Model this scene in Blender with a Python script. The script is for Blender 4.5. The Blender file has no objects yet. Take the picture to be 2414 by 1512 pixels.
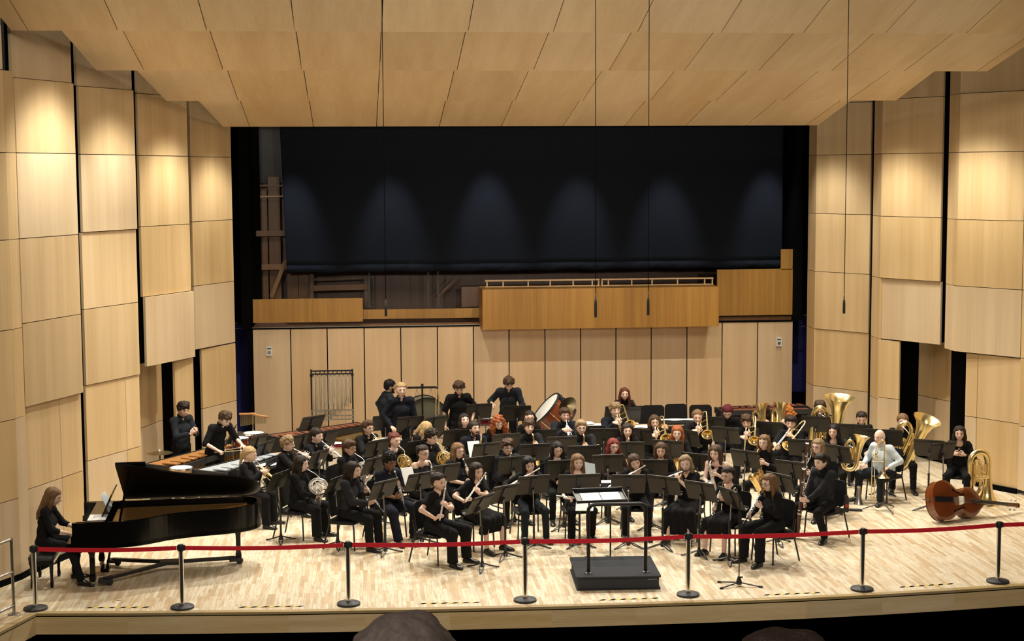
import bpy, math, random
import numpy as np
from mathutils import Vector, Matrix
R = math.radians
random.seed(4)
C = bpy.context.scene.collection
V = Vector

# ------------------------------------------------------------------ camera
F_PX = 3650.0
CAM = V((-3.66, 0.0, 6.1))
_yaw, _pit, _rol = math.atan(357 / F_PX), math.atan(354 / F_PX), R(0.3)
_d = V((math.sin(_yaw) * math.cos(_pit), math.cos(_yaw) * math.cos(_pit), -math.sin(_pit)))
_r0 = V((math.cos(_yaw), -math.sin(_yaw), 0))
_u0 = _r0.cross(_d)
_r = _r0 * math.cos(_rol) - _u0 * math.sin(_rol)
_u = _u0 * math.cos(_rol) + _r0 * math.sin(_rol)
cd = bpy.data.cameras.new('camera'); cam = bpy.data.objects.new('camera', cd); C.objects.link(cam)
cam.matrix_world = Matrix(((_r.x, _u.x, -_d.x, CAM.x), (_r.y, _u.y, -_d.y, CAM.y), (_r.z, _u.z, -_d.z, CAM.z), (0, 0, 0, 1)))
cd.sensor_fit = 'HORIZONTAL'; cd.sensor_width = 36; cd.lens = 36 * F_PX / 2414; cd.clip_end = 200; cd.clip_start = .1
bpy.context.scene.camera = cam


def ray(px, py):
    return _d * F_PX + _r * (px - 1207) - _u * (py - 756)


def atz(px, py, z=0.0):
    """the place at height z that the photograph shows at a pixel"""
    q = ray(px, py); return CAM + q * ((z - CAM.z) / q.z)


def aty(px, py, y):
    q = ray(px, py); return CAM + q * ((y - CAM.y) / q.y)


# ------------------------------------------------------------------ tagging
def tag(o, label=None, cat=None, group=None, kind=None):
    if label: o['label'] = label
    if cat: o['category'] = cat
    if group: o['group'] = group
    if kind: o['kind'] = kind
    return o


def empty(name, loc=(0, 0, 0), rz=0.0, label=None, cat=None, group=None, mat=None):
    o = bpy.data.objects.new(name, None); C.objects.link(o)
    o.empty_display_size = .1
    if mat is not None: o.matrix_world = mat
    else: o.location = loc; o.rotation_euler = (0, 0, rz)
    return tag(o, label, cat, group)


def link(name, me, parent=None, label=None, mat=None):
    o = bpy.data.objects.new(name, me); C.objects.link(o)
    if parent is not None: o.parent = parent
    if label: o['label'] = label
    if mat is not None: o.matrix_basis = mat
    return o


def kids(o):
    return [c for c in bpy.data.objects if c.parent is o]


# ------------------------------------------------------------------ materials
def _mat(name):
    m = bpy.data.materials.new(name); m.use_nodes = True
    nt = m.node_tree; b = nt.nodes['Principled BSDF']
    return m, nt, b


def plain(name, col, rough=.5, metal=0.0, spec=.5, coat=0.0, noise=0.0, nscale=30.0, bump=0.0, bscale=60.0):
    m, nt, b = _mat(name)
    b.inputs['Base Color'].default_value = (*col, 1); b.inputs['Roughness'].default_value = rough
    b.inputs['Metallic'].default_value = metal; b.inputs['Specular IOR Level'].default_value = spec
    b.inputs['Coat Weight'].default_value = coat
    tc = nt.nodes.new('ShaderNodeTexCoord')
    if noise:
        n = nt.nodes.new('ShaderNodeTexNoise'); n.inputs['Scale'].default_value = nscale; n.inputs['Detail'].default_value = 3
        nt.links.new(tc.outputs['Object'], n.inputs['Vector'])
        mx = nt.nodes.new('ShaderNodeMix'); mx.data_type = 'RGBA'
        mx.inputs['A'].default_value = (*[c * (1 - noise) for c in col], 1); mx.inputs['B'].default_value = (*[min(1, c * (1 + noise)) for c in col], 1)
        nt.links.new(n.outputs['Fac'], mx.inputs['Factor']); nt.links.new(mx.outputs['Result'], b.inputs['Base Color'])
    if bump:
        n2 = nt.nodes.new('ShaderNodeTexNoise'); n2.inputs['Scale'].default_value = bscale; n2.inputs['Detail'].default_value = 2
        nt.links.new(tc.outputs['Object'], n2.inputs['Vector'])
        bp = nt.nodes.new('ShaderNodeBump'); bp.inputs['Strength'].default_value = bump; bp.inputs['Distance'].default_value = .02
        nt.links.new(n2.outputs['Fac'], bp.inputs['Height']); nt.links.new(bp.outputs['Normal'], b.inputs['Normal'])
    return m


def wood(name, ca, cb, scale=(5, 5, .12), rough=.42, island=.10, detail=4.0, fine=.35, spec=.35):
    """veneer: streaks along the axis with the small scale, each panel (mesh island) a little lighter or darker"""
    m, nt, b = _mat(name)
    N, L = nt.nodes.new, nt.links.new
    tc = N('ShaderNodeTexCoord'); mp = N('ShaderNodeMapping'); mp.inputs['Scale'].default_value = scale
    L(tc.outputs['Object'], mp.inputs['Vector'])
    geo = N('ShaderNodeNewGeometry')
    ad = N('ShaderNodeVectorMath'); ad.operation = 'MULTIPLY_ADD'
    ad.inputs[1].default_value = (1, 1, 1)
    sc = N('ShaderNodeMath'); sc.operation = 'MULTIPLY'; sc.inputs[1].default_value = 40
    L(geo.outputs['Random Per Island'], sc.inputs[0])
    L(mp.outputs['Vector'], ad.inputs[0]); L(sc.outputs[0], ad.inputs[2])
    n1 = N('ShaderNodeTexNoise'); n1.inputs['Scale'].default_value = 1; n1.inputs['Detail'].default_value = detail; n1.inputs['Roughness'].default_value = .55
    L(ad.outputs['Vector'], n1.inputs['Vector'])
    n2 = N('ShaderNodeTexNoise'); n2.inputs['Scale'].default_value = 9; n2.inputs['Detail'].default_value = 3
    L(ad.outputs['Vector'], n2.inputs['Vector'])
    mm = N('ShaderNodeMath'); mm.operation = 'MULTIPLY_ADD'; mm.inputs[1].default_value = fine
    L(n2.outputs['Fac'], mm.inputs[0]); L(n1.outputs['Fac'], mm.inputs[2])
    rm = N('ShaderNodeMapRange'); rm.inputs['From Min'].default_value = .35 + fine * .35; rm.inputs['From Max'].default_value = .65 + fine * .65
    L(mm.outputs[0], rm.inputs['Value'])
    mx = N('ShaderNodeMix'); mx.data_type = 'RGBA'
    mx.inputs['A'].default_value = (*ca, 1); mx.inputs['B'].default_value = (*cb, 1)
    L(rm.outputs['Result'], mx.inputs['Factor'])
    hs = N('ShaderNodeHueSaturation')
    v = N('ShaderNodeMapRange'); v.inputs['To Min'].default_value = 1 - island; v.inputs['To Max'].default_value = 1 + island
    L(geo.outputs['Random Per Island'], v.inputs['Value']); L(v.outputs['Result'], hs.inputs['Value'])
    m1 = N('ShaderNodeMath'); m1.operation = 'MULTIPLY'; m1.inputs[1].default_value = 7.31; m2 = N('ShaderNodeMath'); m2.operation = 'FRACT'
    L(geo.outputs['Random Per Island'], m1.inputs[0]); L(m1.outputs[0], m2.inputs[0])
    sa = N('ShaderNodeMapRange'); sa.inputs['To Min'].default_value = 1 - island * 1.6; sa.inputs['To Max'].default_value = 1 + island * 1.8
    L(m2.outputs[0], sa.inputs['Value']); L(sa.outputs['Result'], hs.inputs['Saturation'])
    L(mx.outputs['Result'], hs.inputs['Color']); L(hs.outputs['Color'], b.inputs['Base Color'])
    b.inputs['Roughness'].default_value = rough; b.inputs['Specular IOR Level'].default_value = spec
    return m


def floor_mat():
    m, nt, b = _mat('maple_strip_floor'); N, L = nt.nodes.new, nt.links.new
    tc = N('ShaderNodeTexCoord'); sp = N('ShaderNodeSeparateXYZ'); cb = N('ShaderNodeCombineXYZ')
    L(tc.outputs['Object'], sp.inputs['Vector']); L(sp.outputs['Y'], cb.inputs['X']); L(sp.outputs['X'], cb.inputs['Y'])
    br = N('ShaderNodeTexBrick'); br.offset = .37; br.offset_frequency = 3; br.squash = 1
    br.inputs['Scale'].default_value = 1; br.inputs['Brick Width'].default_value = .60; br.inputs['Row Height'].default_value = .055
    br.inputs['Mortar Size'].default_value = .0012; br.inputs['Mortar Smooth'].default_value = .3; br.inputs['Bias'].default_value = -.12
    br.inputs['Color1'].default_value = (0, 0, 0, 1); br.inputs['Color2'].default_value = (1, 1, 1, 1); br.inputs['Mortar'].default_value = (.55, .55, .55, 1)
    L(cb.outputs['Vector'], br.inputs['Vector'])
    # long grain, shifted from strip to strip
    mp = N('ShaderNodeMapping'); mp.inputs['Scale'].default_value = (48, 2.6, 1); L(tc.outputs['Object'], mp.inputs['Vector'])
    ad = N('ShaderNodeVectorMath'); ad.operation = 'ADD'; L(mp.outputs['Vector'], ad.inputs[0])
    m7 = N('ShaderNodeVectorMath'); m7.operation = 'SCALE'; m7.inputs['Scale'].default_value = 13; L(br.outputs['Color'], m7.inputs[0]); L(m7.outputs['Vector'], ad.inputs[1])
    n1 = N('ShaderNodeTexNoise'); n1.inputs['Scale'].default_value = 1; n1.inputs['Detail'].default_value = 4; n1.inputs['Roughness'].default_value = .6; n1.inputs['Distortion'].default_value = .6
    L(ad.outputs['Vector'], n1.inputs['Vector'])
    r1 = N('ShaderNodeValToRGB'); e = r1.color_ramp.elements
    e[0].position = 0; e[0].color = (.80, .72, .56, 1); e[1].position = 1; e[1].color = (.47, .34, .20, 1)
    e2 = r1.color_ramp.elements.new(.45); e2.color = (.73, .635, .465, 1)
    e2 = r1.color_ramp.elements.new(.75); e2.color = (.64, .50, .32, 1)
    L(br.outputs['Color'], r1.inputs['Fac'])
    r2 = N('ShaderNodeMapRange'); r2.inputs['From Min'].default_value = .47; r2.inputs['From Max'].default_value = .68; r2.inputs['To Max'].default_value = .75
    L(n1.outputs['Fac'], r2.inputs['Value'])
    mx = N('ShaderNodeMix'); mx.data_type = 'RGBA'; mx.inputs['B'].default_value = (.44, .31, .18, 1)
    L(r2.outputs['Result'], mx.inputs['Factor']); L(r1.outputs['Color'], mx.inputs['A'])
    mx2 = N('ShaderNodeMix'); mx2.data_type = 'RGBA'; mx2.blend_type = 'MULTIPLY'; mx2.inputs['B'].default_value = (.55, .45, .35, 1)
    mf = N('ShaderNodeMath'); mf.operation = 'MULTIPLY'; mf.inputs[1].default_value = .7
    L(br.outputs['Fac'], mf.inputs[0]); L(mf.outputs[0], mx2.inputs['Factor']); L(mx.outputs['Result'], mx2.inputs['A'])
    L(mx2.outputs['Result'], b.inputs['Base Color'])
    b.inputs['Roughness'].default_value = .42; b.inputs['Specular IOR Level'].default_value = .35
    return m


M = {}
M['panel'] = wood('maple_veneer_wall', (.67, .505, .31), (.56, .40, .225), (4, 4, .10), island=.09)
M['ceil'] = wood('maple_veneer_ceiling', (.84, .65, .405), (.72, .52, .295), (3.2, .3, .3), island=.06)
M['backpanel'] = wood('maple_veneer_back', (.71, .52, .325), (.625, .435, .255), (5, 5, .12), island=.05)
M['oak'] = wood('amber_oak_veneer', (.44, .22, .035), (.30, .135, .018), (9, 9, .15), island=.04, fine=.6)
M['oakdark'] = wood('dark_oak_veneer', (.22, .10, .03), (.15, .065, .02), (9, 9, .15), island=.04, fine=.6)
M['brownwood'] = wood('brown_chamber_wood', (.16, .075, .035), (.11, .05, .025), (6, 6, .3), island=.2)
M['fascia'] = wood('oak_stage_fascia', (.80, .61, .36), (.64, .46, .24), (.5, .5, 9), island=.06, fine=.5)
M['nosing'] = wood('oak_stage_nosing', (.46, .345, .17), (.38, .27, .12), (.4, .4, 9), island=.04)
M['floor'] = floor_mat()
M['black'] = plain('matte_black', (.003, .003, .003), .95, spec=.05)
M['seam'] = plain('dark_joint', (.02, .014, .01), .9, spec=.1)
M['navy'] = plain('blue_lit_backstage', (.035, .035, .15), .9, spec=.1)  # blue backstage light put into the base colour
M['greywall'] = plain('grey_plaster', (.10, .095, .09), .9, noise=.1)
M['curtain'] = plain('black_velour', (.0075, .0095, .0145), .95, spec=.15, bump=.25, bscale=25)
M['steel'] = plain('polished_steel', (.78, .77, .74), .17, .95)
M['satin'] = plain('satin_steel', (.45, .44, .42), .35, 1.0)
M['rubber'] = plain('black_rubber', (.018, .019, .022), .6)
M['chair'] = plain('black_chair_shell', (.006, .006, .007), .55, spec=.25)
M['alu'] = plain('brushed_aluminium_bars', (.52, .57, .62), .4, .3)
M['red'] = plain('red_belt_webbing', (.80, .018, .035), .6, noise=.1, nscale=60)
M['blackmetal'] = plain('black_painted_metal', (.012, .012, .013), .4)
M['stand'] = plain('dark_bronze_stand_paint', (.033, .0285, .023), .45, spec=.4)
M['bassoonwood'] = plain('dark_maple_stain', (.055, .014, .008), .25, coat=.3)
M['carpet'] = plain('charcoal_carpet', (.046, .049, .055), .95, noise=.25, nscale=120, spec=.1)
M['paper'] = plain('white_paper', (.80, .82, .82), .8)
M['paper2'] = plain('blue_white_paper', (.52, .60, .64), .8)
M['white'] = plain('white_plastic', (.75, .74, .70), .5)
M['yellow'] = plain('yellow_tape', (.75, .55, .10), .6)
M['dark'] = plain('dark_grey_plastic', (.02, .02, .022), .5)
M['brass'] = plain('lacquered_brass', (.92, .74, .36), .24, .9)
M['gold'] = plain('gold_lacquer', (.92, .68, .32), .24, .9)
M['silver'] = plain('silver_plate', (.95, .95, .95), .28, .8)
M['pianoblack'] = plain('polished_ebony', (.004, .004, .004), .16, spec=.28)
M['ebony'] = plain('black_ebony', (.012, .011, .012), .3)
M['ivory'] = plain('ivory_keys', (.80, .78, .70), .35)
M['pianogold'] = plain('gold_iron_frame', (.30, .165, .05), .4, .7)
M['lid'] = plain('black_lid', (.004, .004, .004), .38, spec=.15)
M['redwood'] = plain('redbrown_lacquer', (.20, .045, .015), .22, coat=.3, noise=.35, nscale=5)
M['bassw'] = plain('double_bass_varnish', (.15, .038, .009), .2, coat=.4, noise=.4, nscale=4)
M['rosewood'] = plain('rosewood_bar', (.22, .075, .04), .35, noise=.3, nscale=14)
M['padauk'] = plain('padauk_bar', (.42, .19, .06), .35, noise=.25, nscale=14)
M['drumhead'] = plain('white_drum_head', (.78, .77, .74), .6)
M['amber'] = plain('amber_drum_shell', (.62, .27, .03), .25, coat=.4, noise=.3, nscale=8)
M['maroon'] = plain('maroon_drum_shell', (.16, .012, .02), .25, coat=.4)
M['bronze'] = plain('cymbal_bronze', (.62, .50, .26), .3, 1.0)
M['olive'] = plain('olive_drum_cover', (.10, .095, .055), .7)
M['tan'] = plain('tan_wood', (.55, .36, .18), .5, noise=.2, nscale=10)


# ------------------------------------------------------------------ mesh helpers
def frame_of(d, up=None):
    d = V(d).normalized()
    up = V(up) if up is not None else (V((0, 0, 1)) if abs(d.z) < .95 else V((1, 0, 0)))
    x = d.cross(up).normalized(); z = x.cross(d).normalized()
    return x, d, z          # x = right, y = along d, z = up


def mat_from(o, d, up=None):
    x, y, z = frame_of(d, up)
    return Matrix(((x.x, y.x, z.x, o[0]), (x.y, y.y, z.y, o[1]), (x.z, y.z, z.z, o[2]), (0, 0, 0, 1)))


def smooth_path(pts, n=4):
    """Catmull-Rom through the points"""
    p = [V(q) for q in pts]
    if len(p) < 3: return p
    out = []
    for i in range(len(p) - 1):
        a = p[i - 1] if i else p[0] * 2 - p[1]; b, c = p[i], p[i + 1]
        d = p[i + 2] if i + 2 < len(p) else c * 2 - b
        for k in range(n):
            t = k / n
            out.append(.5 * ((2 * b) + (c - a) * t + (2 * a - 5 * b + 4 * c - d) * t * t + (3 * b - a - 3 * c + d) * t ** 3))
    out.append(p[-1]); return out


def lerps(r, n):
    if isinstance(r, (int, float)): return [r] * n
    m = len(r); out = []
    for i in range(n):
        t = i / max(1, n - 1) * (m - 1); k = min(int(t), m - 2); out.append(r[k] + (r[k + 1] - r[k]) * (t - k))
    return out


class MB:
    def __init__(s): s.v, s.f, s.m = [], [], []

    def add(s, vs, fs, mi=0):
        b = len(s.v); s.v.extend(tuple(q) for q in vs); s.f.extend(tuple(i + b for i in f) for f in fs); s.m.extend([mi] * len(fs)); return s

    def box(s, c, size, rot=None, mi=0, taper=1.0):
        hx, hy, hz = [q / 2 for q in size]; vs = []
        for z in (-1, 1):
            k = taper if z > 0 else 1
            for x, y in ((-1, -1), (1, -1), (1, 1), (-1, 1)): vs.append(V((x * hx * k, y * hy * k, z * hz)))
        if rot is not None: vs = [rot @ q for q in vs]
        c = V(c)
        return s.add([q + c for q in vs], [(3, 2, 1, 0), (4, 5, 6, 7), (0, 1, 5, 4), (1, 2, 6, 5), (2, 3, 7, 6), (3, 0, 4, 7)], mi)

    def bar(s, a, b, w, h, up=None, mi=0):
        a, b = V(a), V(b); x, y, z = frame_of(b - a, up)
        r = Matrix((x, y, z)).transposed()
        return s.box((a + b) / 2, (w, (b - a).length, h), r, mi)

    def tube(s, pts, r, seg=8, mi=0, cap=True, sm=0, ring_scale=None, closed=False):
        pts = smooth_path(pts, sm) if sm else [V(q) for q in pts]
        n = len(pts); rs = lerps(r, n); vs, fs = [], []
        t0 = (pts[1] - pts[0]).normalized()
        nx = t0.orthogonal().normalized()
        for i in range(n):
            if closed: t = (pts[(i + 1) % n] - pts[i - 1])
            else: t = pts[min(i + 1, n - 1)] - pts[max(i - 1, 0)]
            t = t.normalized() if t.length > 1e-9 else t0
            nx = nx - t * nx.dot(t)
            nx = nx.normalized() if nx.length > 1e-6 else t.orthogonal().normalized()
            ny = t.cross(nx)
            for k in range(seg):
                a = 2 * math.pi * k / seg
                vs.append(pts[i] + (nx * math.cos(a) + ny * math.sin(a)) * rs[i])
        last = n if closed else n - 1
        for i in range(last):
            j = (i + 1) % n
            for k in range(seg):
                k2 = (k + 1) % seg
                fs.append((i * seg + k, i * seg + k2, j * seg + k2, j * seg + k))
        if cap and not closed:
            fs.append(tuple(range(seg - 1, -1, -1))); fs.append(tuple((n - 1) * seg + k for k in range(seg)))
        return s.add(vs, fs, mi)

    def lathe(s, prof, o=(0, 0, 0), d=(0, 0, 1), seg=16, mi=0, up=None):
        """profile of (radius, height) turned about the axis d"""
        x, y, z = frame_of(d, up); o = V(o); vs, fs = [], []
        for r, h in prof:
            for k in range(seg):
                a = 2 * math.pi * k / seg
                vs.append(o + y * h + (x * math.cos(a) + z * math.sin(a)) * max(r, 1e-5))
        for i in range(len(prof) - 1):
            for k in range(seg):
                k2 = (k + 1) % seg; fs.append((i * seg + k, i * seg + k2, (i + 1) * seg + k2, (i + 1) * seg + k))
        return s.add(vs, fs, mi)

    def cyl(s, a, b, r, seg=10, mi=0): return s.tube([a, b], r, seg, mi)

    def ell(s, c, rad, rot=None, nu=12, nv=8, mi=0):
        vs, fs = [], []; c = V(c)
        for j in range(nv + 1):
            p = math.pi * j / nv
            for i in range(nu):
                a = 2 * math.pi * i / nu
                q = V((rad[0] * math.sin(p) * math.cos(a), rad[1] * math.sin(p) * math.sin(a), rad[2] * math.cos(p)))
                vs.append(c + (rot @ q if rot is not None else q))
        for j in range(nv):
            for i in range(nu):
                k = (i + 1) % nu; fs.append((j * nu + i, (j + 1) * nu + i, (j + 1) * nu + k, j * nu + k))
        return s.add(vs, fs, mi)

    def prism(s, poly, a, b, mi=0):
        """outline (x, y) pairs extruded between the two z values"""
        n = len(poly); vs = [(x, y, a) for x, y in poly] + [(x, y, b) for x, y in poly]
        fs = [tuple(range(n - 1, -1, -1)), tuple(range(n, 2 * n))] + [(i, (i + 1) % n, n + (i + 1) % n, n + i) for i in range(n)]
        return s.add(vs, fs, mi)

    def slab(s, quad, th, mi=0):
        """quad given in the order seen from its front; thickness goes to the back"""
        q = [V(p) for p in quad]; nrm = (q[1] - q[0]).cross(q[3] - q[0]).normalized()
        back = [p - nrm * th for p in q]; n = len(q)
        fs = [tuple(range(n)), tuple(range(2 * n - 1, n - 1, -1))] + [(i, n + i, n + (i + 1) % n, (i + 1) % n) for i in range(n)]
        return s.add(q + back, fs, mi)

    def xf(s, m):
        s.v = [tuple(m @ V(q)) for q in s.v]; return s

    def join(s, o, mi=None):
        b = len(s.v); s.v.extend(o.v); s.f.extend(tuple(i + b for i in f) for f in o.f); s.m.extend(o.m if mi is None else [mi] * len(o.f)); return s

    def mesh(s, name, mats, smooth=True, angle=None):
        me = bpy.data.meshes.new(name); me.from_pydata(s.v, [], s.f)
        for m in (mats if isinstance(mats, (list, tuple)) else [mats]): me.materials.append(m)
        if any(s.m): me.polygons.foreach_set('material_index', s.m)
        me.polygons.foreach_set('use_smooth', [bool(smooth)] * len(s.f))
        if smooth and angle: me.set_sharp_from_angle(angle=R(angle))
        me.update(); return me

    def build(s, name, mats, parent=None, smooth=True, angle=35, label=None, mat=None):
        return link(name, s.mesh(name, mats, smooth, angle), parent, label, mat)


def structure(name, mb, mats, smooth=False):
    o = mb.build(name, mats, None, smooth); o['kind'] = 'structure'; return o


# ------------------------------------------------------------------ stage floor and front
EDGE_PX = [(-140, 1570), (0, 1491), (85, 1447), (300, 1446.5), (480, 1445), (680, 1443), (860, 1440), (1060, 1436.5), (1300, 1431), (1500, 1425.5), (1700, 1419), (1900, 1411), (2080, 1402), (2250, 1392), (2414, 1381), (2600, 1366)]
edge = [atz(x, y) for x, y in EDGE_PX]
mb = MB()
poly = [(p.x, p.y) for p in edge] + [(12, edge[-1].y), (12, 39), (-12, 39), (-12, edge[0].y)]
mb.prism(poly, -.03, 0)
structure('floor', mb, M['floor'])
mb = MB(); mb2 = MB()
for a, b in zip(edge, edge[1:]):
    n = V((b.y - a.y, a.x - b.x, 0)).normalized()            # towards the audience
    mb.add([a + n * .014, b + n * .014, b + n * .014 + V((0, 0, -.036)), a + n * .014 + V((0, 0, -.036)), a - n * .1, b - n * .1], [(0, 3, 2, 1), (0, 1, 5, 4)])
    z0, z1 = -.050, -.30
    mb2.add([a + V((0, 0, z0)), b + V((0, 0, z0)), b + V((0, 0, z1)), a + V((0, 0, z1))], [(0, 3, 2, 1)])
for v in range(len(mb.v)):
    x, y, z = mb.v[v]; mb.v[v] = (x, y, z + .004)
structure('trim_1', mb, M['nosing'])
structure('wall_front', mb2, M['fascia'])
mb = MB()
mb.add([(-14, 2, -1.6), (14, 2, -1.6), (14, 40, -1.6), (-14, 40, -1.6)], [(0, 1, 2, 3)])
mb.box((0, 25.5, -.9), (26, .05, 1.6))
structure('floor_pit', mb, M['black'])

# ------------------------------------------------------------------ shell walls
LEV = [0.0, 1.30, 2.575, 3.845, 5.12, 6.40, 7.51, 9.4]


def tower(name, p0, p1, rows, splits=None, skip=(), insets=None, z0=.09, gap=.012, hi=None, th=.05):
    """one veneered shell tower from floor point p0 to p1 as seen left to right; panels rise between the joint heights"""
    a, b = V((p0[0], p0[1], 0)), V((p1[0], p1[1], 0)); e = (b - a); w = e.length; e = e / w
    n = V((e.y, -e.x, 0)); mb = MB()
    lv = rows
    for k in range(len(lv) - 1):
        if k in skip: continue
        lo = (z0 if k == 0 else lv[k]) + gap / 2; up = lv[k + 1] - gap / 2
        cuts = [0, 1]
        if splits and k in splits: cuts = [0, *splits[k], 1]
        o = n * (-(insets or {}).get(k, 0.0))
        for c0, c1 in zip(cuts, cuts[1:]):
            if c0 is None or c1 is None: continue
            s, t = a + e * (w * c0 + (gap / 2 if c0 else 0)) + o, a + e * (w * c1 - (gap / 2 if c1 < 1 else 0)) + o
            mb.slab([s + V((0, 0, lo)), t + V((0, 0, lo)), t + V((0, 0, up)), s + V((0, 0, up))], th)
    return structure(name, mb, M['panel'])


def fl(px, py, y):
    p = aty(px, py, y); return (p.x, p.y)


LW = [(fl(62, 1000, 23.76), fl(195.5, 900, 25.24)), (fl(207, 900, 26.07), fl(331, 800, 27.4)), (fl(339, 780, 28.5), fl(453.5, 780, 29.9)), (fl(459, 760, 31.1), fl(553.5, 760, 32.4))]
wl = [tower('wall_left', *LW[0], LEV, {0: [.62], 1: [.62]}, insets={0: .05, 1: .05, 6: .03})]
wl.append(tower('wall_left', *LW[1], LEV, {0: [.73], 1: [.73]}, insets={0: .05, 1: .05, 2: .03, 3: .03, 6: .03}, skip=()))
wl.append(tower('wall_left', *LW[2], LEV, insets={2: -.05}, skip=(0, 1)))
wl.append(tower('wall_left', *LW[3], LEV, insets={0: .06, 1: .06}, skip=(0, 1)))
# the parts of the third and fourth towers at floor level
tower('wall_left', fl(414, 960, 29.42), LW[2][1], [0, 1.35, 2.56])
tower('wall_left', fl(477, 900, 31.35), LW[3][1], [0, 1.35, 2.56])
# short bevels on the audience side
sA = fl(37, 1000, 23.45); sA2 = (LW[0][0][0] - .01, LW[0][0][1] - .01)
tower('wall_left', sA, sA2, [0, 2.45, 3.79, 5.12, 6.40, 7.6], gap=.008)
tower('wall_left', fl(-150, 1000, 22.0), (sA[0] - .0, sA[1] - .01), [0, 1.25, 2.45, 3.79, 5.12, 6.40, 7.6, 9.4], gap=.012)
tower('wall_left', fl(317, 1000, 29.0), fl(384, 1000, 30.2), [0, 1.32, 2.56])                     # recess by the stage door

RW = [(fl(2256, 600, 28.72), fl(2411, 600, 27.55)), (fl(2076, 560, 31.1), fl(2217, 560, 29.8)), (fl(1921, 700, 33.3), fl(2048, 700, 32.15))]
tower('wall_right', *RW[0], LEV, {}, skip=(0, 1), insets={6: .03})
tower('wall_right', *RW[1], LEV, {}, skip=(0, 1), insets={3: .0, 2: .05})
tower('wall_right', *RW[2], LEV, {}, insets={2: .0, 1: .02, 0: .02})
tower('wall_right', fl(2272, 1000, 28.6), RW[0][1], [0, 1.33, 2.56], {0: [.22], 1: [.22]}, insets={0: .03, 1: .03})
tower('wall_right', RW[1][0], fl(2119, 900, 30.72), [0, 1.35, 2.56])
tower('wall_right', (RW[0][1][0] + .01, RW[0][1][1] - .01), (RW[0][1][0] + .5, RW[0][1][1] - 1.9), LEV)     # next tower towards the hall
for (p0, p1), px, yy, sk in ((RW[0], 2231, 29.25, (0, 1)), (RW[1], 2056, 31.65, ()), (RW[2], 1904, 33.9, ())):
    q = fl(px, 620, yy)
    tower('wall_right', q, (p0[0] - .002, p0[1] + .003), LEV, skip=sk, gap=.010)
tower('wall_right', fl(2165, 900, 31.5), fl(2256, 900, 30.3), [0, 1.32, 2.56])                    # recess by the right stage door
# dark voids behind the joints of the shell
mb = MB()
for (p0, p1) in LW + RW:
    a, b = V((*p0, 0)), V((*p1, 0)); e = (b - a).normalized(); n = V((-e.y, e.x, 0)) * .12
    mb.slab([a + n + V((0, 0, 2.62)), b + n + V((0, 0, 2.62)), b + n + V((0, 0, 9.4)), a + n + V((0, 0, 9.4))], .02)
for a, b, z0, z1 in ((fl(180, 600, 26.6), fl(225, 600, 26.6), 0, 9.4), (fl(310, 600, 29.3), fl(372, 600, 29.6), 2.6, 9.4), (fl(430, 600, 31.6), fl(482, 600, 31.8), 0, 9.4), (fl(366, 950, 30.35), fl(430, 950, 30.4), 0, 2.75),
                     (fl(2195, 600, 30.2), fl(2236, 600, 30.0), 2.6, 9.4), (fl(2030, 600, 32.6), fl(2062, 600, 32.4), 0, 9.4), (fl(2100, 960, 31.75), fl(2180, 960, 31.7), 0, 2.7), (fl(2240, 960, 29.4), fl(2285, 960, 29.2), 0, 2.7), (fl(2050, 700, 32.2), fl(2060, 700, 31.9), 0, 9.4)):
    a, b = V((*a, 0)), V((*b, 0)); up = V((0, 0, 1))
    mb.slab([a + up * z0, b + up * z0, b + up * z1, a + up * z1], .02)
structure('wall_void', mb, M['black'])
mb = MB()
for p0, p1 in ((sA, LW[0][0]), LW[0], LW[1], (fl(414, 960, 29.42), LW[2][1]), LW[3], RW[2], (fl(2272, 1000, 28.6), RW[0][1]), (RW[1][0], fl(2119, 900, 30.72)), (fl(2165, 900, 31.5), fl(2256, 900, 30.3)), (fl(317, 1000, 29.0), fl(384, 1000, 30.2)), (fl(-150, 1000, 22.0), sA)):
    a, b = V((*p0, 0)), V((*p1, 0)); e = (b - a).normalized(); n = V((e.y, -e.x, 0)) * .012
    mb.slab([a + n + V((0, 0, .001)), b + n + V((0, 0, .001)), b + n + V((0, 0, .1)), a + n + V((0, 0, .1))], .03)
structure('baseboard_1', mb, M['black'])

# ------------------------------------------------------------------ ceiling clouds (four tilted rows, each of flat veneered panels)
ROWS = [(23.6, 8.18, -8.70, 8.6, 20.6, 9.0, -8.9, 8.8, 1.293), (26.4, 7.78, -7.95, 7.28, 23.72, 8.33, -8.12, 7.3, 1.297), (29.2, 7.40, -7.16, 6.64, 26.5, 7.88, -7.40, 6.50, 1.283), (32.0, 7.01, -6.38, 5.95, 29.28, 7.49, -6.67, 5.9, 1.283)]
for yr, zr, lr, rr, yf, zf, lf, rf, w in ROWS:
    mb = MB(); xs = [-3.29 + w * k for k in range(-5, 10)]
    cuts = [None] + [x for x in xs if max(lr, lf) + .12 < x < min(rr, rf) - .12] + [None]
    for a, b in zip(cuts, cuts[1:]):
        g = .007
        q = [(lr if a is None else a + g, yr, zr), (rr if b is None else b - g, yr, zr), (rf if b is None else b - g, yf, zf), (lf if a is None else a + g, yf, zf)]
        mb.slab(q, .055)
    structure('ceiling', mb, M['ceil'])
mb = MB()
mb.add([(-13, 19, 10.2), (13, 19, 10.2), (13, 39, 10.2), (-13, 39, 10.2)], [(0, 1, 2, 3)])
structure('ceiling_void', mb, M['black'])

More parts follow.
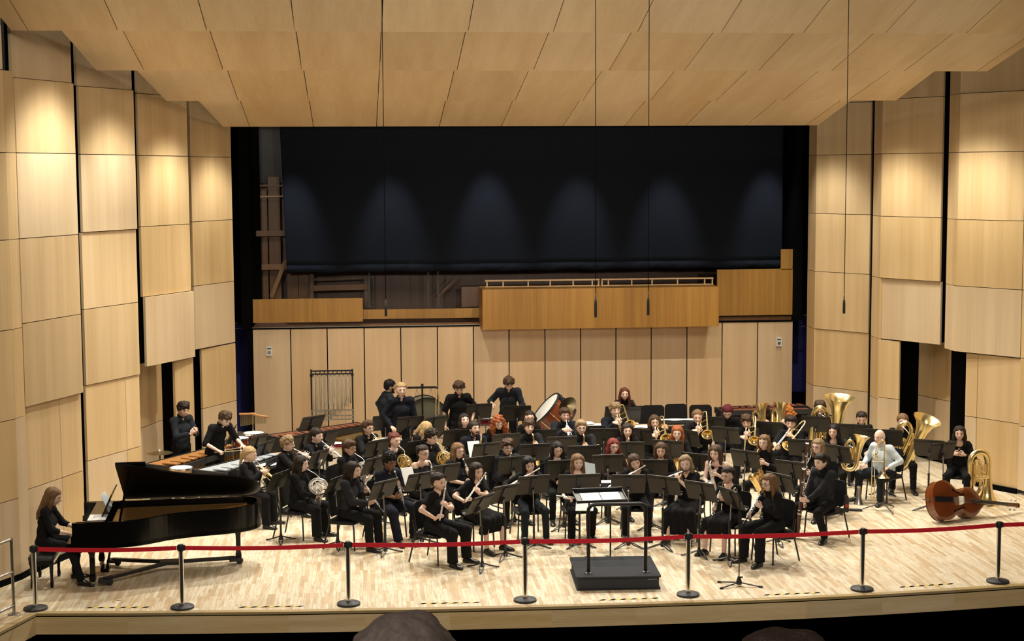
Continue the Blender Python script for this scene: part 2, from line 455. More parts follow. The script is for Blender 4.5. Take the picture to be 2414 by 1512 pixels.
# ------------------------------------------------------------------ back wall, organ loft
YB = 35.0
mb = MB(); xs = [aty(px, 900, YB).x for px in (597.5, 687, 773, 860, 946, 1032, 1117, 1200.5, 1285, 1369, 1452, 1535, 1619, 1701.5, 1785, 1868)]
zt = 2.57
for a, b in zip(xs, xs[1:]):
    mb.slab([(a + .012, YB, .02), (b - .012, YB, .02), (b - .012, YB, zt), (a + .012, YB, zt)], .04)
structure('wall_back', mb, M['backpanel'])
mb = MB(); mb.box(((xs[0] + xs[-1]) / 2, YB + .1, 1.28), (xs[-1] - xs[0], .04, 2.54)); structure('wall_back_void', mb, M['black'])
mb = MB(); mb.box(((xs[0] + xs[-1]) / 2, YB + .02, zt + .02), (xs[-1] - xs[0] + .02, .1, .035)); structure('trim_2', mb, M['black'])
mb = MB(); mb.box(((xs[0] - .97) / 2, YB - .035, zt + .042), (-.97 - xs[0], .02, .012)); structure('trim_3', mb, M['satin'])
# backstage beside the back wall: blue light coloured into the walls, then black drapes
mb = MB()
for s in (-1, 1):
    mb.box((s * 7.4, 36.6, 1.25), (2.9, .05, 2.6))
structure('wall_blue_lit', mb, M['navy'])
mb = MB()
for s in (-1, 1):
    mb.box((s * 7.4, 36.4, 6.3), (2.9, .05, 7.4))
mb.box((xs[0] - .12, YB + .6, 5.2), (.22, 1.3, 5.2)); mb.box((xs[-1] + .1, YB + .6, 5.2), (.18, 1.3, 5.2))
mb.box((xs[0] - .06, YB + .6, 1.28), (.1, 1.2, 2.56))
mb.box((7.2, 36.3, .35), (2.2, .05, .75))
structure('wall_drape', mb, M['black'])
mb = MB(); mb.box((aty(568, 775, 35.6).x, 35.6, aty(568, 775, 35.6).z), (.24, .06, .012)); mb.box((aty(1888, 770, 35.6).x, 35.6, aty(1888, 770, 35.6).z), (.2, .06, .012)); structure('trim_4', mb, M['greywall'])


def facade(name, px0, py0, px1, py1, y, depth, m, kind='structure'):
    a, b = aty(px0, py1, y), aty(px1, py0, y)
    mb = MB(); mb.box(((a.x + b.x) / 2, y + depth / 2, (a.z + b.z) / 2), (b.x - a.x, depth, b.z - a.z))
    o = mb.build(name, m, None, False); o['kind'] = kind; return o


# organ chamber behind: side plaster, dark timber back
facade('wall_chamber', 560, 200, 1900, 790, 38.2, .05, M['brownwood'])
facade('wall_chamber_plaster', 583, 250, 672, 432, 37.6, .05, M['greywall'])
facade('wall_loft_left', 597, 703, 855, 762, 34.75, .06, M['oak'])
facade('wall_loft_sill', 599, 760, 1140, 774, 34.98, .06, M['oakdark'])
facade('wall_loft_middle', 855, 727, 1134, 753, 35.25, .06, M['oak'])
facade('wall_loft_right', 1690, 634, 1869, 745, 35.1, .06, M['oak'])
facade('wall_loft_right_return', 1841, 588, 1869, 636, 35.1, .06, M['oak'])
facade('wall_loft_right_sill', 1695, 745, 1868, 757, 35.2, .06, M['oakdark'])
mb = MB()
a = aty(1138, 778, 34.05); b = aty(1695, 676, 34.05)
mb.box(((a.x + b.x) / 2, 34.55, (a.z + b.z) / 2), (b.x - a.x, 1.0, b.z - a.z)); structure('wall_loft_balcony', mb, M['oak'])
BAL = (a, b)
# light-coloured rail above the projecting balcony: two frames side by side, each a thing
for k, (x0, x1, posts) in enumerate(((1143, 1413, [1148, 1186, 1245, 1297, 1351, 1396, 1411]), (1417, 1681, [1419, 1434, 1489, 1537, 1597, 1661, 1679]))):
    p = aty(x0, 668, 34.6); q = aty(x1, 665, 34.6); zb = b.z
    o = empty('balcony_railing', ((p.x + q.x) / 2, 34.6, zb), 0, ['pale timber railing on the left half of the amber oak balcony', 'pale timber railing on the right half of the amber oak balcony'][k], 'railing', 'railings on the balcony')
    mb = MB(); cx = (p.x + q.x) / 2
    mb.box((0, 0, .155), (q.x - p.x, .09, .03)); mb.build('top_rail', M['tan'], o, False)
    mb = MB(); mb.box((0, 0, .016), (q.x - p.x, .05, .02)); mb.build('bottom_rail', M['tan'], o, False)
    for px in posts:
        mb = MB(); mb.box((aty(px, 668, 34.6).x - cx, 0, .08), (.03, .03, .13)); mb.build('post', M['tan'], o, False)

mb = MB(); mb.box((0, 36.7, 2.56), (12.2, 3.2, .06)); structure('floor_loft', mb, M['brownwood'])
# black velour curtain hanging over the organ
o = empty('stage_curtain', (0, 35.45, 3.75), 0, 'long black velour curtain hanging across the organ loft opening', 'curtain')
a = aty(664, 640, 35.45); b = aty(1846, 300, 35.45)
mb = MB(); nx, nz = 260, 30; rnd = random.Random(3)
ph = [(rnd.uniform(.7, 4.5), rnd.uniform(0, 6.3), rnd.uniform(.3, 1)) for _ in range(9)]


def fold(x, t): return sum(math.sin(x * f + p + t * .5) * w for f, p, w in ph) * .036 * (.35 + .65 * t) + .03 * math.exp(-((x + 3.0 - t * .35) / .12) ** 2) * t - .03 * math.exp(-((x - 5.3) / .2) ** 2) * t


zb = aty(700, 640, 35.45).z + .13
for j in range(nz + 1):
    t = j / nz
    for i in range(nx + 1):
        x = a.x + (b.x - a.x) * i / nx + .06 * (1 - t) * 0 + (.12 * t * (1 - i / nx))
        mb.v.append((x, fold(x, t), 7.7 + (zb - 7.7) * t - 3.75))
for j in range(nz):
    for i in range(nx):
        k = j * (nx + 1) + i; mb.f.append((k, k + 1, k + nx + 2, k + nx + 1)); mb.m.append(0)
me = mb.mesh('drape', M['curtain']); d = link('drape', me, o); sd = d.modifiers.new('thickness', 'SOLIDIFY'); sd.thickness = .012
mb = MB()
for j in range(7):
    t = j / 6
    for i in range(nx + 1):
        x = a.x + .12 + (b.x - a.x - .12) * i / nx
        w = math.sin(x * 9 + 2 * math.sin(x * 2.3)) * .02 + math.sin(x * 17 + t * 3) * .012
        mb.v.append((x, fold(x, 1) - .05 * math.sin(t * math.pi) + w * math.sin(t * 3.1) - .01, zb - .16 * t - 3.75 + .012 * math.sin(x * 6.1) * t))
for j in range(6):
    for i in range(nx):
        k = j * (nx + 1) + i; mb.f.append((k, k + 1, k + nx + 2, k + nx + 1)); mb.m.append(0)
me = mb.mesh('bottom_hem', M['curtain']); d = link('bottom_hem', me, o); sd = d.modifiers.new('thickness', 'SOLIDIFY'); sd.thickness = .012

# wooden organ case seen left of the curtain and below its hem
o = empty('organ_scaffold', (-5.9, 36.5, 2.6), 0, 'dark brown timber frame holding the wooden organ pipes left of the curtain', 'scaffold')
OX, OY, OZ = -5.9, 36.5, 2.6


def px_bar(mb, x0, y0, x1, y1, y, w, h):
    a, b = aty(x0, y0, y), aty(x1, y1, y); off = V((OX, OY, OZ)); mb.bar(a - off, b - off, w, h)


for nm, args in (('upright', (605, 440, 612, 700)), ('upright', (864, 650, 864, 722)), ('upright', (735, 645, 735, 705))):
    mb = MB(); px_bar(mb, *args, 36.5, .06, .08); mb.build(nm, M['brownwood'], o, False)
for args in ((596, 438, 672, 438), (594, 464, 672, 463)):
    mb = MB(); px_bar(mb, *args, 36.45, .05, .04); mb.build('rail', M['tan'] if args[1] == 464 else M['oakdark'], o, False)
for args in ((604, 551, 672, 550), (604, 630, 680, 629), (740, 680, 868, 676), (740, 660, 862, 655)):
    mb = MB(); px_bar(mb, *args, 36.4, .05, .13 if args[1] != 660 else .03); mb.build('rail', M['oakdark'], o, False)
mb = MB(); px_bar(mb, 640, 700, 674, 612, 36.3, .05, .09); mb.build('brace', M['oakdark'], o, False)
mb = MB(); px_bar(mb, 1034, 697, 1076, 655, 36.9, .05, .06); mb.build('brace', M['oakdark'], o, False)
for k, px in enumerate((619, 649, 690, 716)):
    mb = MB(); tp = aty(px, [447, 417, 560, 560][k], 37.2).z
    mb.box((0, 0, (tp - 2.6) / 2), (.27, .27, tp - 2.6))
    mb.box((0, -.137, .5), (.12, .02, .1))
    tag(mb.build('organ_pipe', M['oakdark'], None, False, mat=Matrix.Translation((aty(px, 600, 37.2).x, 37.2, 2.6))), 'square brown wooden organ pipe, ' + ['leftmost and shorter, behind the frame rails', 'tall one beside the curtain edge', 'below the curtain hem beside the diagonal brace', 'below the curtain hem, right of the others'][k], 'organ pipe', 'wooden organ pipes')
for k, (px, y0, y1) in enumerate(((871, 645, 724), (1010, 645, 722), (1033, 648, 722))):
    p, q = aty(px, y1, 36), aty(px, y0, 36)
    mb = MB(); mb.box((0, 0, (q.z - p.z) / 2 + .15), (.035, .035, q.z - p.z + .3))
    mb.box((0, 0, .01), (.09, .09, .02))
    tag(mb.build('loft_post', M['greywall'], None, False, mat=Matrix.Translation(p)), 'thin pale metal post in the organ loft, ' + ['leftmost of three under the hem', 'middle of three under the hem', 'rightmost of three under the hem'][k], 'post', 'posts in the organ loft')
facade('wall_loft_box', 1088, 676, 1132, 724, 35.9, .3, M['brownwood'])

# two white alarm strobes on the back wall
for k, (px, py) in enumerate(((635, 828), (1835, 806))):
    p = aty(px, py, YB)
    o = empty('wall_strobe', p, 0, ['white alarm strobe on the left end of the back wall', 'white alarm strobe on the right end of the back wall'][k], 'alarm', 'alarm strobes on the back wall')
    mb = MB(); mb.box((0, -.03, 0), (.13, .06, .2), taper=.92); mb.build('housing', M['white'], o, False)
    mb = MB(); mb.box((0, -.065, -.025), (.07, .02, .06)); mb.build('lens', M['satin'], o, False)
    mb = MB(); mb.box((0, -.062, .06), (.09, .006, .03)); mb.build('grille', M['greywall'], o, False)

# four microphones hung on long cables
for k, (px, y0, y1, lab) in enumerate(((910, 722, 746, 'black microphone hung on a cable in front of the organ loft left part'), (1404, 708, 749, 'black microphone hung before the balcony, left one of two there'), (1528, 704, 744, 'black microphone hung before the balcony, right one of two there'), (1989.5, 708, 740, 'black microphone hung on a cable before the right shell wall'))):
    yy = 20.3
    p, q = aty(px, y1, yy), aty(px, y0, yy)
    o = empty('hanging_microphone', p, 0, lab, 'microphone', 'microphones hung over the band')
    L = q.z - p.z
    mb = MB(); mb.lathe([(0, 0), (.016, .002), (.018, .02), (.018, L * .75), (.012, L)], seg=10); mb.build('capsule', M['dark'], o)
    mb = MB(); mb.lathe([(.011, L), (.012, L + .05), (.006, L + .09)], seg=8); mb.build('connector', M['satin'], o)
    top = 9.7 - p.z
    mb = MB(); mb.tube([(0, 0, L + .08), (0, 0, top)], .0048, 6); mb.build('cable', M['black'], o)


# ------------------------------------------------------------------ smooth bodies: blended capsules turned into one surface
def surfnet(F, org, h):
    s = F < 0
    c = np.zeros(tuple(n - 1 for n in F.shape), np.int8)
    offs = [(i, j, k) for i in (0, 1) for j in (0, 1) for k in (0, 1)]
    nx, ny, nz = c.shape
    for i, j, k in offs: c += s[i:i + nx, j:j + ny, k:k + nz]
    idx = np.argwhere((c > 0) & (c < 8))
    if len(idx) == 0: return np.zeros((0, 3)), []
    val = {o: F[idx[:, 0] + o[0], idx[:, 1] + o[1], idx[:, 2] + o[2]] for o in offs}
    acc = np.zeros((len(idx), 3)); cnt = np.zeros(len(idx))
    for a in offs:
        for ax in range(3):
            if a[ax]: continue
            b = list(a); b[ax] = 1; b = tuple(b)
            va, vb = val[a], val[b]; mk = (va < 0) != (vb < 0)
            t = np.where(mk, va / np.where(mk, va - vb, 1), 0)
            p = np.array(a, float)[None] + t[:, None] * (np.array(b, float) - np.array(a, float))[None]
            acc += np.where(mk[:, None], p, 0); cnt += mk
    P = (idx + acc / cnt[:, None]) * h + org
    num = -np.ones(c.shape, np.int64); num[idx[:, 0], idx[:, 1], idx[:, 2]] = np.arange(len(idx))
    faces = []
    for ax in range(3):
        o1, o2 = [(1, 2), (2, 0), (0, 1)][ax]
        sa = [slice(None)] * 3; sb = [slice(None)] * 3; sa[ax] = slice(0, -1); sb[ax] = slice(1, None)
        ch = s[tuple(sa)] != s[tuple(sb)]
        e = np.argwhere(ch)
        e = e[(e[:, o1] > 0) & (e[:, o2] > 0) & (e[:, o1] < F.shape[o1] - 1) & (e[:, o2] < F.shape[o2] - 1)]
        if len(e) == 0: continue
        flip = s[e[:, 0], e[:, 1], e[:, 2]]
        q = []
        for d1, d2 in ((0, 0), (-1, 0), (-1, -1), (0, -1)):
            g = e.copy(); g[:, o1] += d1; g[:, o2] += d2; q.append(num[g[:, 0], g[:, 1], g[:, 2]])
        q = np.stack(q, 1); q[~flip] = q[~flip][:, ::-1]
        q = q[(q >= 0).all(1)]
        faces.append(q)
    return P, np.concatenate(faces)


class Sdf:
    """prims: (a, b, ra, rb, flat(axis, factor) or None, cuts [(point, normal)])"""
    def __init__(s, k=.03): s.p = []; s.k = k; s.sub = []

    def cap(s, a, b, ra, rb=None, flat=None, cuts=(), k=None):
        s.p.append((np.array(a, np.float32), np.array(b, np.float32), ra, ra if rb is None else rb, flat, cuts, s.k if k is None else k)); return s

    def run(s, h, noise=None, grow=0.0):
        lo = np.min([np.minimum(a, b) - max(ra, rb) * 1.0 for a, b, ra, rb, *_ in s.p], 0) - .05 - grow
        hi = np.max([np.maximum(a, b) + max(ra, rb) * 1.0 for a, b, ra, rb, *_ in s.p], 0) + .05 + grow
        n = np.ceil((hi - lo) / h).astype(int) + 1
        F = np.full(n, .2, np.float32)
        ax = [lo[i] + h * np.arange(n[i], dtype=np.float32) for i in range(3)]
        for a, b, ra, rb, flat, cuts, k in s.p:
            m = max(ra, rb) + k + .03 + grow
            l = np.maximum(((np.minimum(a, b) - m - lo) / h).astype(int), 0); u = np.minimum(((np.maximum(a, b) + m - lo) / h).astype(int) + 2, n)
            X = ax[0][l[0]:u[0], None, None]; Y = ax[1][None, l[1]:u[1], None]; Z = ax[2][None, None, l[2]:u[2]]
            ba = b - a; L2 = float(ba @ ba)
            px, py, pz = X - a[0], Y - a[1], Z - a[2]
            t = np.clip((px * ba[0] + py * ba[1] + pz * ba[2]) / L2, 0, 1) if L2 > 1e-10 else 0
            dx, dy, dz = px - t * ba[0], py - t * ba[1], pz - t * ba[2]
            if flat is not None:
                f, q = np.array(flat[0], np.float32), flat[1]
                w = (dx * f[0] + dy * f[1] + dz * f[2]) * (q - 1)
                dx, dy, dz = dx + w * f[0], dy + w * f[1], dz + w * f[2]
            d = np.sqrt(dx * dx + dy * dy + dz * dz) - (ra + (rb - ra) * t)
            for c, nn in cuts:
                d = np.maximum(d, (X - c[0]) * nn[0] + (Y - c[1]) * nn[1] + (Z - c[2]) * nn[2])
            G = F[l[0]:u[0], l[1]:u[1], l[2]:u[2]]
            hh = np.maximum(k - np.abs(G - d), 0) / max(k, 1e-6)
            F[l[0]:u[0], l[1]:u[1], l[2]:u[2]] = np.minimum(G, d) - hh * hh * k * .25
        X, Y, Z = ax[0][:, None, None], ax[1][None, :, None], ax[2][None, None, :]
        if noise is not None: F = F + noise(X, Y, Z)
        for f in s.sub: F = np.maximum(F, f(X, Y, Z))
        return surfnet(F, lo, h)


def np_mesh(name, P, Q, mats):
    me = bpy.data.meshes.new(name); n, m = len(P), len(Q)
    me.vertices.add(n); me.vertices.foreach_set('co', np.asarray(P, np.float32).ravel())
    me.loops.add(m * 4); me.loops.foreach_set('vertex_index', np.asarray(Q, np.int32).ravel())
    me.polygons.add(m); me.polygons.foreach_set('loop_start', np.arange(0, m * 4, 4, dtype=np.int32)); me.polygons.foreach_set('loop_total', np.full(m, 4, np.int32))
    me.polygons.foreach_set('use_smooth', np.ones(m, bool))
    for q in (mats if isinstance(mats, (list, tuple)) else [mats]): me.materials.append(q)
    me.update(calc_edges=True); return me


def nv(a): return V(a)


def sstep(a, b, x):
    t = min(1, max(0, (x - a) / (b - a))); return t * t * (3 - 2 * t)


def head_template(fem):
    """closed head with brow, nose, lips, chin; origin in the middle of the head, face towards +Y"""
    NA, NP = 44, 34; vs, fs = [], []
    for j in range(NP + 1):
        p = math.pi * j / NP
        for i in range(NA):
            u = 2 * math.pi * i / NA; a = u - .42 * math.sin(u)          # denser at the front (a = 0)
            x, y, z = math.sin(p) * math.sin(a), math.sin(p) * math.cos(a), math.cos(p)
            sx, sy, sz = .076, .096, .118
            X, Y, Z = x * sx, y * sy, z * sz
            low = sstep(-.01, -.115, Z)
            X *= 1 - (.40 if fem else .32) * low
            if Y < 0: Y *= 1 - .55 * sstep(-.03, -.10, Z); X *= 1 - .25 * sstep(-.05, -.11, Z)
            else: Y *= 1 + .06 * low
            fr = max(0, y) ** 2
            g = lambda cx, cz, wx, wz: math.exp(-((abs(X) - cx) / wx) ** 2 - ((Z - cz) / wz) ** 2) * fr
            Y += .026 * math.exp(-(X / .013) ** 2) * sstep(.03, -.018, Z) * sstep(-.038, -.022, Z) * fr
            Y += .004 * g(.02, .036, .03, .01) - .011 * g(.033, .012, .015, .013) + .004 * g(.04, -.018, .02, .02)
            Y += .006 * math.exp(-(X / .022) ** 2 - ((Z + .058) / .011) ** 2) * fr + .010 * math.exp(-(X / .024) ** 2 - ((Z + .098) / .016) ** 2) * fr
            vs.append((X, Y, Z))
    for j in range(NP):
        for i in range(NA):
            k = (i + 1) % NA; fs.append((j * NA + i, (j + 1) * NA + i, (j + 1) * NA + k, j * NA + k))
    mb = MB(); mb.add(vs, fs, 0)
    for s in (-1, 1):
        rot = Matrix.Rotation(s * .35, 3, 'Z')
        mb.ell((s * .074, -.008, .0), (.010, .018, .032), rot, 8, 6, 0)
        mb.ell((s * .032, .0785, .011), (.0120, .008, .0052), None, 8, 6, 2)
        mb.ell((s * .032, .0840, .0105), (.0052, .0032, .0048), None, 8, 6, 3)
        mb.ell((s * .032, .0815, .0185), (.0150, .0075, .0055), None, 8, 5, 5)
        mb.ell((s * .032, .0865, .0150), (.0135, .0035, .0016), None, 8, 5, 3)
        mb.ell((s * .033, .0885, .0345), (.0175, .0045, .0028), Matrix.Rotation(-s * .3, 3, 'Z') @ Matrix.Rotation(s * .12, 3, 'Y'), 8, 5, 4)
    mb.ell((0, .1005, -.0545), (.021, .006, .0048), None, 10, 5, 1)
    mb.ell((0, .1000, -.0625), (.017, .006, .0055), None, 10, 5, 1)
    return mb


HEADS = {True: head_template(True), False: head_template(False)}


def hand_mb(curl=.8, spread=.0, thumb=.6, s=1.0):
    """hand lying along +Y from the wrist, palm facing -Z, thumb on the +X side (a left hand seen from above is mirrored)"""
    mb = MB()
    mb.tube([(0, -.03, 0), (0, 0, 0), (.0, .03, .0), (.0, .06, 0), (0, .088, 0)], [.024, .026, .034, .040, .036], 10)
    mb.v = [(x, y, z * (.50 + .15 * max(0, 1 - abs(y) / .02))) for x, y, z in mb.v]
    for k, (fx, ln) in enumerate(((.029, .070), (.010, .079), (-.010, .073), (-.029, .057))):
        p = V((fx, .085, 0)); ang = -.1; pts = [p - V((0, .02, 0)), p.copy()]
        for seg, fr in ((0, .45), (1, .32), (2, .25)):
            ang -= curl * (.75 if seg == 0 else 1.0) * (1 + .08 * k)
            p = p + V((spread * fx * 4, math.cos(ang), math.sin(ang))) * ln * fr; pts.append(p.copy())
        mb.tube(pts, [.0095, .0095, .009, .008, .006], 7)
    t = V((.034, .022, -.004)); d = V((.75, .65, -.15 - thumb * .5)).normalized(); d2 = V((.1, .9, -.45 - thumb * .6)).normalized()
    mb.tube([t - d * .02, t, t + d * .035, t + d * .035 + d2 * .028, t + d * .035 + d2 * .046], [.012, .0125, .0105, .009, .006], 7)
    if s != 1: mb.v = [(x * s, y * s, z * s) for x, y, z in mb.v]
    return mb


SKIN = {}


def skin(c):
    if c not in SKIN:
        m = plain('skin_%d' % len(SKIN), c, .5, spec=.4); b = m.node_tree.nodes['Principled BSDF']
        b.inputs['Subsurface Weight'].default_value = 0
        lip = plain('lips_%d' % len(SKIN), (c[0] * .72, c[1] * .42, c[2] * .42), .45)
        SKIN[c] = (m, lip, plain('eyelid_%d' % len(SKIN), (c[0] * .80, c[1] * .70, c[2] * .68), .5))
    return SKIN[c]


PALE, FAIR, TANNED, BROWN = (.80, .56, .46), (.73, .49, .385), (.58, .36, .25), (.30, .16, .095)
EYEW = plain('eye_white', (.62, .60, .57), .3); IRIS = plain('dark_iris', (.02, .014, .01), .25)
HAIRC = {'black': (.008, .007, .007), 'dark': (.022, .014, .010), 'brown': (.065, .036, .020), 'lightbrown': (.17, .095, .045), 'blond': (.42, .29, .14), 'dirty': (.25, .17, .09),
         'red': (.27, .075, .020), 'auburn': (.11, .03, .018), 'dyed': (.16, .022, .016), 'orange': (.45, .15, .03), 'grey': (.26, .23, .20), 'maroon': (.10, .012, .022)}


def hair_mat(name, col, sc=150, bump=.4):
    m, nt, b = _mat(name); N, L = nt.nodes.new, nt.links.new
    tc = N('ShaderNodeTexCoord'); mp = N('ShaderNodeMapping'); mp.inputs['Scale'].default_value = (sc, sc, sc * .09); L(tc.outputs['Object'], mp.inputs['Vector'])
    n = N('ShaderNodeTexNoise'); n.inputs['Scale'].default_value = 1; n.inputs['Detail'].default_value = 3; n.inputs['Distortion'].default_value = .8; L(mp.outputs['Vector'], n.inputs['Vector'])
    mx = N('ShaderNodeMix'); mx.data_type = 'RGBA'; mx.inputs['A'].default_value = (*[c * .45 for c in col], 1); mx.inputs['B'].default_value = (*[min(1, c * 1.55) for c in col], 1)
    L(n.outputs['Fac'], mx.inputs['Factor']); L(mx.outputs['Result'], b.inputs['Base Color'])
    bp = N('ShaderNodeBump'); bp.inputs['Strength'].default_value = bump; bp.inputs['Distance'].default_value = .012; L(n.outputs['Fac'], bp.inputs['Height']); L(bp.outputs['Normal'], b.inputs['Normal'])
    b.inputs['Roughness'].default_value = .55; b.inputs['Specular IOR Level'].default_value = .22
    return m


HAIRM = {k: hair_mat('hair_' + k, v) for k, v in HAIRC.items()}
CL = {k: plain('cloth_' + k, v, .92, spec=.18, bump=.35, bscale=22) for k, v in {
    'black': (.0085, .0085, .0095), 'navy': (.012, .014, .022), 'charcoal': (.020, .021, .025), 'white': (.60, .68, .74), 'plum': (.030, .018, .020), 'grey': (.05, .05, .055), 'slate': (.016, .020, .026)}.items()}
CL['pattern'] = plain('cloth_print', (.45, .42, .40), .9, noise=.9, nscale=28)
SHOE = plain('black_shoe_leather', (.010, .010, .010), .3); SOLE = plain('shoe_sole', (.02, .02, .02), .7)
GLASS = plain('dark_spectacle_frame', (.015, .012, .012), .3); GOLDF = plain('thin_metal_frame', (.14, .10, .07), .3, .5)


def ik(a, c, l1, l2, pole):
    """elbow or knee between a and c"""
    d = c - a; L = d.length
    if L > (l1 + l2) * .995: c = a + d * ((l1 + l2) * .995 / L); d = c - a; L = d.length
    if L < abs(l1 - l2) + .02: L = abs(l1 - l2) + .02
    u = d.normalized(); x = (l1 * l1 - l2 * l2 + L * L) / (2 * L); hgt = math.sqrt(max(0, l1 * l1 - x * x))
    p = pole - u * pole.dot(u); p = p.normalized() if p.length > 1e-5 else u.orthogonal()
    return a + u * x + p * hgt, c


class Rig: pass


def rig_of(seated, s=1.0, fem=False, lean=6, head=(0, 8, 0), seat=.455, legs=0, spread=.0, twist=0.0, side=0.0, bend=0.0):
    """joint places in the person's own frame: facing +Y, +X to their right"""
    r = Rig(); r.s, r.fem, r.seated = s, fem, seated
    a, b = R(lean), R(side)
    u = V((math.sin(b), math.sin(a), math.cos(a))).normalized()
    r.pel = V((0, 0, seat + .085 * s)) if seated else V((0, 0, .93 * s))
    r.u = u
    r.chest = r.pel + u * .27 * s
    u2 = V((math.sin(b), math.sin(a + R(bend)), math.cos(a + R(bend)))).normalized()
    r.neck = r.chest + u2 * .25 * s
    sw = (.148 if fem else .168) * s
    rt = Matrix.Rotation(-R(twist), 3, 'Z')
    r.sh = [r.neck - u2 * .055 * s + rt @ V((k * sw, 0, 0)) for k in (-1, 1)]          # left, right
    yaw, pit, rol = head
    r.hrot = Matrix.Rotation(-R(yaw), 3, 'Z') @ Matrix.Rotation(-R(pit), 3, 'X') @ Matrix.Rotation(R(rol), 3, 'Y')
    r.hs = 1.10 * (.5 + .5 * s)
    nd = (u2 + V((0, .25, .9)) + (r.hrot @ V((0, 0, 1))) * .8).normalized()
    r.hb = r.neck + nd * .043 * s
    r.head = r.hb + r.hrot @ V((0, .020, .092)) * r.hs
    r.mouth = r.head + r.hrot @ V((0, .108, -.058)) * r.hs
    hw = (.095 if fem else .09) * s
    r.hip = [r.pel + V((k * hw, .0, -.005)) for k in (-1, 1)]
    r.knee, r.ank, r.toe = [], [], []
    for i, k in enumerate((-1, 1)):
        if seated:
            ka = R(6 + spread) * k; kn = r.hip[i] + V((math.sin(ka), math.cos(ka), -.02)) * .43 * s
            kn.z = max(.47 * s, seat + .03)
            off = V((.0, .02, 0)) if legs == 0 else V((.0, -.12, 0)) if legs == 1 else V((0, .16, 0))
            if legs == 3: off = V((0, .05 if k > 0 else -.14, 0))
            if legs == 4: off = V((0, .14 if k > 0 else -.05, 0))
            an = V((kn.x + off.x + k * .01, kn.y + off.y, .085))
            td = V((math.sin(ka) + k * .05, math.cos(ka), 0)).normalized()
        else:
            kn = V((k * (hw + .02), .03, .50 * s)); an = V((k * (hw + .03), 0, .085)); td = V((k * .2, 1, 0)).normalized()
        r.knee.append(kn); r.ank.append(an); r.toe.append(td)
    r.wri = [None, None]; r.hd = [None, None]; r.hn = [None, None]; r.curl = [.8, .8]; r.elb = [None, None]
    r.pole = [V((-.6, -.25, -.75)), V((.6, -.25, -.75))]
    return r


def rest_arm(r, i):
    k = (-1, 1)[i]
    if r.seated: set_hand(r, i, V((k * .11, .30 * r.s, r.knee[i].z + .075)), V((-k * .25, 1, -.25)), V((0, 0, -1)), .35)
    else: set_hand(r, i, V((k * (.21 if r.fem else .25), .06, .80 * r.s)), V((0, .25, -1)), V((-k, 0, 0)), .4)


def set_hand(r, i, palm, hd, hn, curl=.8):
    """palm centre, direction of the fingers, direction the palm faces"""
    hd = V(hd).normalized(); r.wri[i] = V(palm) - hd * .055 * r.s; r.hd[i] = hd; r.hn[i] = V(hn); r.curl[i] = curl


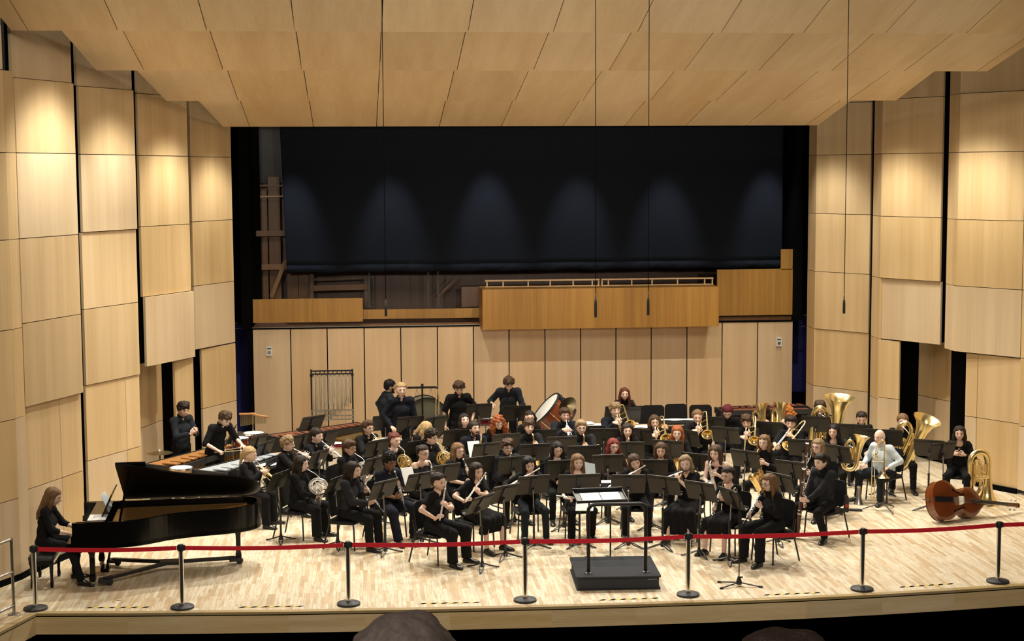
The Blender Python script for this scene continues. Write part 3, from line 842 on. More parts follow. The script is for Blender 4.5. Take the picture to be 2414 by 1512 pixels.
def build_person(r, root, P):
    """P: look of this person"""
    s, fem = r.s, r.fem; ga = P.get('girth', 1.0); fx = (1, 0, 0); fy = (0, 1, 0)
    top, low = P.get('top', 'shirt'), P.get('low', 'trousers')
    rnd = random.Random(P['seed'])
    for i in (0, 1):
        if r.wri[i] is None: rest_arm(r, i)
        r.elb[i], r.wri[i] = ik(r.sh[i], r.wri[i], .285 * s, .255 * s, r.pole[i])
    skm, lipm = skin(P['skin'])[:2]; T = lambda p: tuple(p)
    waist = r.pel + r.u * .13 * s
    cw = (.082 if fem else .098) * s * ga
    # ---- body
    B = Sdf(.035)
    B.cap(T(r.pel + V((-.055 * s, 0, 0))), T(r.pel + V((.055 * s, 0, 0))), .105 * s * ga, None, (fy, 1.15))
    B.cap(T(waist), T(r.chest), .102 * s * ga, .112 * s * ga, (fy, 1.3))
    B.cap(T(r.chest + V((-.05 * s, 0, .03))), T(r.chest + V((.05 * s, 0, .03))), cw - .004, None, (fy, 1.05))
    B.cap(T(r.neck + V((0, -.01, -.05 * s))), T(r.hb + V((0, .0, .01))), .052 * s, .047 * s)
    for i in (0, 1):
        B.cap(T(r.neck + V((0, -.005, -.045 * s))), T(r.sh[i]), .043 * s, .045 * s)
        B.cap(T(r.sh[i]), T(r.elb[i]), .043 * s * ga, .037 * s)
        B.cap(T(r.elb[i]), T(r.wri[i]), .037 * s * (1.05 if ga > 1.1 else 1), .025 * s, k=.02)
        B.cap(T(r.hip[i]), T(r.knee[i]), .080 * s * ga, .050 * s)
        B.cap(T(r.knee[i]), T(r.ank[i]), .050 * s, .035 * s)
    Pn, Q = B.run(.019)
    # ---- head and hands go into the same mesh
    hb = HEADS[fem]; hv = np.array(hb.v) * r.hs; Rm = np.array(r.hrot); hv = hv @ Rm.T + np.array(r.head)
    me_v = [tuple(p) for p in Pn]; me_f = [tuple(q) for q in Q]; me_m = [0] * len(me_f)
    o = len(me_v); me_v += [tuple(p) for p in hv]; me_f += [tuple(i + o for i in f) for f in hb.f]; me_m += hb.m
    for i in (0, 1):
        hm = hand_mb(r.curl[i], 0, .5, .98 * s)
        x, y, z = frame_of(r.hd[i], -r.hn[i])
        if i == 0: x = x            # thumb on +X: left hand palm down points its thumb to the right
        m = Matrix(((x.x, y.x, z.x, r.wri[i].x), (x.y, y.y, z.y, r.wri[i].y), (x.z, y.z, z.z, r.wri[i].z), (0, 0, 0, 1)))
        if i == 1: m = m @ Matrix.Diagonal((-1, 1, 1, 1))
        hm.xf(m); o = len(me_v); me_v += hm.v; me_f += [tuple(j + o for j in (f if i == 0 else f[::-1])) for f in hm.f]; me_m += [0] * len(hm.f)
    bm_ = MB(); bm_.v, bm_.f, bm_.m = me_v, me_f, me_m
    link('body', bm_.mesh('body', [skm, lipm, EYEW, IRIS, HAIRM[P['hair'][0] if P['hair'][0] not in ('blond', 'orange', 'red', 'maroon') else 'lightbrown'] if P['hair'] else HAIRM['dirty'], skin(P['skin'])[2]]), root)
    # ---- trousers or skirt
    clo = CL[P.get('lowc', 'black')]; G = Sdf(.03); wd = P.get('wide', 1.0)
    G.cap(T(r.pel + V((-.055 * s, 0, 0))), T(r.pel + V((.055 * s, 0, 0))), .118 * s * ga, None, (fy, 1.12))
    G.cap(T(r.pel), T(waist), .128 * s * ga, .125 * s * ga, (fy, 1.25))
    if low == 'skirt':
        mid = (r.knee[0] + r.knee[1]) / 2; an = (r.ank[0] + r.ank[1]) / 2
        kw = r.knee[1].x - mid.x
        for t in (-1, -.33, .33, 1):
            k0 = mid + V((kw * t, .0, 0)); h0 = r.pel + V((.09 * s * t, 0, 0)); a0 = V((an.x + (kw * 1.15 + .03) * t, an.y * .9 + .01, .30 if not P.get('long') else .14))
            G.cap(T(h0), T(k0), .095 * s * ga, .075 * s); G.cap(T(k0), T(a0), .075 * s, .07 * s, None, [(T(a0), (0, 0, -1))])
    else:
        for i in (0, 1):
            G.cap(T(r.hip[i]), T(r.knee[i]), .092 * s * ga, .066 * s * (.5 + .5 * wd) * (.4 + .6 * ga))
            e = r.ank[i] + V((0, 0, -.02)); dd = (e - r.knee[i]).normalized()
            G.cap(T(r.knee[i]), T(e), .064 * s * (.5 + .5 * wd), .052 * s * wd, None, [(T(e + dd * -.005), T(dd))])
    ph = [rnd.uniform(0, 6) for _ in range(6)]
    nz = lambda X, Y, Z: (np.sin(X * 41 + ph[0] + Z * 23) * np.sin(Y * 37 + ph[1] + Z * 31) * .0035 + np.sin(Z * 57 + Y * 29 + ph[2]) * np.sin(X * 19 + ph[3]) * .0022).astype(np.float32)
    Pn, Q = G.run(.0175, nz)
    link('skirt' if low == 'skirt' else 'trousers', np_mesh('skirt' if low == 'skirt' else 'trousers', Pn, Q, clo), root)
    # ---- top
    def upper(k, sl, neckr, gro, hem, vneck=0.0):
        """sl: sleeve length 0 none .. 1 wrist; gro: looseness"""
        S = Sdf(k)
        S.cap(T(r.pel + r.u * hem * s + V((-.045 * s, 0, 0))), T(r.pel + r.u * hem * s + V((.045 * s, 0, 0))), (.112 + gro) * s * ga, None, (fy, 1.12))
        S.cap(T(waist), T(r.chest), (.122 + gro) * s * ga, (.131 + gro) * s * ga, (fy, 1.25))
        ww = .030 if fem else .048
        S.cap(T(waist + V((-ww * s, 0, 0))), T(waist + V((ww * s, 0, 0))), (.112 + gro) * s * ga, None, (fy, 1.1))
        S.cap(T(r.chest + V((-.05 * s, 0, .03))), T(r.chest + V((.05 * s, 0, .03))), cw + .016 + gro, None, (fy, 1.05))
        if fem:
            for q in (-1, 1): S.cap(T(r.chest + V((q * .062 * s, .062 * s, .01))), T(r.chest + V((q * .062 * s, .066 * s, .0))), .068 * s * (.6 + .4 * ga), k=.04)
        for i in (0, 1):
            kk = (-1, 1)[i]
            if sl > 0: S.cap(T(r.neck + V((0, -.008, -.052 * s))), T(r.sh[i]), (.052 + gro) * s, (.060 + gro) * s)
            else:
                S.cap(T(r.chest + V((kk * .085 * s, 0, .03))), T(r.sh[i] + V((-kk * .055, 0, .035))), .045 * s, .026 * s)
            if sl <= 0: continue
            tu = min(1, sl / .5); e = r.sh[i].lerp(r.elb[i], tu); dd = (r.elb[i] - r.sh[i]).normalized()
            S.cap(T(r.sh[i]), T(e), (.055 + gro) * s * (.6 + .4 * ga), (.049 + gro + (.01 if sl <= .5 else 0)) * s, None, [] if tu >= 1 and sl > .5 else [(T(e), T(dd))])
            if sl > .5:
                t2 = (sl - .5) / .5; e2 = r.elb[i].lerp(r.wri[i], t2); dd = (r.wri[i] - r.elb[i]).normalized()
                S.cap(T(r.elb[i]), T(e2), (.047 + gro) * s, (.034 + gro * .8) * s, None, [(T(e2), T(dd))], k=.02)
        if neckr:
            nc = np.array(r.neck) + np.array((0, .012, .035 * s)); nd = np.array(r.u)
            S.cap(T(r.neck + V((0, -.01, -.06 * s))), T(r.neck + r.u * neckr * s), .067 * s, .060 * s, None, [(T(r.neck + r.u * neckr * s), T(r.u))], k=.02)
        if vneck:
            c = np.array(r.neck + V((0, .075 * s, -.03 * s)))
            S.sub.append(lambda X, Y, Z: (np.minimum.reduce(np.broadcast_arrays((Z - (c[2] - vneck)) - np.abs(X - c[0]) * 1.9, (Y - (c[1] - .105 * s)), Z * 0 + 1))).astype(np.float32))
        return S
    col = CL[P.get('topc', 'black')]; sl = P.get('sleeve', .97)
    nz2 = lambda X, Y, Z: (np.sin(X * 33 + ph[1] + Z * 27) * np.sin(Y * 31 + ph[2] - Z * 21) * .004 + np.sin(Z * 47 + X * 23 + ph[4]) * np.sin(Y * 25 + ph[5]) * .0025).astype(np.float32)
    if top == 'blazer':
        Pn, Q = upper(.03, 0.6, .055, .002, .0).run(.019)
        link('turtleneck' if P.get('roll', True) else 'shirt', np_mesh('shirt', Pn, Q, CL['black']), root)
        Pn, Q = upper(.035, sl, 0, .012, -.03, .20).run(.0175, nz2)
        link('jacket', np_mesh('jacket', Pn, Q, col), root)
    else:
        nk = {'shirt': .045, 'sweater': .02, 'tee': 0, 'vee': 0, 'strap': 0, 'turtle': .075, 'bare': 0}[top]
        if top == 'bare': sl = .3
        S = upper(.032, 0 if top == 'strap' else sl, nk, .004 if top != 'shirt' else .008, .02, {'vee': .13, 'tee': .055, 'strap': .16, 'bare': .10, 'shirt': .04}.get(top, 0))
        if top == 'bare':
            zc = r.sh[0].z - .035
            S.sub.append(lambda X, Y, Z: (Z + X * 0 + Y * 0 - zc).astype(np.float32))
        Pn, Q = S.run(.0175, nz2)
        link('shirt', np_mesh('shirt', Pn, Q, col), root)
        if top == 'shirt':
            mb = MB(); x, y, z = frame_of(r.u + V((0, -.15, 0)), (0, 1, 0))
            cp = r.neck + r.u * .03 * s
            for q in (-1, 1):
                mb.tube([cp + V((0, -.066, .012)) * s, cp + V((q * .062, -.02, .0)) * s, cp + V((q * .05, .05, -.02)) * s, cp + V((q * .014, .078, -.045)) * s], [.013, .014, .013, .006], 6, sm=3)
            mb.build('collar', col, root)
    # ---- shoes
    for i in (0, 1):
        a, d = r.ank[i], r.toe[i]; side = V((d.y, -d.x, 0)); mb = MB()
        hl = a - d * .055; hl.z = 0
        L = .255 * s; rings = ((0, .028, .05), (.03, .036, .085), (.07, .038, .10), (.11, .038, .082), (.15, .043, .062), (.20, .045, .05), (.24, .036, .042), (.262, .016, .028))
        vs = []; n = 10
        for t, w, hgt in rings:
            c = hl + d * t * s
            for k in range(n):
                an = 2 * math.pi * k / n; zz = math.sin(an); vs.append(c + side * math.cos(an) * w + V((0, 0, .004 + (hgt * .5) * (1 + zz) if zz > -.3 else .004)))
        fs = [(j * n + k, j * n + (k + 1) % n, (j + 1) * n + (k + 1) % n, (j + 1) * n + k) for j in range(len(rings) - 1) for k in range(n)] + [tuple(range(n)), tuple(range((len(rings) - 1) * n, len(rings) * n))]
        mb.add(vs, fs); mb.build('shoe', SHOE, root)
    # ---- hair
    if P['hair']: make_hair(r, root, P, rnd)
    if P.get('glasses'):
        mb = MB()
        for q in (-1, 1):
            c = V((q * .033, .101, .010))
            mb.tube([c + V((math.cos(a) * .024, -abs(math.cos(a)) * .004, math.sin(a) * .019)) for a in [2 * math.pi * k / 12 for k in range(12)]], .0022, 5, closed=True)
            mb.tube([c + V((q * .024, 0, .004)), (q * .076, .075, .012), (q * .081, -.01, .008)], .0026, 5)
        mb.tube([(-.010, .103, .013), (.010, .103, .013)], .0026, 5)
        mb.v = [tuple(r.head + r.hrot @ (V(q) * r.hs)) for q in mb.v]
        mb.build('glasses', GOLDF if P['glasses'] == 2 else GLASS, root)


def make_hair(r, root, P, rnd):
    colr, style = P['hair'][0], P['hair'][1]; opt = P['hair'][2] if len(P['hair']) > 2 else 1.0
    ln = 0; a, b, c = (rnd.uniform(0, 6) for _ in range(3)); H = Sdf(.02); curly = style in ('curly', 'afro', 'bigcurly', 'mop')
    H.cap((0, -.012, .034), (0, -.022, .034), .0945, .092, ((0, 1, 0), .92), k=.02)
    fringe = .052
    if style in ('short', 'crop', 'mop', 'curly', 'afro', 'thin'):
        H.cap((0, -.045, -.02), (0, -.035, .02), .066, .08, None)
        if style in ('mop', 'curly'):
            H.cap((-.03, .045, .082), (.035, .05, .080), .036, .036); H.cap((-.04, -.0, .09), (.04, -.0, .09), .05, .05)
            for q in (-1, 1): H.cap((q * .066, .0, .0), (q * .07, -.02, .03), .026, .03)
            fringe = .045
        if style == 'afro': H.cap((0, -.01, .07), (0, -.01, .075), .095, .095); fringe = .05
        if style == 'short': H.cap((-.03, .05, .085), (.03, .05, .09), .028, .03)
    if style in ('long', 'bob', 'pony', 'bun', 'pigtails', 'bigcurly', 'halfup', 'longback'):
        H.cap((0, -.04, -.02), (0, -.035, .02), .072, .082)
        ln = {'long': .27, 'bob': .12, 'bigcurly': .22, 'halfup': .24, 'longback': .26}.get(style, 0) * opt
        if ln:
            w = .034 if style != 'bigcurly' else .062
            for q in (-1, 1):
                H.cap((q * .068, .012, .035), (q * .080, .018, -.06), .026, w, None); H.cap((q * .080, .018, -.06), (q * (.085 if style != 'bigcurly' else .13), .025 if style != 'longback' else -.04, -.06 - ln), w, w * .8)
                H.cap((q * .045, -.055, -.03), (q * .06, -.07, -.05 - ln), .05 if style != 'bigcurly' else .075, .035 if style != 'bigcurly' else .065)
            H.cap((0, -.07, -.03), (0, -.085, -.05 - ln), .055, .04)
        if style == 'pony': H.cap((0, -.10, .01), (0, -.115, -.02), .026, .03); H.cap((0, -.115, -.02), (0, -.11, -.20 * opt), .03, .016)
        if style == 'bun': H.cap((0, -.112, .085 * opt + .02), (0, -.118, .09 * opt + .02), .042, .04)
        if style == 'pigtails':
            for q in (-1, 1): H.cap((q * .09, -.03, .04), (q * .105, -.03, -.02), .022, .026); H.cap((q * .105, -.03, -.02), (q * .10, .0, -.17), .026, .014)
    # separate locks lying on the skull so that the outline is not a smooth cap
    cen = V((0, -.015, .03))
    if style not in ('thin',):
        nl = {'curly': 70, 'afro': 60, 'mop': 54, 'bigcurly': 60, 'crop': 26, 'short': 40}.get(style, 26)
        for q in range(nl):
            az, el = rnd.uniform(0, 6.283), rnd.uniform(.05, 1.5); dr = V((math.cos(az) * math.cos(el), math.sin(az) * math.cos(el), math.sin(el)))
            if dr.y > .55 and dr.z < .35: continue
            fl_ = V((dr.x * .5 + rnd.uniform(-.4, .4), .25 if dr.y > 0 else -.2, -.9)) if style != 'crop' else V((rnd.uniform(-.5, .5), .7, -.3))
            t_ = fl_ - dr * fl_.dot(dr); t_ = t_.normalized() if t_.length > .01 else V((1, 0, 0))
            ra = {'curly': .016, 'afro': .017, 'bigcurly': .022, 'crop': .008, 'short': .010}.get(style, .011); L_ = {'curly': .012, 'afro': .006, 'bigcurly': .02, 'crop': .02, 'short': .035}.get(style, .05)
            b0 = V((dr.x * .090, dr.y * .100, dr.z * .092)) + cen; b1 = b0 + t_ * L_; d1 = b1 - cen; b1 = cen + V((d1.x, d1.y, d1.z)).normalized() * .099
            H.cap(tuple(b0), tuple(b1), ra, ra * .55, k=.006)
    if style in ('long', 'bob', 'bigcurly', 'halfup', 'longback'):
        wv = .012 if style != 'bigcurly' else .03
        for q in range(22):
            az = rnd.uniform(.25, 2.9) * (1 if q % 2 else -1); x0, y0 = math.sin(az) * .078, math.cos(az) * .085 - .02
            if y0 > .035: continue
            lz = (.05 + ln) * rnd.uniform(.8, 1.12); kx = rnd.uniform(-wv, wv); b0 = V((x0, y0, .03)); b1 = V((x0 * 1.18 + kx, y0 + kx, -.05)); b2 = V((x0 * 1.22 - kx, y0 - (.03 if style == 'longback' else 0), -.04 - lz))
            ra = .015 if style != 'bigcurly' else .03
            H.cap(tuple(b0), tuple(b1), ra, ra, k=.008); H.cap(tuple(b1), tuple(b2), ra, ra * .5, k=.008)
    amp = {'curly': .008, 'afro': .009, 'bigcurly': .012, 'mop': .006}.get(style, .0028)
    fr = {'curly': 75, 'afro': 90, 'bigcurly': 52, 'mop': 60}.get(style, 60)
    a, b, c = (rnd.uniform(0, 6) for _ in range(3))
    if curly: noise = lambda X, Y, Z: (np.sin(X * fr + a + 2 * np.sin(Z * 31)) * np.sin(Y * fr + b) * np.sin(Z * fr + c) * amp * 1.6).astype(np.float32)
    else: noise = lambda X, Y, Z: ((np.sin(X * 95 + Y * 40 + a) + np.sin(Y * 80 - X * 30 + b)) * amp * np.cos(Z * 9)).astype(np.float32)
    # keep the face clear
    fz = {'thin': .075, 'crop': .060}.get(style, fringe); half = .058 if style in ('long', 'bigcurly', 'halfup', 'bob') else .066
    tilt = .30 if style in ('long', 'halfup', 'bob') else .10
    if style in ('long', 'bob', 'halfup', 'bigcurly', 'longback', 'pony', 'bun', 'pigtails'): fz = .074 if opt != .99 else .045
    ff = -.2 if style in ('short', 'crop', 'thin', 'mop', 'curly', 'afro', 'bun', 'pony', 'pigtails') else .0

    def face(X, Y, Z):
        back = style in ('bun', 'pony', 'pigtails')
        d = np.minimum(Y - (-.004 if back else .022), np.minimum(fz + .007 * np.sin(X * 95 + a) + .005 * np.sin(X * 210 + b) - Z - np.abs(X) * tilt, (.1 if back else half + .006) - np.abs(X)))
        d2 = np.minimum(np.minimum(Y + .035, .088 - np.abs(X)), np.minimum(-.002 - Z, Z + .2)) if ff < 0 else d     # ears and jaw free
        d3 = np.minimum(np.minimum(Y + .02, .1 - np.abs(X)), -.01 - Z) if ff < 0 else d
        return np.maximum(d, np.maximum(d2, d3)).astype(np.float32)
    H.sub.append(lambda X, Y, Z: face(X, Y, Z))
    if style in ('short', 'crop', 'thin', 'mop', 'curly', 'afro', 'bun', 'pony', 'pigtails'):
        H.sub.append(lambda X, Y, Z: (np.minimum(-.085 - Z + X * 0, Y + .085 if style in ('pony', 'pigtails') else Z * 0 + X * 0 + Y * 0 + 1)).astype(np.float32) if style != 'pigtails' else (Z * 0 + X * 0 + Y * 0 - 1).astype(np.float32))
    Pn, Q = H.run(.0098 if style in ('long', 'bigcurly', 'longback', 'halfup') else .0085, noise)
    Pn = (Pn * r.hs) @ np.array(r.hrot).T + np.array(r.head)
    if style in ('long', 'bigcurly', 'halfup', 'bob', 'longback', 'pony', 'pigtails'):
        # the loose length hangs straight down however the head is bent
        pass
    link('hair', np_mesh('hair', Pn, Q, HAIRM[colr]), root)
    if P['hair'] and len(P['hair']) > 3 and P['hair'][3] == 'beard':
        mb = Sdf(.015)
        for q in (-1, 1): mb.cap((q * .058, .03, -.03), (q * .045, .055, -.085), .016, .022)
        mb.cap((-.03, .075, -.1), (.03, .075, -.1), .022, .022); mb.cap((-.022, .092, -.044), (.022, .092, -.044), .009, .009)
        Pn, Q = mb.run(.008); Pn = (Pn * r.hs) @ np.array(r.hrot).T + np.array(r.head)
        link('beard', np_mesh('beard', Pn, Q, HAIRM[colr]), root)


# ------------------------------------------------------------------ furniture and instruments: one prototype each, copies share its meshes
PROTO = {}
PS = 1.075          # people and band furniture against the hall's own measure


class Kit:
    """list of (part name, mesh, label, [sub-parts])"""
    def __init__(s): s.parts = []

    def add(s, name, mb, mat, label=None, smooth=True, angle=35, sub=None):
        s.parts.append((name, mb.mesh(name, mat, smooth, angle), label, sub or [])); return s

    def place(s, name, mat, label, cat, group=None, scale=1.0):
        if scale != 1.0: mat = mat @ Matrix.Scale(scale, 4)
        o = empty(name, label=label, cat=cat, group=group, mat=mat)
        for nm, me, lb, sub in s.parts:
            q = link(nm, me, o, lb)
            for sn, sm, sl in sub: link(sn, sm, q, sl)
        return o


def kit(f):
    def g(*a):
        k = (f.__name__,) + a
        if k not in PROTO: PROTO[k] = f(*a)
        return PROTO[k]
    return g


def loc(x, y, z=0.0, rz=0.0): return Matrix.Translation((x, y, z)) @ Matrix.Rotation(rz, 4, 'Z')


def rbox(w, d, h, r=.02, n=4):
    """rounded outline for prisms"""
    out = []
    for cx, cy, a0 in ((w / 2 - r, d / 2 - r, 0), (-w / 2 + r, d / 2 - r, 90), (-w / 2 + r, -d / 2 + r, 180), (w / 2 - r, -d / 2 + r, 270)):
        for k in range(n + 1):
            a = R(a0 + 90 * k / n); out.append((cx + r * math.cos(a), cy + r * math.sin(a)))
    return out


@kit
def chair_kit():
    K = Kit(); mb = MB()
    o = rbox(.46, .44, 0, .06, 5); n = len(o); vs = []
    for z, sc in ((.405, .94), (.415, 1.0), (.440, 1.0), (.452, .93)):
        vs += [(x * sc, y * sc, z - .012 * (y > .1)) for x, y in o]
    fs = [tuple(range(n - 1, -1, -1)), tuple(range(3 * n, 4 * n))] + [(j * n + i, j * n + (i + 1) % n, (j + 1) * n + (i + 1) % n, (j + 1) * n + i) for j in range(3) for i in range(n)]
    mb.add(vs, fs); K.add('seat', mb, M['chair'])
    mb = MB(); o = rbox(.44, .40, 0, .07, 5); vs = []
    for t in (0, 1):
        for x, z in o: vs.append((x, -.215 - .10 * (z + .2) + .05 * (x / .22) ** 2 * .8 + t * .02 - .02 * (1 - abs(z) / .2), .685 + z))
    n = len(o); fs = [tuple(range(n)), tuple(range(2 * n - 1, n - 1, -1))] + [(i, (i + 1) % n, n + (i + 1) % n, n + i) for i in range(n)]
    mb.add(vs, fs); K.add('backrest', mb, M['chair'])
    for q in (-1, 1):
        mb = MB(); mb.tube([(q * .19, .15, .40), (q * .205, .19, .38), (q * .215, .205, .2), (q * .225, .215, 0)], .0125, 8, sm=3); K.add('leg', mb, M['blackmetal'])
        mb = MB(); mb.tube([(q * .205, -.235, .62), (q * .205, -.20, .45), (q * .205, -.215, .36), (q * .23, -.30, 0)], .0125, 8, sm=3); K.add('leg', mb, M['blackmetal'])
    mb = MB(); mb.cyl((-.2, .13, .395), (.2, .13, .395), .011, 6); mb.cyl((-.2, -.17, .395), (.2, -.17, .395), .011, 6); mb.cyl((-.2, .13, .395), (-.2, -.2, .395), .011, 6); mb.cyl((.2, .13, .395), (.2, -.2, .395), .011, 6)
    K.add('seat_frame', mb, M['blackmetal'])
    return K


@kit
def stand_kit(h, tilt, wide):
    """music stand: the desk faces +Y (its player), back towards -Y; h is the height of the desk centre"""
    K = Kit(); w = .52 * wide
    t = R(tilt); ux = V((0, -math.sin(t), math.cos(t))); nx = V((0, math.cos(t), math.sin(t)))
    rot = Matrix((V((1, 0, 0)), nx, ux)).transposed(); c = V((0, 0, h))
    mb = MB(); o = rbox(w, .325, 0, .02, 3); n = len(o)
    vs = [c + rot @ V((x, -.004 - (.012 if abs(x) < .03 else 0), z)) for x, z in o] + [c + rot @ V((x, .004, z)) for x, z in o]
    mb.add(vs, [tuple(range(n)), tuple(range(2 * n - 1, n - 1, -1))] + [(i, n + i, n + (i + 1) % n, (i + 1) % n) for i in range(n)])
    mb.box(c + rot @ V((0, .035, -.16)), (w * .97, .07, .006), rot); mb.box(c + rot @ V((0, .068, -.150)), (w * .97, .005, .022), rot)
    mb.box(c + rot @ V((0, -.006, .125)), (w * .96, .006, .006), rot); mb.box(c + rot @ V((0, -.006, .105)), (w * .96, .006, .004), rot)
    K.add('desk', mb, M['stand'], None, False)
    mb = MB(); mb.box(c + rot @ V((0, -.013, -.02)), (.082, .022, .29), rot); mb.box(c + rot @ V((0, -.03, -.10)), (.04, .035, .10), rot)
    K.add('bracket', mb, M['blackmetal'], None, False)
    kp = c + rot @ V((.0, -.05, -.095))
    mb = MB(); mb.lathe([(0, -.012), (.014, -.008), (.014, .008), (0, .012)], kp, (1, 0, 0), 8); K.add('knob', mb, M['satin'], 'bright knob')
    mb = MB(); mb.cyl((0, -.035, .45), (0, -.035 - math.sin(t) * -.06, h - .09), .0105, 8); K.add('inner_post', mb, M['satin'], 'thin grey upper tube')
    mb = MB(); mb.cyl((0, -.035, .05), (0, -.035, .62 if h > .9 else .55), .0165, 10); mb.cyl((0, -.035, .60), (0, -.035, .63), .019, 10); K.add('outer_post', mb, M['blackmetal'])
    mb = MB(); mb.lathe([(0, .03), (.03, .035), (.034, .06), (.022, .11), (.018, .13)], (0, -.035, 0), (0, 0, 1), 10); K.add('hub', mb, M['blackmetal'])
    for k in range(3):
        a = R(90 + 120 * k); d = V((math.cos(a), math.sin(a), 0)); p = V((0, -.035, 0)); s = V((-d.y, d.x, 0))
        mb = MB()
        for q in (-1, 1):
            mb.tube([p + d * .02 + s * q * .012 + V((0, 0, .085)), p + d * .10 + s * q * .030 + V((0, 0, .055)), p + d * .20 + s * q * .018 + V((0, 0, .022)), p + d * .265 + V((0, 0, .010))], .009, 6, sm=2)
        K.add('leg', mb, M['blackmetal'])
    return K


def keys(mb, y0, y1, n, z, r=.009, rod=True, x=0.0, axis=1):
    for k in range(n):
        y = y0 + (y1 - y0) * k / max(1, n - 1); mb.lathe([(0, .004), (r, .004), (r, -.004), (0, -.004)], (x + (.004 if k % 2 else -.003), y, z), (0, 0, 1), 7)
    if rod: mb.cyl((x + .011, y0 - .02, z - .003), (x + .011, y1 + .02, z - .003), .0028, 5); mb.cyl((x - .010, y0, z - .004), (x - .010, y1, z - .004), .0024, 5)
    return mb


@kit
def flute_kit(kind):
    m = M['silver'] if kind == 'flute' else M['ebony']; f = 1 if kind == 'flute' else .55
    K = Kit(); mb = MB(); mb.lathe([(0, -.14), (.012, -.138), (.012, -.115), (.0098, -.11), (.0098, .03), (.0115, .04), (.0115, .06), (.0098, .07), (.0098, .40), (.0112, .41), (.0112, .425), (.0098, .43), (.0098, .53), (.0108, .535), (.007, .535)], (0, 0, 0), (0, 1, 0), 10)
    mb.v = [(x, y * f, z) for x, y, z in mb.v]; K.add('body', mb, m)
    mb = MB(); mb.ell((0, 0, .006), (.013, .019, .009), None, 8, 6); K.add('lip_plate', mb, m)
    mb = keys(MB(), .10 * f, .5 * f, int(14 * f) + 2, .013, .0088); mb.cyl((.012, .09 * f, .008), (.012, .5 * f, .008), .003, 5); K.add('keywork', mb, M['silver'])
    return K


@kit
def clarinet_kit(kind):
    K = Kit(); ob = kind == 'oboe'; L = .60 if ob else .66
    if ob:
        mb = MB(); mb.tube([(0, 0, 0), (0, .06, 0)], [.004, .0035], 6); K.add('reed', mb, M['tan'], 'pale reed')
        mb = MB(); mb.lathe([(.004, .055), (.009, .06), (.010, .10), (.0115, .3), (.0135, .50), (.015, .53), (.0145, .56), (.019, .60), (.016, .605)], (0, 0, 0), (0, 1, 0), 10); K.add('body', mb, M['ebony'])
    else:
        mb = MB(); mb.lathe([(.004, 0), (.008, .02), (.011, .06), (.012, .085)], (0, 0, 0), (0, 1, 0), 10); K.add('mouthpiece', mb, M['ebony'])
        mb = MB(); mb.lathe([(.0125, .035), (.0125, .06)], (0, 0, 0), (0, 1, 0), 10); K.add('ligature', mb, M['silver'], 'silver ligature')
        mb = MB(); mb.lathe([(.012, .085), (.0155, .09), (.0165, .115), (.0145, .15), (.0135, .16), (.0135, .34), (.0155, .345), (.0155, .365), (.014, .37), (.0145, .55), (.017, .56)], (0, 0, 0), (0, 1, 0), 10); K.add('body', mb, M['ebony'])
        mb = MB(); mb.lathe([(.017, .555), (.018, .58), (.024, .62), (.036, .66), (.033, .66), (.02, .62)], (0, 0, 0), (0, 1, 0), 14); K.add('bell', mb, M['ebony'])
    mb = keys(MB(), .14 if not ob else .1, L - .12, 13, .017, .0082); keys(mb, .2, L - .16, 7, .012, .007, True, .014); keys(mb, .2, L - .16, 6, .010, .007, True, -.014)
    for y in (.155, .352, .56) if not ob else (.1, .3, .52): mb.lathe([(.0162, -.006), (.0168, 0), (.0162, .006)], (0, y, 0), (0, 1, 0), 10)
    K.add('keywork', mb, M['silver'], 'silver keys')
    return K


@kit
def bassoon_kit(drop=0.0):
    """mouth at the origin, tube from the right hip up past the left of the head"""
    K = Kit(); b = V((.15, .16, -.66 - drop)); t = V((-.06, .32, .46 - drop)); d = (t - b).normalized(); sx = d.cross(V((0, 1, 0))).normalized()
    mb = MB(); mb.tube([b, b + d * .02, b + d * .40, b + d * .42], [.03, .034, .032, .03], 12); K.add('boot_joint', mb, M['bassoonwood'])
    mb = MB(); mb.tube([b + d * .40 - sx * .015, b + d * .95 - sx * .012], [.021, .018], 10); K.add('long_joint', mb, M['bassoonwood'])
    mb = MB(); mb.tube([b + d * .93 - sx * .012, b + d * 1.08 - sx * .012, t - sx * .012], [.021, .024, .021], 10); K.add('bell_joint', mb, M['bassoonwood'])
    mb = MB(); mb.lathe([(.021, -.015), (.028, -.012), (.029, 0), (.016, .004), (.014, -.02)], t - sx * .012, d, 14); K.add('bell_ring', mb, M['white'], 'white bell ring')
    mb = MB(); mb.tube([b + d * .40 + sx * .018, b + d * .72 + sx * .02], [.015, .011], 8); K.add('wing_joint', mb, M['bassoonwood'])
    w = b + d * .72 + sx * .02
    mb = MB(); mb.tube([w, w + d * .06, w + d * .10 + V((0, -.05, .02)), V((.0, .12, -.05)), V((.0, .09, .03)), V((0, .05, .02)), (0, 0, 0)], [.005, .005, .0045, .004, .0035, .003], 6, sm=4); K.add('bocal', mb, M['silver'], 'silver bocal')
    mb = MB()
    for k in range(13):
        p = b + d * (.06 + .075 * k) + V((0, -.03, 0)) + sx * (.02 if k % 2 else -.02); mb.ell(p, (.013, .008, .013), None, 7, 5)
    mb.tube([b + d * .1 + V((0, -.034, 0)), b + d * .98 + V((0, -.026, 0))], .0035, 5)
    for q in (.02, .39, .44, .93): mb.lathe([(.036, -.008), (.037, 0), (.036, .008)] if q < .42 else [(.024, -.008), (.025, 0), (.024, .008)], b + d * q - sx * (0 if q < .42 else .012), d, 12)
    K.add('keywork', mb, M['silver'], 'silver keys')
    return K


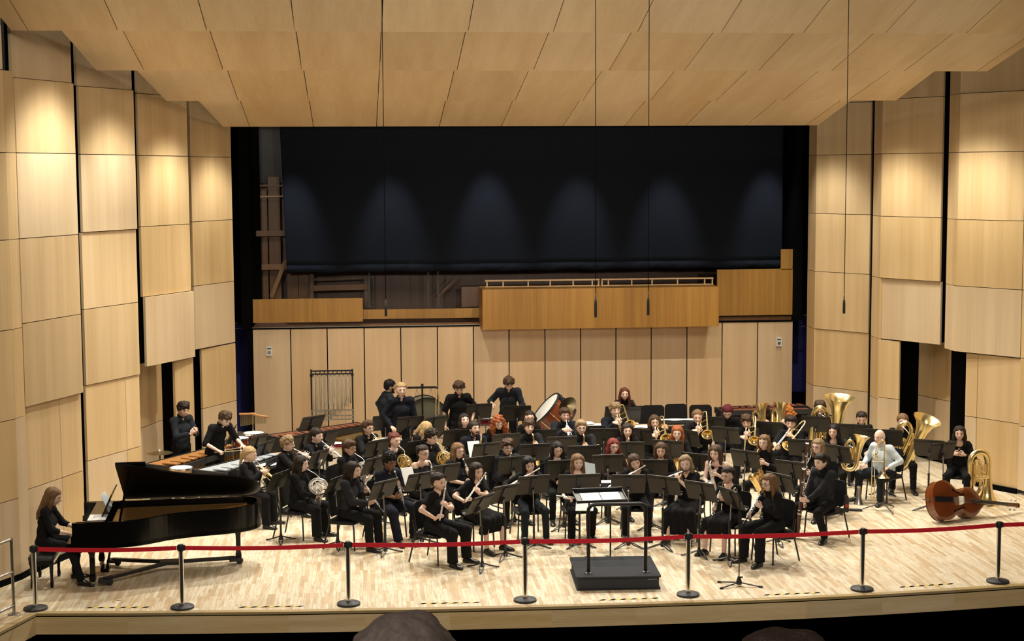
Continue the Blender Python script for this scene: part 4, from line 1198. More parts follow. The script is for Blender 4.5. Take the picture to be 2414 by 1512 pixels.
@kit
def sax_kit(sc, metal):
    K = Kit(); s = sc; m = M[metal]
    mb = MB(); mb.tube([(0, 0, 0), (0, .05, .006), (0, .09, .008)], [.006, .011, .011], 8); K.add('mouthpiece', mb, M['ebony'], 'black mouthpiece')
    n = [(0, .08, .008), (0, .12, .012), (0, .16, -.01), (0, .178, -.05)]
    mb = MB(); mb.tube([V(p) * (1 if s < 1.2 else 1.15) for p in n], [.009, .010, .011, .013], 8, sm=4); K.add('neck', mb, m)
    o = V(n[-1]) * (1 if s < 1.2 else 1.15)
    pt = lambda x, y, z: o + V((x, y, z)) * s
    mb = MB(); mb.tube([pt(0, 0, 0), pt(.004, .0, -.15), pt(.01, -.005, -.34), pt(.012, .0, -.40)], [.013 * s, .019 * s, .028 * s, .031 * s], 12); K.add('body_tube', mb, m)
    mb = MB(); mb.tube([pt(.012, 0, -.39), pt(.012, .01, -.445), pt(.014, .06, -.475), pt(.016, .115, -.445), pt(.016, .125, -.39)], [.031 * s, .034 * s, .037 * s, .040 * s, .042 * s], 14, sm=4); K.add('bow', mb, m)
    d = V((.05, .28, 1)).normalized()
    mb = MB(); mb.lathe([(.042 * s, 0), (.045 * s, .06 * s), (.050 * s, .12 * s), (.060 * s, .17 * s), (.074 * s, .20 * s), (.076 * s, .203 * s), (.071 * s, .199 * s), (.055 * s, .16 * s), (.04 * s, .08 * s), (.03 * s, .0)], pt(.016, .125, -.40), d, 20); K.add('bell', mb, m)
    mb = MB()
    for k in range(9): mb.lathe([(0, .006), (.014 * s + .001 * k, .005), (.014 * s + .001 * k, -.004), (0, -.004)], pt(-.004 if k % 2 else .012, .026 + .0012 * k, -.06 - .038 * k), (0, 1, 0), 9)
    for k in range(4): mb.lathe([(0, .007), (.02 * s, .006), (.02 * s, -.004), (0, -.004)], pt(.055, .10 + .02 * k, -.36 + .035 * k), (1, .2, 0), 9)
    mb.cyl(pt(.024, .022, -.05), pt(.036, .024, -.40), .004, 5); mb.cyl(pt(-.020, .022, -.06), pt(-.024, .026, -.38), .004, 5)
    K.add('keywork', mb, m)
    return K


@kit
def trumpet_kit(metal):
    K = Kit(); m = M[metal]
    mb = MB(); mb.lathe([(.0, .004), (.0125, 0), (.0135, .004), (.009, .018), (.005, .05), (.006, .085)], (0, 0, 0), (0, 1, 0), 10); K.add('mouthpiece', mb, M['silver'])
    mb = MB()
    mb.tube([(0, .08, 0), (0, .40, 0), (.0, .435, -.015), (.0, .44, -.04), (.0, .425, -.07), (0, .39, -.078), (0, .24, -.078)], .0075, 8, sm=3)
    mb.tube([(.02, .50, .0), (.018, .30, -.01), (.012, .12, -.015), (.012, .09, -.03), (.012, .09, -.06), (.012, .12, -.078), (.012, .20, -.078)], [.009, .008, .0075, .0075, .0075, .0075, .0075], 8, sm=3)
    mb.tube([(-.015, .25, -.05), (-.05, .26, -.05), (-.055, .28, -.05), (-.05, .30, -.05), (-.015, .31, -.05)], .006, 6, sm=3)
    K.add('tubing', mb, m)
    for k in range(3):
        mb = MB(); mb.lathe([(0, -.10), (.008, -.098), (.0125, -.09), (.0135, -.085), (.0125, .03), (.0135, .035), (.009, .042), (.003, .045), (.003, .06), (.009, .062), (.009, .066), (0, .067)], (0, .20 + .033 * k, 0), (0, 0, 1), 10); K.add('valve', mb, m)
    mb = MB(); mb.lathe([(.009, .30), (.010, .37), (.014, .43), (.024, .475), (.046, .505), (.062, .512), (.060, .509), (.04, .495), (.02, .45), (.008, .38)], (.018, 0, 0), (0, 1, 0), 20); K.add('bell', mb, m)
    return K


@kit
def trombone_kit(ext):
    """mouth at the origin, slide runs out along +Y, bell section to the player's left (-X)"""
    K = Kit(); m = M['brass']
    mb = MB(); mb.lathe([(0, .004), (.018, 0), (.019, .005), (.012, .025), (.006, .07)], (0, 0, 0), (0, 1, 0), 12); K.add('mouthpiece', mb, M['silver'], 'silver mouthpiece')
    mb = MB(); mb.cyl((0, .06, 0), (0, .62, 0), .0075, 8); mb.cyl((0, .10, -.085), (0, .62, -.085), .0075, 8); mb.cyl((0, .13, 0), (0, .13, -.085), .007, 6); K.add('inner_slide', mb, M['silver'], 'silver inner slide')
    mb = MB(); e = .62 + ext; mb.tube([(0, .16 + ext, 0), (0, e - .04, 0), (0, e, -.02), (0, e, -.065), (0, e - .04, -.085), (0, .16 + ext, -.085)], .0095, 8, sm=3); mb.cyl((0, .17 + ext, 0), (0, .17 + ext, -.085), .007, 6); K.add('outer_slide', mb, m)
    mb = MB(); mb.tube([(0, .11, -.085), (-.02, .04, -.085), (-.05, -.05, -.05), (-.075, -.20, -.01), (-.09, -.255, .025), (-.12, -.27, .06), (-.15, -.25, .07), (-.16, -.18, .06), (-.165, .05, .045)], [.008, .008, .009, .010, .0105, .011, .0115, .012, .0125], 8, sm=4)
    mb.cyl((-.05, -.05, -.05), (-.16, -.05, .05), .006, 6); mb.cyl((0, .12, -.06), (-.165, .12, .04), .006, 6); K.add('tuning_slide', mb, m)
    mb = MB(); mb.tube([(-.03, -.02, -.06), (-.08, .02, -.07), (-.10, .08, -.05), (-.07, .10, -.02), (-.04, .02, -.01), (-.07, -.06, .0)], .008, 7, sm=4); mb.cyl((-.05, -.02, -.04), (-.05, .05, -.04), .018, 10); K.add('rotor', mb, m)
    mb = MB(); mb.lathe([(.0125, 0), (.015, .12), (.021, .22), (.032, .29), (.055, .345), (.09, .372), (.106, .378), (.104, .374), (.08, .358), (.045, .32), (.02, .24), (.01, .1)], (-.165, .04, .045), (0, 1, 0), 26); K.add('bell', mb, m)
    return K


def ring(c, u, v, r, n=28, a0=0, a1=360): return [V(c) + V(u) * math.cos(R(a0 + (a1 - a0) * k / n)) * r + V(v) * math.sin(R(a0 + (a1 - a0) * k / n)) * r for k in range(n + 1)]


@kit
def horn_kit(metal):
    K = Kit(); m = M[metal]; c = V((.04, .20, -.26)); u = V((0, .80, .60)); v = V((.35, -.56, .75)).normalized(); nn = u.cross(v).normalized()
    mb = MB(); mb.lathe([(0, .004), (.011, 0), (.011, .006), (.005, .05)], (0, 0, 0), (0, .9, -.45), 10)
    mb.tube([(0, .03, -.015), (0, .14, -.07), c + u * .12 + v * .10, c + u * .145, c + u * .10 - v * .10], [.004, .005, .006, .006, .0065], 7, sm=4); K.add('leadpipe', mb, m)
    mb = MB()
    mb.tube(ring(c, u, v, .150), .0115, 8); mb.tube(ring(c + nn * .02, u, v, .130, 24, 30, 330), .010, 7); mb.tube(ring(c - nn * .022, u, v, .108, 24, -60, 200), .009, 7)
    for k in range(4):
        a = c + u * (-.09 + .05 * k) + v * (.075) + nn * .02; b = c + u * (-.085 + .05 * k) - v * (.07 - .01 * k) + nn * .022
        mb.tube([a, b, b + u * .02 - v * .012, b + u * .028, a + u * .028], .0075, 6, sm=2)
    mb.tube([c + u * .03 + v * .12, c - u * .02, c - u * .11 - v * .06], .011, 7, sm=3)
    K.add('coils', mb, m)
    for k in range(4):
        p = c + u * (-.06 + .042 * k) - v * .015 - nn * .015
        mb = MB(); mb.lathe([(0, -.03), (.017, -.028), (.018, .0), (.018, .02), (.012, .028), (0, .03)], p, nn, 10); mb.cyl(p - nn * .03, p - nn * .045 + v * .07, .004, 5); K.add('valve', mb, m)
    bc = c - u * .03 - v * .13 + V((.06, -.10, -.05)); bd = V((.78, -.52, -.20)).normalized()
    mb = MB(); mb.tube([c + v * .150 * -.2 - u * .15, c - u * .15 - v * .10, c - u * .08 - v * .16, bc - bd * .17], [.012, .016, .020, .025], 9, sm=3)
    mb.lathe([(.025, -.18), (.035, -.11), (.055, -.055), (.095, -.018), (.150, 0), (.148, .003), (.09, -.012), (.045, -.05), (.02, -.12)], bc, bd, 28); K.add('bell', mb, m)
    K.bc = bc; K.valve = c + u * .02 - v * .02
    return K


@kit
def tuba_kit(sc, metal, rotary):
    """stands upright: bottom bow at z = 0, bell mouth at the top"""
    K = Kit(); m = M[metal]; s = sc
    p = lambda x, y, z: V((x * s, y * s, z * s))
    mb = MB(); mb.lathe([(.055 * s, .30 * s), (.062 * s, .45 * s), (.075 * s, .60 * s), (.10 * s, .74 * s), (.14 * s, .83 * s), (.19 * s, .885 * s), (.205 * s, .895 * s), (.20 * s, .888 * s), (.135 * s, .815 * s), (.09 * s, .70 * s), (.05 * s, .5 * s)], p(.16, 0, 0), (0, 0, 1), 30); K.add('bell', mb, m)
    mb = MB(); mb.tube([p(.16, 0, .31), p(.155, 0, .16), p(.10, 0, .06), p(0, 0, .03), p(-.10, 0, .06), p(-.155, 0, .15), p(-.16, 0, .30), p(-.16, 0, .55)], [.055 * s, .054 * s, .053 * s, .052 * s, .050 * s, .047 * s, .043 * s, .036 * s], 14, sm=4); K.add('bottom_bow', mb, m)
    mb = MB(); mb.tube([p(-.16, 0, .54), p(-.15, -.0, .66), p(-.09, .0, .73), p(-.02, .0, .70), p(.03, .0, .60), p(.03, 0, .30), p(-.01, .01, .17), p(-.07, .01, .17), p(-.095, .01, .3), p(-.09, .01, .58)], [.036 * s, .034 * s, .032 * s, .03 * s, .028 * s, .026 * s, .024 * s, .022 * s, .02 * s, .018 * s], 10, sm=4); K.add('top_bow', mb, m)
    mb = MB()
    for k in range(6):
        x = -.13 + .05 * k; y = .075 + .008 * (k % 2)
        mb.tube([p(x, y, .22), p(x, y, .50 - .03 * k), p(x + .012, y, .525 - .03 * k), p(x + .026, y, .50 - .03 * k), p(x + .026, y, .24)], .0095 * s, 7, sm=3)
    mb.tube([p(-.02, .07, .30), p(.05, .09, .36), p(.09, .07, .5), p(.07, .04, .6)], .011 * s, 7, sm=3); K.add('tubing', mb, m)
    for k in range(4):
        mb = MB()
        if rotary: mb.lathe([(0, -.03 * s), (.030 * s, -.028 * s), (.032 * s, .02 * s), (.02 * s, .035 * s), (0, .036 * s)], p(-.09 + .06 * k, .105, .42), (0, 1, 0), 12)
        else: mb.lathe([(0, 0), (.020 * s, .004 * s), (.022 * s, .02 * s), (.022 * s, .22 * s), (.015 * s, .24 * s), (.005 * s, .25 * s), (.005 * s, .28 * s), (.014 * s, .285 * s), (0, .29 * s)], p(-.09 + .055 * k, .085, .30), (0, 0, 1), 10)
        K.add('valve', mb, M['silver'] if metal != 'brass' else m)
    mb = MB(); mb.tube([p(.06, .05, .46), p(.02, .10, .55), p(-.04, .14, .58)] + [p(-.06, .17, .58)], [.010 * s, .008 * s, .006 * s, .006 * s], 7, sm=3); mb.lathe([(.007 * s, -.05 * s), (.012 * s, -.025 * s), (.020 * s, -.004 * s), (.019 * s, 0), (0, -.005 * s)], p(-.08, .215, .58), (-.3, 1, 0), 12); K.add('mouthpiece', mb, M['silver'])
    K.mouth = p(-.08, .215, .58)
    return K


@kit
def mallet_kit(bars, width_lo, length, res, metal, resm, h):
    """keyboard percussion, long side along X, player on the +Y side, low bars at -X"""
    K = Kit(); n = bars; sp = length / n; mb = MB(); mb2 = MB()
    for k in range(n):
        t = k / (n - 1); x = -length / 2 + sp * (k + .5); w = width_lo * (1 - .38 * t)
        mb.box((x, .10 - .03 * t, h), (sp * .88, w, .02)); 
        if k % 7 not in (2, 6) and k < n - 1: mb2.box((x + sp / 2, -.16 + .06 * t, h + .03), (sp * .85, w * .85, .02))
    K.add('natural_bars', mb, M[metal], None, False); K.add('accidental_bars', mb2, M[metal], None, False)
    mb = MB()
    for y0, y1 in ((.33, .24), (-.38, -.24)): mb.bar((-length / 2 - .04, y0, h - .04), (length / 2 + .04, y1, h - .04), .03, .10)
    K.add('side_rail', mb, M['dark'], None, False)
    for sx, wy in ((-1, .40), (1, .27)):
        mb = MB(); mb.box((sx * (length / 2 + .05), -.03, h - .05), (.04, wy * 2, .13)); mb.box((sx * (length / 2 + .05), -.03, h / 2 - .02), (.05, wy * 1.1, h - .2)); mb.box((sx * (length / 2 + .05), -.03, .07), (.07, wy * 2, .05))
        for q in (-1, 1): mb.lathe([(.03, -.015), (.035, 0), (.03, .015)], (sx * (length / 2 + .05), -.03 + q * wy * .9, .035), (1, 0, 0), 10)
        K.add('end_frame', mb, M['dark'], None, False)
    mb = MB()
    for k in range(n):
        t = k / (n - 1); x = -length / 2 + sp * (k + .5); L = (.50 - .34 * t) * res
        mb.cyl((x, -.14, h - .05), (x, -.14, h - .05 - L), sp * .40, 8); mb.cyl((x, .10, h - .05), (x, .10, h - .05 - L), sp * .40, 8)
    K.add('resonators', mb, M[resm])
    mb = MB(); mb.cyl((-length / 2, -.03, .35), (length / 2, -.03, .35), .016, 8); K.add('crossbar', mb, M['dark'])
    return K


@kit
def drum_kit(r, h, shell, hh, stand):
    K = Kit(); mb = MB(); mb.lathe([(r, 0), (r, h)], (0, 0, hh), (0, 0, 1), 28); K.add('shell', mb, M[shell])
    mb = MB(); mb.lathe([(0, h + .006), (r * .98, h + .006), (r + .004, h)], (0, 0, hh), (0, 0, 1), 28); K.add('drum_head', mb, M['drumhead'])
    for z in (hh + h - .012, hh + .012):
        mb = MB(); mb.lathe([(r + .002, -.014), (r + .014, -.012), (r + .014, .016), (r + .003, .02)], (0, 0, z), (0, 0, 1), 28); K.add('hoop', mb, M['steel'])
    mb = MB()
    for k in range(8):
        a = R(45 * k + 12); d = V((math.cos(a), math.sin(a), 0)); mb.box(d * (r + .012) + V((0, 0, hh + h / 2)), (.02, .02, h * .35), Matrix.Rotation(a, 3, 'Z')); mb.cyl(d * (r + .013) + V((0, 0, hh + .01)), d * (r + .013) + V((0, 0, hh + h)), .004, 5)
    K.add('tension_rods', mb, M['steel'])
    mb = MB(); mb.cyl((0, 0, .25), (0, 0, hh - .02), .014, 8)
    for k in range(3):
        a = R(120 * k + 30); d = V((math.cos(a), math.sin(a), 0)); mb.tube([V((0, 0, .40)), d * .28 + V((0, 0, .03)), d * .30 + V((0, 0, .012))], .011, 6); mb.tube([V((0, 0, hh - .08)), d * r * .9 + V((0, 0, hh - .01))], .009, 6)
    K.add('stand', mb, M['steel'])
    return K


@kit
def cymbal_kit(r, h):
    K = Kit(); mb = MB(); mb.lathe([(.004, h + .03), (.03, h + .028), (.055, h + .012), (r * .6, h + .004), (r, h - .01), (r, h - .012), (.05, h + .008)], (0, 0, 0), (0, 0, 1), 30); K.add('plate', mb, M['bronze'])
    mb = MB(); mb.lathe([(.0, .055), (.016, .05), (.016, .035), (.02, .03)], (0, 0, h), (0, 0, 1), 8); K.add('wing_nut', mb, M['drumhead'])
    mb = MB(); mb.cyl((0, 0, .3), (0, 0, h + .03), .010, 8); mb.cyl((0, 0, h - .14), (0, 0, h - .05), .018, 8); mb.cyl((-.03, 0, h - .2), (.03, 0, h - .2), .012, 6)
    K.add('post', mb, M['steel'])
    for k in range(3):
        a = R(120 * k); d = V((math.cos(a), math.sin(a), 0)); mb = MB(); mb.tube([V((0, 0, .5)), d * .26 + V((0, 0, .03)), d * .28 + V((0, 0, .012))], .010, 6); K.add('leg', mb, M['steel'])
    return K


@kit
def table_kit(w, d, h, m):
    K = Kit(); mb = MB(); mb.prism(rbox(w, d, 0, .02, 2), h - .03, h); K.add('tabletop', mb, M[m], None, False)
    for x in (-1, 1):
        for y in (-1, 1):
            mb = MB(); mb.cyl((x * (w / 2 - .05), y * (d / 2 - .05), 0), (x * (w / 2 - .05), y * (d / 2 - .05), h - .03), .014, 8); K.add('leg', mb, M['blackmetal'])
    return K


# ------------------------------------------------------------------ the band
CP = V((0.15, 22.9, 0))
PLAYERS = []
H_ = lambda x, y, z: V((x, y, z))


def hold(r, kind, o):
    """hands and instrument in the player's own frame -> list of (thing name, kit, matrix, words, category)"""
    s, m = r.s, r.mouth
    if kind in ('clarinet', 'oboe'):
        a = R(o.get('dn', 52)); sd = o.get('sd', 0.0); d = V((sd, math.cos(a), -math.sin(a))).normalized(); f = V((0, math.sin(a), math.cos(a)))
        for i, y in ((0, .24), (1, .43)):
            k = (-1, 1)[i]; set_hand(r, i, m + d * y + V((k * .040, 0, 0)) - f * .03, V((-k * .35, f.y, f.z)), V((-k, -.25, 0)), .75)
        return [(kind, clarinet_kit(kind), mat_from(m, d, f), 'black ' + kind, kind)]
    if kind in ('flute', 'piccolo'):
        a = R(o.get('dn', 18)); d = V((math.cos(a), o.get('fw', .22), -math.sin(a))).normalized(); f = .56 if kind == 'piccolo' else 1
        mm = m + V((0, .008, -.012))
        set_hand(r, 0, mm + d * .22 * f + V((0, .035, -.03)), V((.45, -.35, .75)), V((.1, -1, .2)), .8)
        set_hand(r, 1, mm + d * (.43 if f == 1 else .30) + V((.0, -.045, -.035)), V((-.25, .6, .7)), V((0, .8, -.6)), .7)
        r.pole[1] = V((.9, -.1, -.6)); r.pole[0] = V((-.3, .5, -.8))
        nm = 'flute'
        return [(nm, flute_kit(kind), mat_from(mm, d, V((0, .5, .86))), 'silver flute' if kind == 'flute' else 'short dark wooden flute', nm)]
    if kind in ('trumpet', 'trumpetb'):
        a = R(o.get('dn', 18)); d = V((o.get('sd', 0), math.cos(a), -math.sin(a))).normalized(); x, y, z = frame_of(d)
        set_hand(r, 0, m + y * .21 - x * .045 - z * .05, y * .6 + z * .5 + x * .35, x, .95); set_hand(r, 1, m + y * .235 + x * .045 - z * .005, y * .6 - x * .5 + z * .4, -x - z * .5, .6)
        return [('trumpet', trumpet_kit('silver' if kind == 'trumpet' else 'brass'), mat_from(m, d), ('silver' if kind == 'trumpet' else 'brass') + ' trumpet', 'trumpet')]
    if kind == 'trombone':
        a = R(o.get('dn', 30)); d = V((o.get('sd', .05), math.cos(a), -math.sin(a))).normalized(); x, y, z = frame_of(d); e = o.get('ext', .12)
        set_hand(r, 0, m + y * .11 - x * .03 - z * .05, y * .4 + z * .6 + x * .5, x, .9); set_hand(r, 1, m + y * (.17 + e) + x * .03 - z * .045, y * .5 - x * .7 + z * .2, -x * .5 - z * .6, .8)
        return [('trombone', trombone_kit(e), mat_from(m, d, V((o.get('rl', 0), 0, 1))), 'brass trombone', 'trombone')]
    if kind in ('horn', 'hornb'):
        K = horn_kit('silver' if kind == 'horn' else 'brass'); set_hand(r, 0, m + K.valve + V((-.05, -.0, -.01)), V((.5, .7, .3)), V((1, -.3, 0)), .8)
        set_hand(r, 1, m + K.bc + V((-.05, .05, .02)), V((-.75, .5, .3)), V((0, -.5, .8)), .3); r.pole[1] = V((.7, -.6, -.3))
        return [('french_horn', K, Matrix.Translation(m), ('silver' if kind == 'horn' else 'brass') + ' french horn', 'horn')]
    if kind in ('alto', 'tenor', 'altos'):
        sc = 1.35 if kind == 'tenor' else 1.0; K = sax_kit(sc, 'silver' if kind == 'altos' else 'gold'); q = Matrix.Rotation(R(o.get('swing', 8)), 4, 'Y') @ Matrix.Rotation(R(-o.get('dn', 6)), 4, 'X')
        M_ = Matrix.Translation(m) @ q
        for i, y, k in ((0, -.18, -1), (1, -.36, 1)):
            set_hand(r, i, M_ @ V((k * .045, .185 + .0, y * (1 + .25 * (sc - 1)))), V((-k * .45, .8, .25)), V((-k, -.2, 0)), .8)
        return [('saxophone', K, M_, {'alto': 'gold alto saxophone', 'tenor': 'gold tenor saxophone', 'altos': 'silver alto saxophone'}[kind], 'saxophone')]
    if kind == 'bassoon':
        dp = o.get('drop', 0); K = bassoon_kit(dp); M_ = Matrix.Translation(m) @ Matrix.Rotation(R(o.get('roll', 0)), 4, 'Y')
        set_hand(r, 0, M_ @ V((-.03, .25, -.04 - dp)), V((.4, .8, .2)), V((1, 0, 0)), .8); set_hand(r, 1, M_ @ V((.13, .18, -.42 - dp)), V((-.5, .8, .2)), V((-1, .2, 0)), .8)
        return [('bassoon', K, M_, 'dark red-brown bassoon', 'bassoon')]
    if kind in ('tuba', 'euphonium'):
        sc = o.get('sc', 1.22 if kind == 'tuba' else .70); K = tuba_kit(sc, 'brass' if not o.get('sil') else 'silver', kind == 'tuba'); t = Matrix.Rotation(math.pi, 4, 'Z')
        q = Matrix.Rotation(R(-o.get('tilt', 12)), 4, 'Y') @ Matrix.Rotation(R(o.get('back', -4)), 4, 'X') @ t
        at = m if not o.get('at') else V(o['at'])
        M_ = Matrix.Translation(at - (q.to_3x3() @ K.mouth)) @ q
        set_hand(r, 1, M_ @ V((-.06 * sc, .16 * sc, .42 * sc)), V((-.6, .6, .2)), V((-.3, .9, -.2)), .7); set_hand(r, 0, M_ @ V((.24 * sc, .03, .40 * sc)), V((.3, .5, .6)), V((1, .1, 0)), .5)
        return [(kind, K, M_, ('silver ' if o.get('sil') else 'large brass ' if kind == 'tuba' else 'brass ') + kind, kind)]
    if kind == 'clap':
        set_hand(r, 0, m + V((-.03, .20, -.24)), V((.35, .5, .7)), V((1, -.1, 0)), .35); set_hand(r, 1, m + V((.045, .21, -.25)), V((-.35, .5, .65)), V((-1, -.1, 0)), .35)
    elif kind == 'clasp':
        c = V(o.get('at', (0, .30, r.sh[0].z - .22))); set_hand(r, 0, c + V((-.035, 0, 0)), V((.9, .3, .15)), V((.2, -.9, 0)), .7); set_hand(r, 1, c + V((.04, .03, .01)), V((-.9, .3, .15)), V((-.2, -.9, 0)), .7)
    elif kind == 'hips':
        for i in (0, 1): k = (-1, 1)[i]; set_hand(r, i, V((k * .21, .02, r.pel.z - .0)), V((-k * .2, .5, -.9)), V((-k, 0, 0)), .6)
    elif kind == 'hands':
        for i, h in enumerate(o['at']):
            if h is not None: set_hand(r, i, V(h[0]), V(h[1]), V(h[2]), h[3] if len(h) > 3 else .6)
    return []


GROUPS = {'flute': 'flutes', 'clarinet': 'clarinets', 'oboe': 'oboes', 'bassoon': 'bassoons', 'saxophone': 'saxophones', 'trumpet': 'trumpets', 'trombone': 'trombones', 'horn': 'french horns', 'tuba': 'tubas', 'euphonium': 'euphoniums'}


def player(px, py, kind, who, fem, hair, sk=FAIR, az=None, seated=True, chair=True, sz=None, lean=6, head=(0, 8, 0), legs=0, spread=4, io=None, bend=0, twist=0, seat=.455, dx=0.0, zfloor=0.0, **look):
    sz = sz or (.95 if fem else 1.01)
    r = rig_of(seated, sz, fem, lean, head, seat, legs, spread, twist, 0, bend)
    p = atz(px, py, r.head.z * PS + zfloor)
    if az is None: d = CP - p; az = math.degrees(math.atan2(d.x, -d.y))
    rz = math.atan2(-math.sin(R(az)), -math.cos(R(az)))
    off = Matrix.Rotation(rz, 3, 'Z') @ V((r.head.x, r.head.y, 0)) * PS
    x, y = p.x - off.x, p.y - off.y
    MW = Matrix.Translation((x, y, zfloor)) @ Matrix.Rotation(rz, 4, 'Z') @ Matrix.Scale(PS, 4)
    root = empty('person', mat=MW, label=('seated ' if seated else 'standing ') + who, cat='person', group=look.pop('grp', 'members of the wind band'))
    held = hold(r, kind, io or {})
    P = dict(seed=int(px * 7 + py), skin=sk, hair=hair, **look)
    build_person(r, root, P)
    for nm, K, M_, words, cat in held:
        K.place(nm, MW @ M_, words + ' held by the ' + who, cat, GROUPS[cat] + ' of the band')
    if seated and chair:
        chair_kit().place('chair', MW, 'black chair under the ' + who, 'chair', 'musicians\' chairs')
    PLAYERS.append(dict(who=who, x=x, y=y, az=az, seated=seated, n=0, MW=MW, r=r, root=root))
    return PLAYERS[-1]


# left side
pianist = player(125, 1172, 'hands', 'pianist with long light brown hair at the keyboard', True, ('lightbrown', 'long', .8), FAIR, az=86, chair=False, sz=.97, lean=8, head=(0, 22, 0), seat=.50, legs=4, spread=8,
                 io={'at': (((-.16, .47, .715), (.1, 1, -.1), (0, 0, -1), .5), ((.16, .45, .715), (-.1, 1, -.1), (0, 0, -1), .5))}, top='sweater', sleeve=.72, girth=1.08)
player(432, 966, 'clap', 'young man clapping by the dark stage door', False, ('dark', 'mop'), FAIR, az=48, seated=False, lean=2, head=(8, 20, 0), top='shirt', topc='slate')
mar = player(530, 988, 'hands', 'brown-haired percussionist bending over the orange marimba', False, ('brown', 'mop'), PALE, az=42, seated=False, sz=1.0, lean=16, bend=14, head=(-4, 38, 0),
             io={'at': (((-.24, .50, 1.03), (.1, .9, -.3), (0, -.1, -1), 1.1), ((.22, .45, 1.00), (-.3, .9, -.3), (0, -.1, -1), 1.1))}, top='shirt', sleeve=.52)
player(589, 1073, 'trumpetb', 'blond trumpeter with a low ponytail behind the piano', True, ('blond', 'pony'), PALE, az=74, head=(0, 16, 0), io={'dn': 42}, top='sweater', wide=1.5)
player(678, 1047, 'trumpet', 'fair trumpeter with glasses and floppy hair', False, ('dirty', 'mop'), PALE, az=72, head=(0, 8, 0), sz=.98, io={'dn': 24}, glasses=1)
player(746, 1028, 'trumpet', 'dark short-haired trumpeter with raised trumpet', False, ('dark', 'crop'), PALE, az=58, head=(0, 10, 0), io={'dn': 32}, legs=0)
player(710, 1094, 'horn', 'dark long-haired woman with the silver french horn', True, ('dark', 'long'), PALE, az=68, head=(0, 10, 0), top='sweater', topc='black', wide=1.6)
player(823, 1056, 'horn', 'man with glasses and silver french horn', False, ('brown', 'short'), TANNED, az=60, head=(0, 12, 0), glasses=1, top='turtle')
player(832, 1109, 'clarinet', 'clarinettist in a blazer with wavy dark bob', False, ('dark', 'bob', .5), FAIR, az=66, head=(0, 12, 0), sz=.99, io={'dn': 55}, top='blazer', topc='charcoal', wide=1.2)
player(868, 1009, 'trumpetb', 'bespectacled trumpeter hidden to the chest by stands', False, ('brown', 'short'), FAIR, az=35, head=(0, 6, 0), io={'dn': 28}, glasses=2)
player(931, 1039, 'hornb', 'red-haired horn player with tied hair', True, ('auburn', 'bun', .4), PALE, az=38, head=(0, 8, 0), top='vee', sz=.97)
player(919, 1090, 'clarinet', 'curly black-haired clarinettist with glasses', False, ('black', 'afro'), BROWN, az=40, head=(4, 12, 0), io={'dn': 68}, girth=1.2, top='shirt', topc='navy', sleeve=.55, glasses=1, wide=1.35, legs=4, spread=12, lowc='navy')
player(997.5, 1069, 'clarinet', 'bare-shouldered clarinettist with glasses and pulled-back hair', True, ('dark', 'bun', .3), FAIR, az=40, head=(0, 8, 0), io={'dn': 58}, girth=1.18, top='bare', glasses=1)
player(1004, 1012, 'lap', 'blond musician with bowed head', True, ('blond', 'bob', .6), PALE, az=58, head=(0, 42, 0), lean=14, top='vee')
player(1017, 1031, 'hornb', 'dark curly-haired man with the brass french horn', False, ('dark', 'curly'), PALE, az=52, head=(0, 12, 0), glasses=2)
player(1080, 1064, 'clarinet', 'clarinettist with glasses and light brown wavy bob', True, ('lightbrown', 'bob', .6), PALE, az=36, head=(4, 6, 0), io={'dn': 58}, sz=.98, top='turtle', sleeve=.5, glasses=2, topc='navy')
# percussion at the back
player(919.6, 911, 'hips', 'bearded man turned away beside the other percussionists', False, ('black', 'crop', 1, 'beard'), TANNED, az=108, seated=False, sz=.96, head=(0, 12, 0), top='shirt', girth=1.12, topc='slate')
player(946, 920, 'hands', 'slim percussionist with blond hair pulled back', False, ('blond', 'pony', .5), PALE, az=8, seated=False, sz=1.06, head=(0, 6, 0), top='shirt', topc='navy',
       io={'at': (None, ((.18, .22, 1.0), (-.3, .8, -.3), (0, 0, -1), .9))})
player(1082, 916, 'hands', 'curly-haired percussionist with sleeves rolled, looking down', False, ('brown', 'curly'), FAIR, az=14, seated=False, sz=1.03, head=(12, 26, 0), top='shirt', sleeve=.48,
       io={'at': (((-.25, .12, .95), (0, .3, -1), (1, 0, 0), .6), ((.27, .08, .85), (0, .3, -1), (-1, 0, 0), .6))})
snare = player(1199.6, 905, 'hands', 'percussionist with brown curls playing the snare drum', False, ('brown', 'curly'), FAIR, az=-2, seated=False, sz=1.04, lean=10, bend=8, head=(0, 38, 0), top='shirt', sleeve=.8, topc='slate',
               io={'at': (((-.12, .42, 1.05), (.1, .9, -.4), (0, 0, -1), 1.0), ((.33, .30, 1.18), (.1, .8, -.5), (-.5, 0, -.8), .9))})
player(1095, 992.6, 'lap', 'dark long-haired woman gazing up to one side', True, ('dark', 'long'), PALE, az=22, head=(12, -8, 0), top='sweater')
player(1118, 1011, 'tenor', 'bearded saxophonist with cropped dark hair', False, ('dark', 'crop', 1, 'beard'), FAIR, az=18, head=(-8, 0, 0), io={'swing': -12, 'dn': 10}, topc='navy')
player(1175, 997.5, 'lap', 'musician with long red curls leaning over a stand', True, ('red', 'bigcurly'), PALE, az=12, head=(0, 28, 8), lean=14, top='sweater')
player(1196, 1055.5, 'clarinet', 'clarinettist in a blazer with brown parted hair and glasses', False, ('brown', 'mop'), PALE, az=18, head=(4, 8, 0), io={'dn': 62}, top='blazer', topc='charcoal', glasses=1)
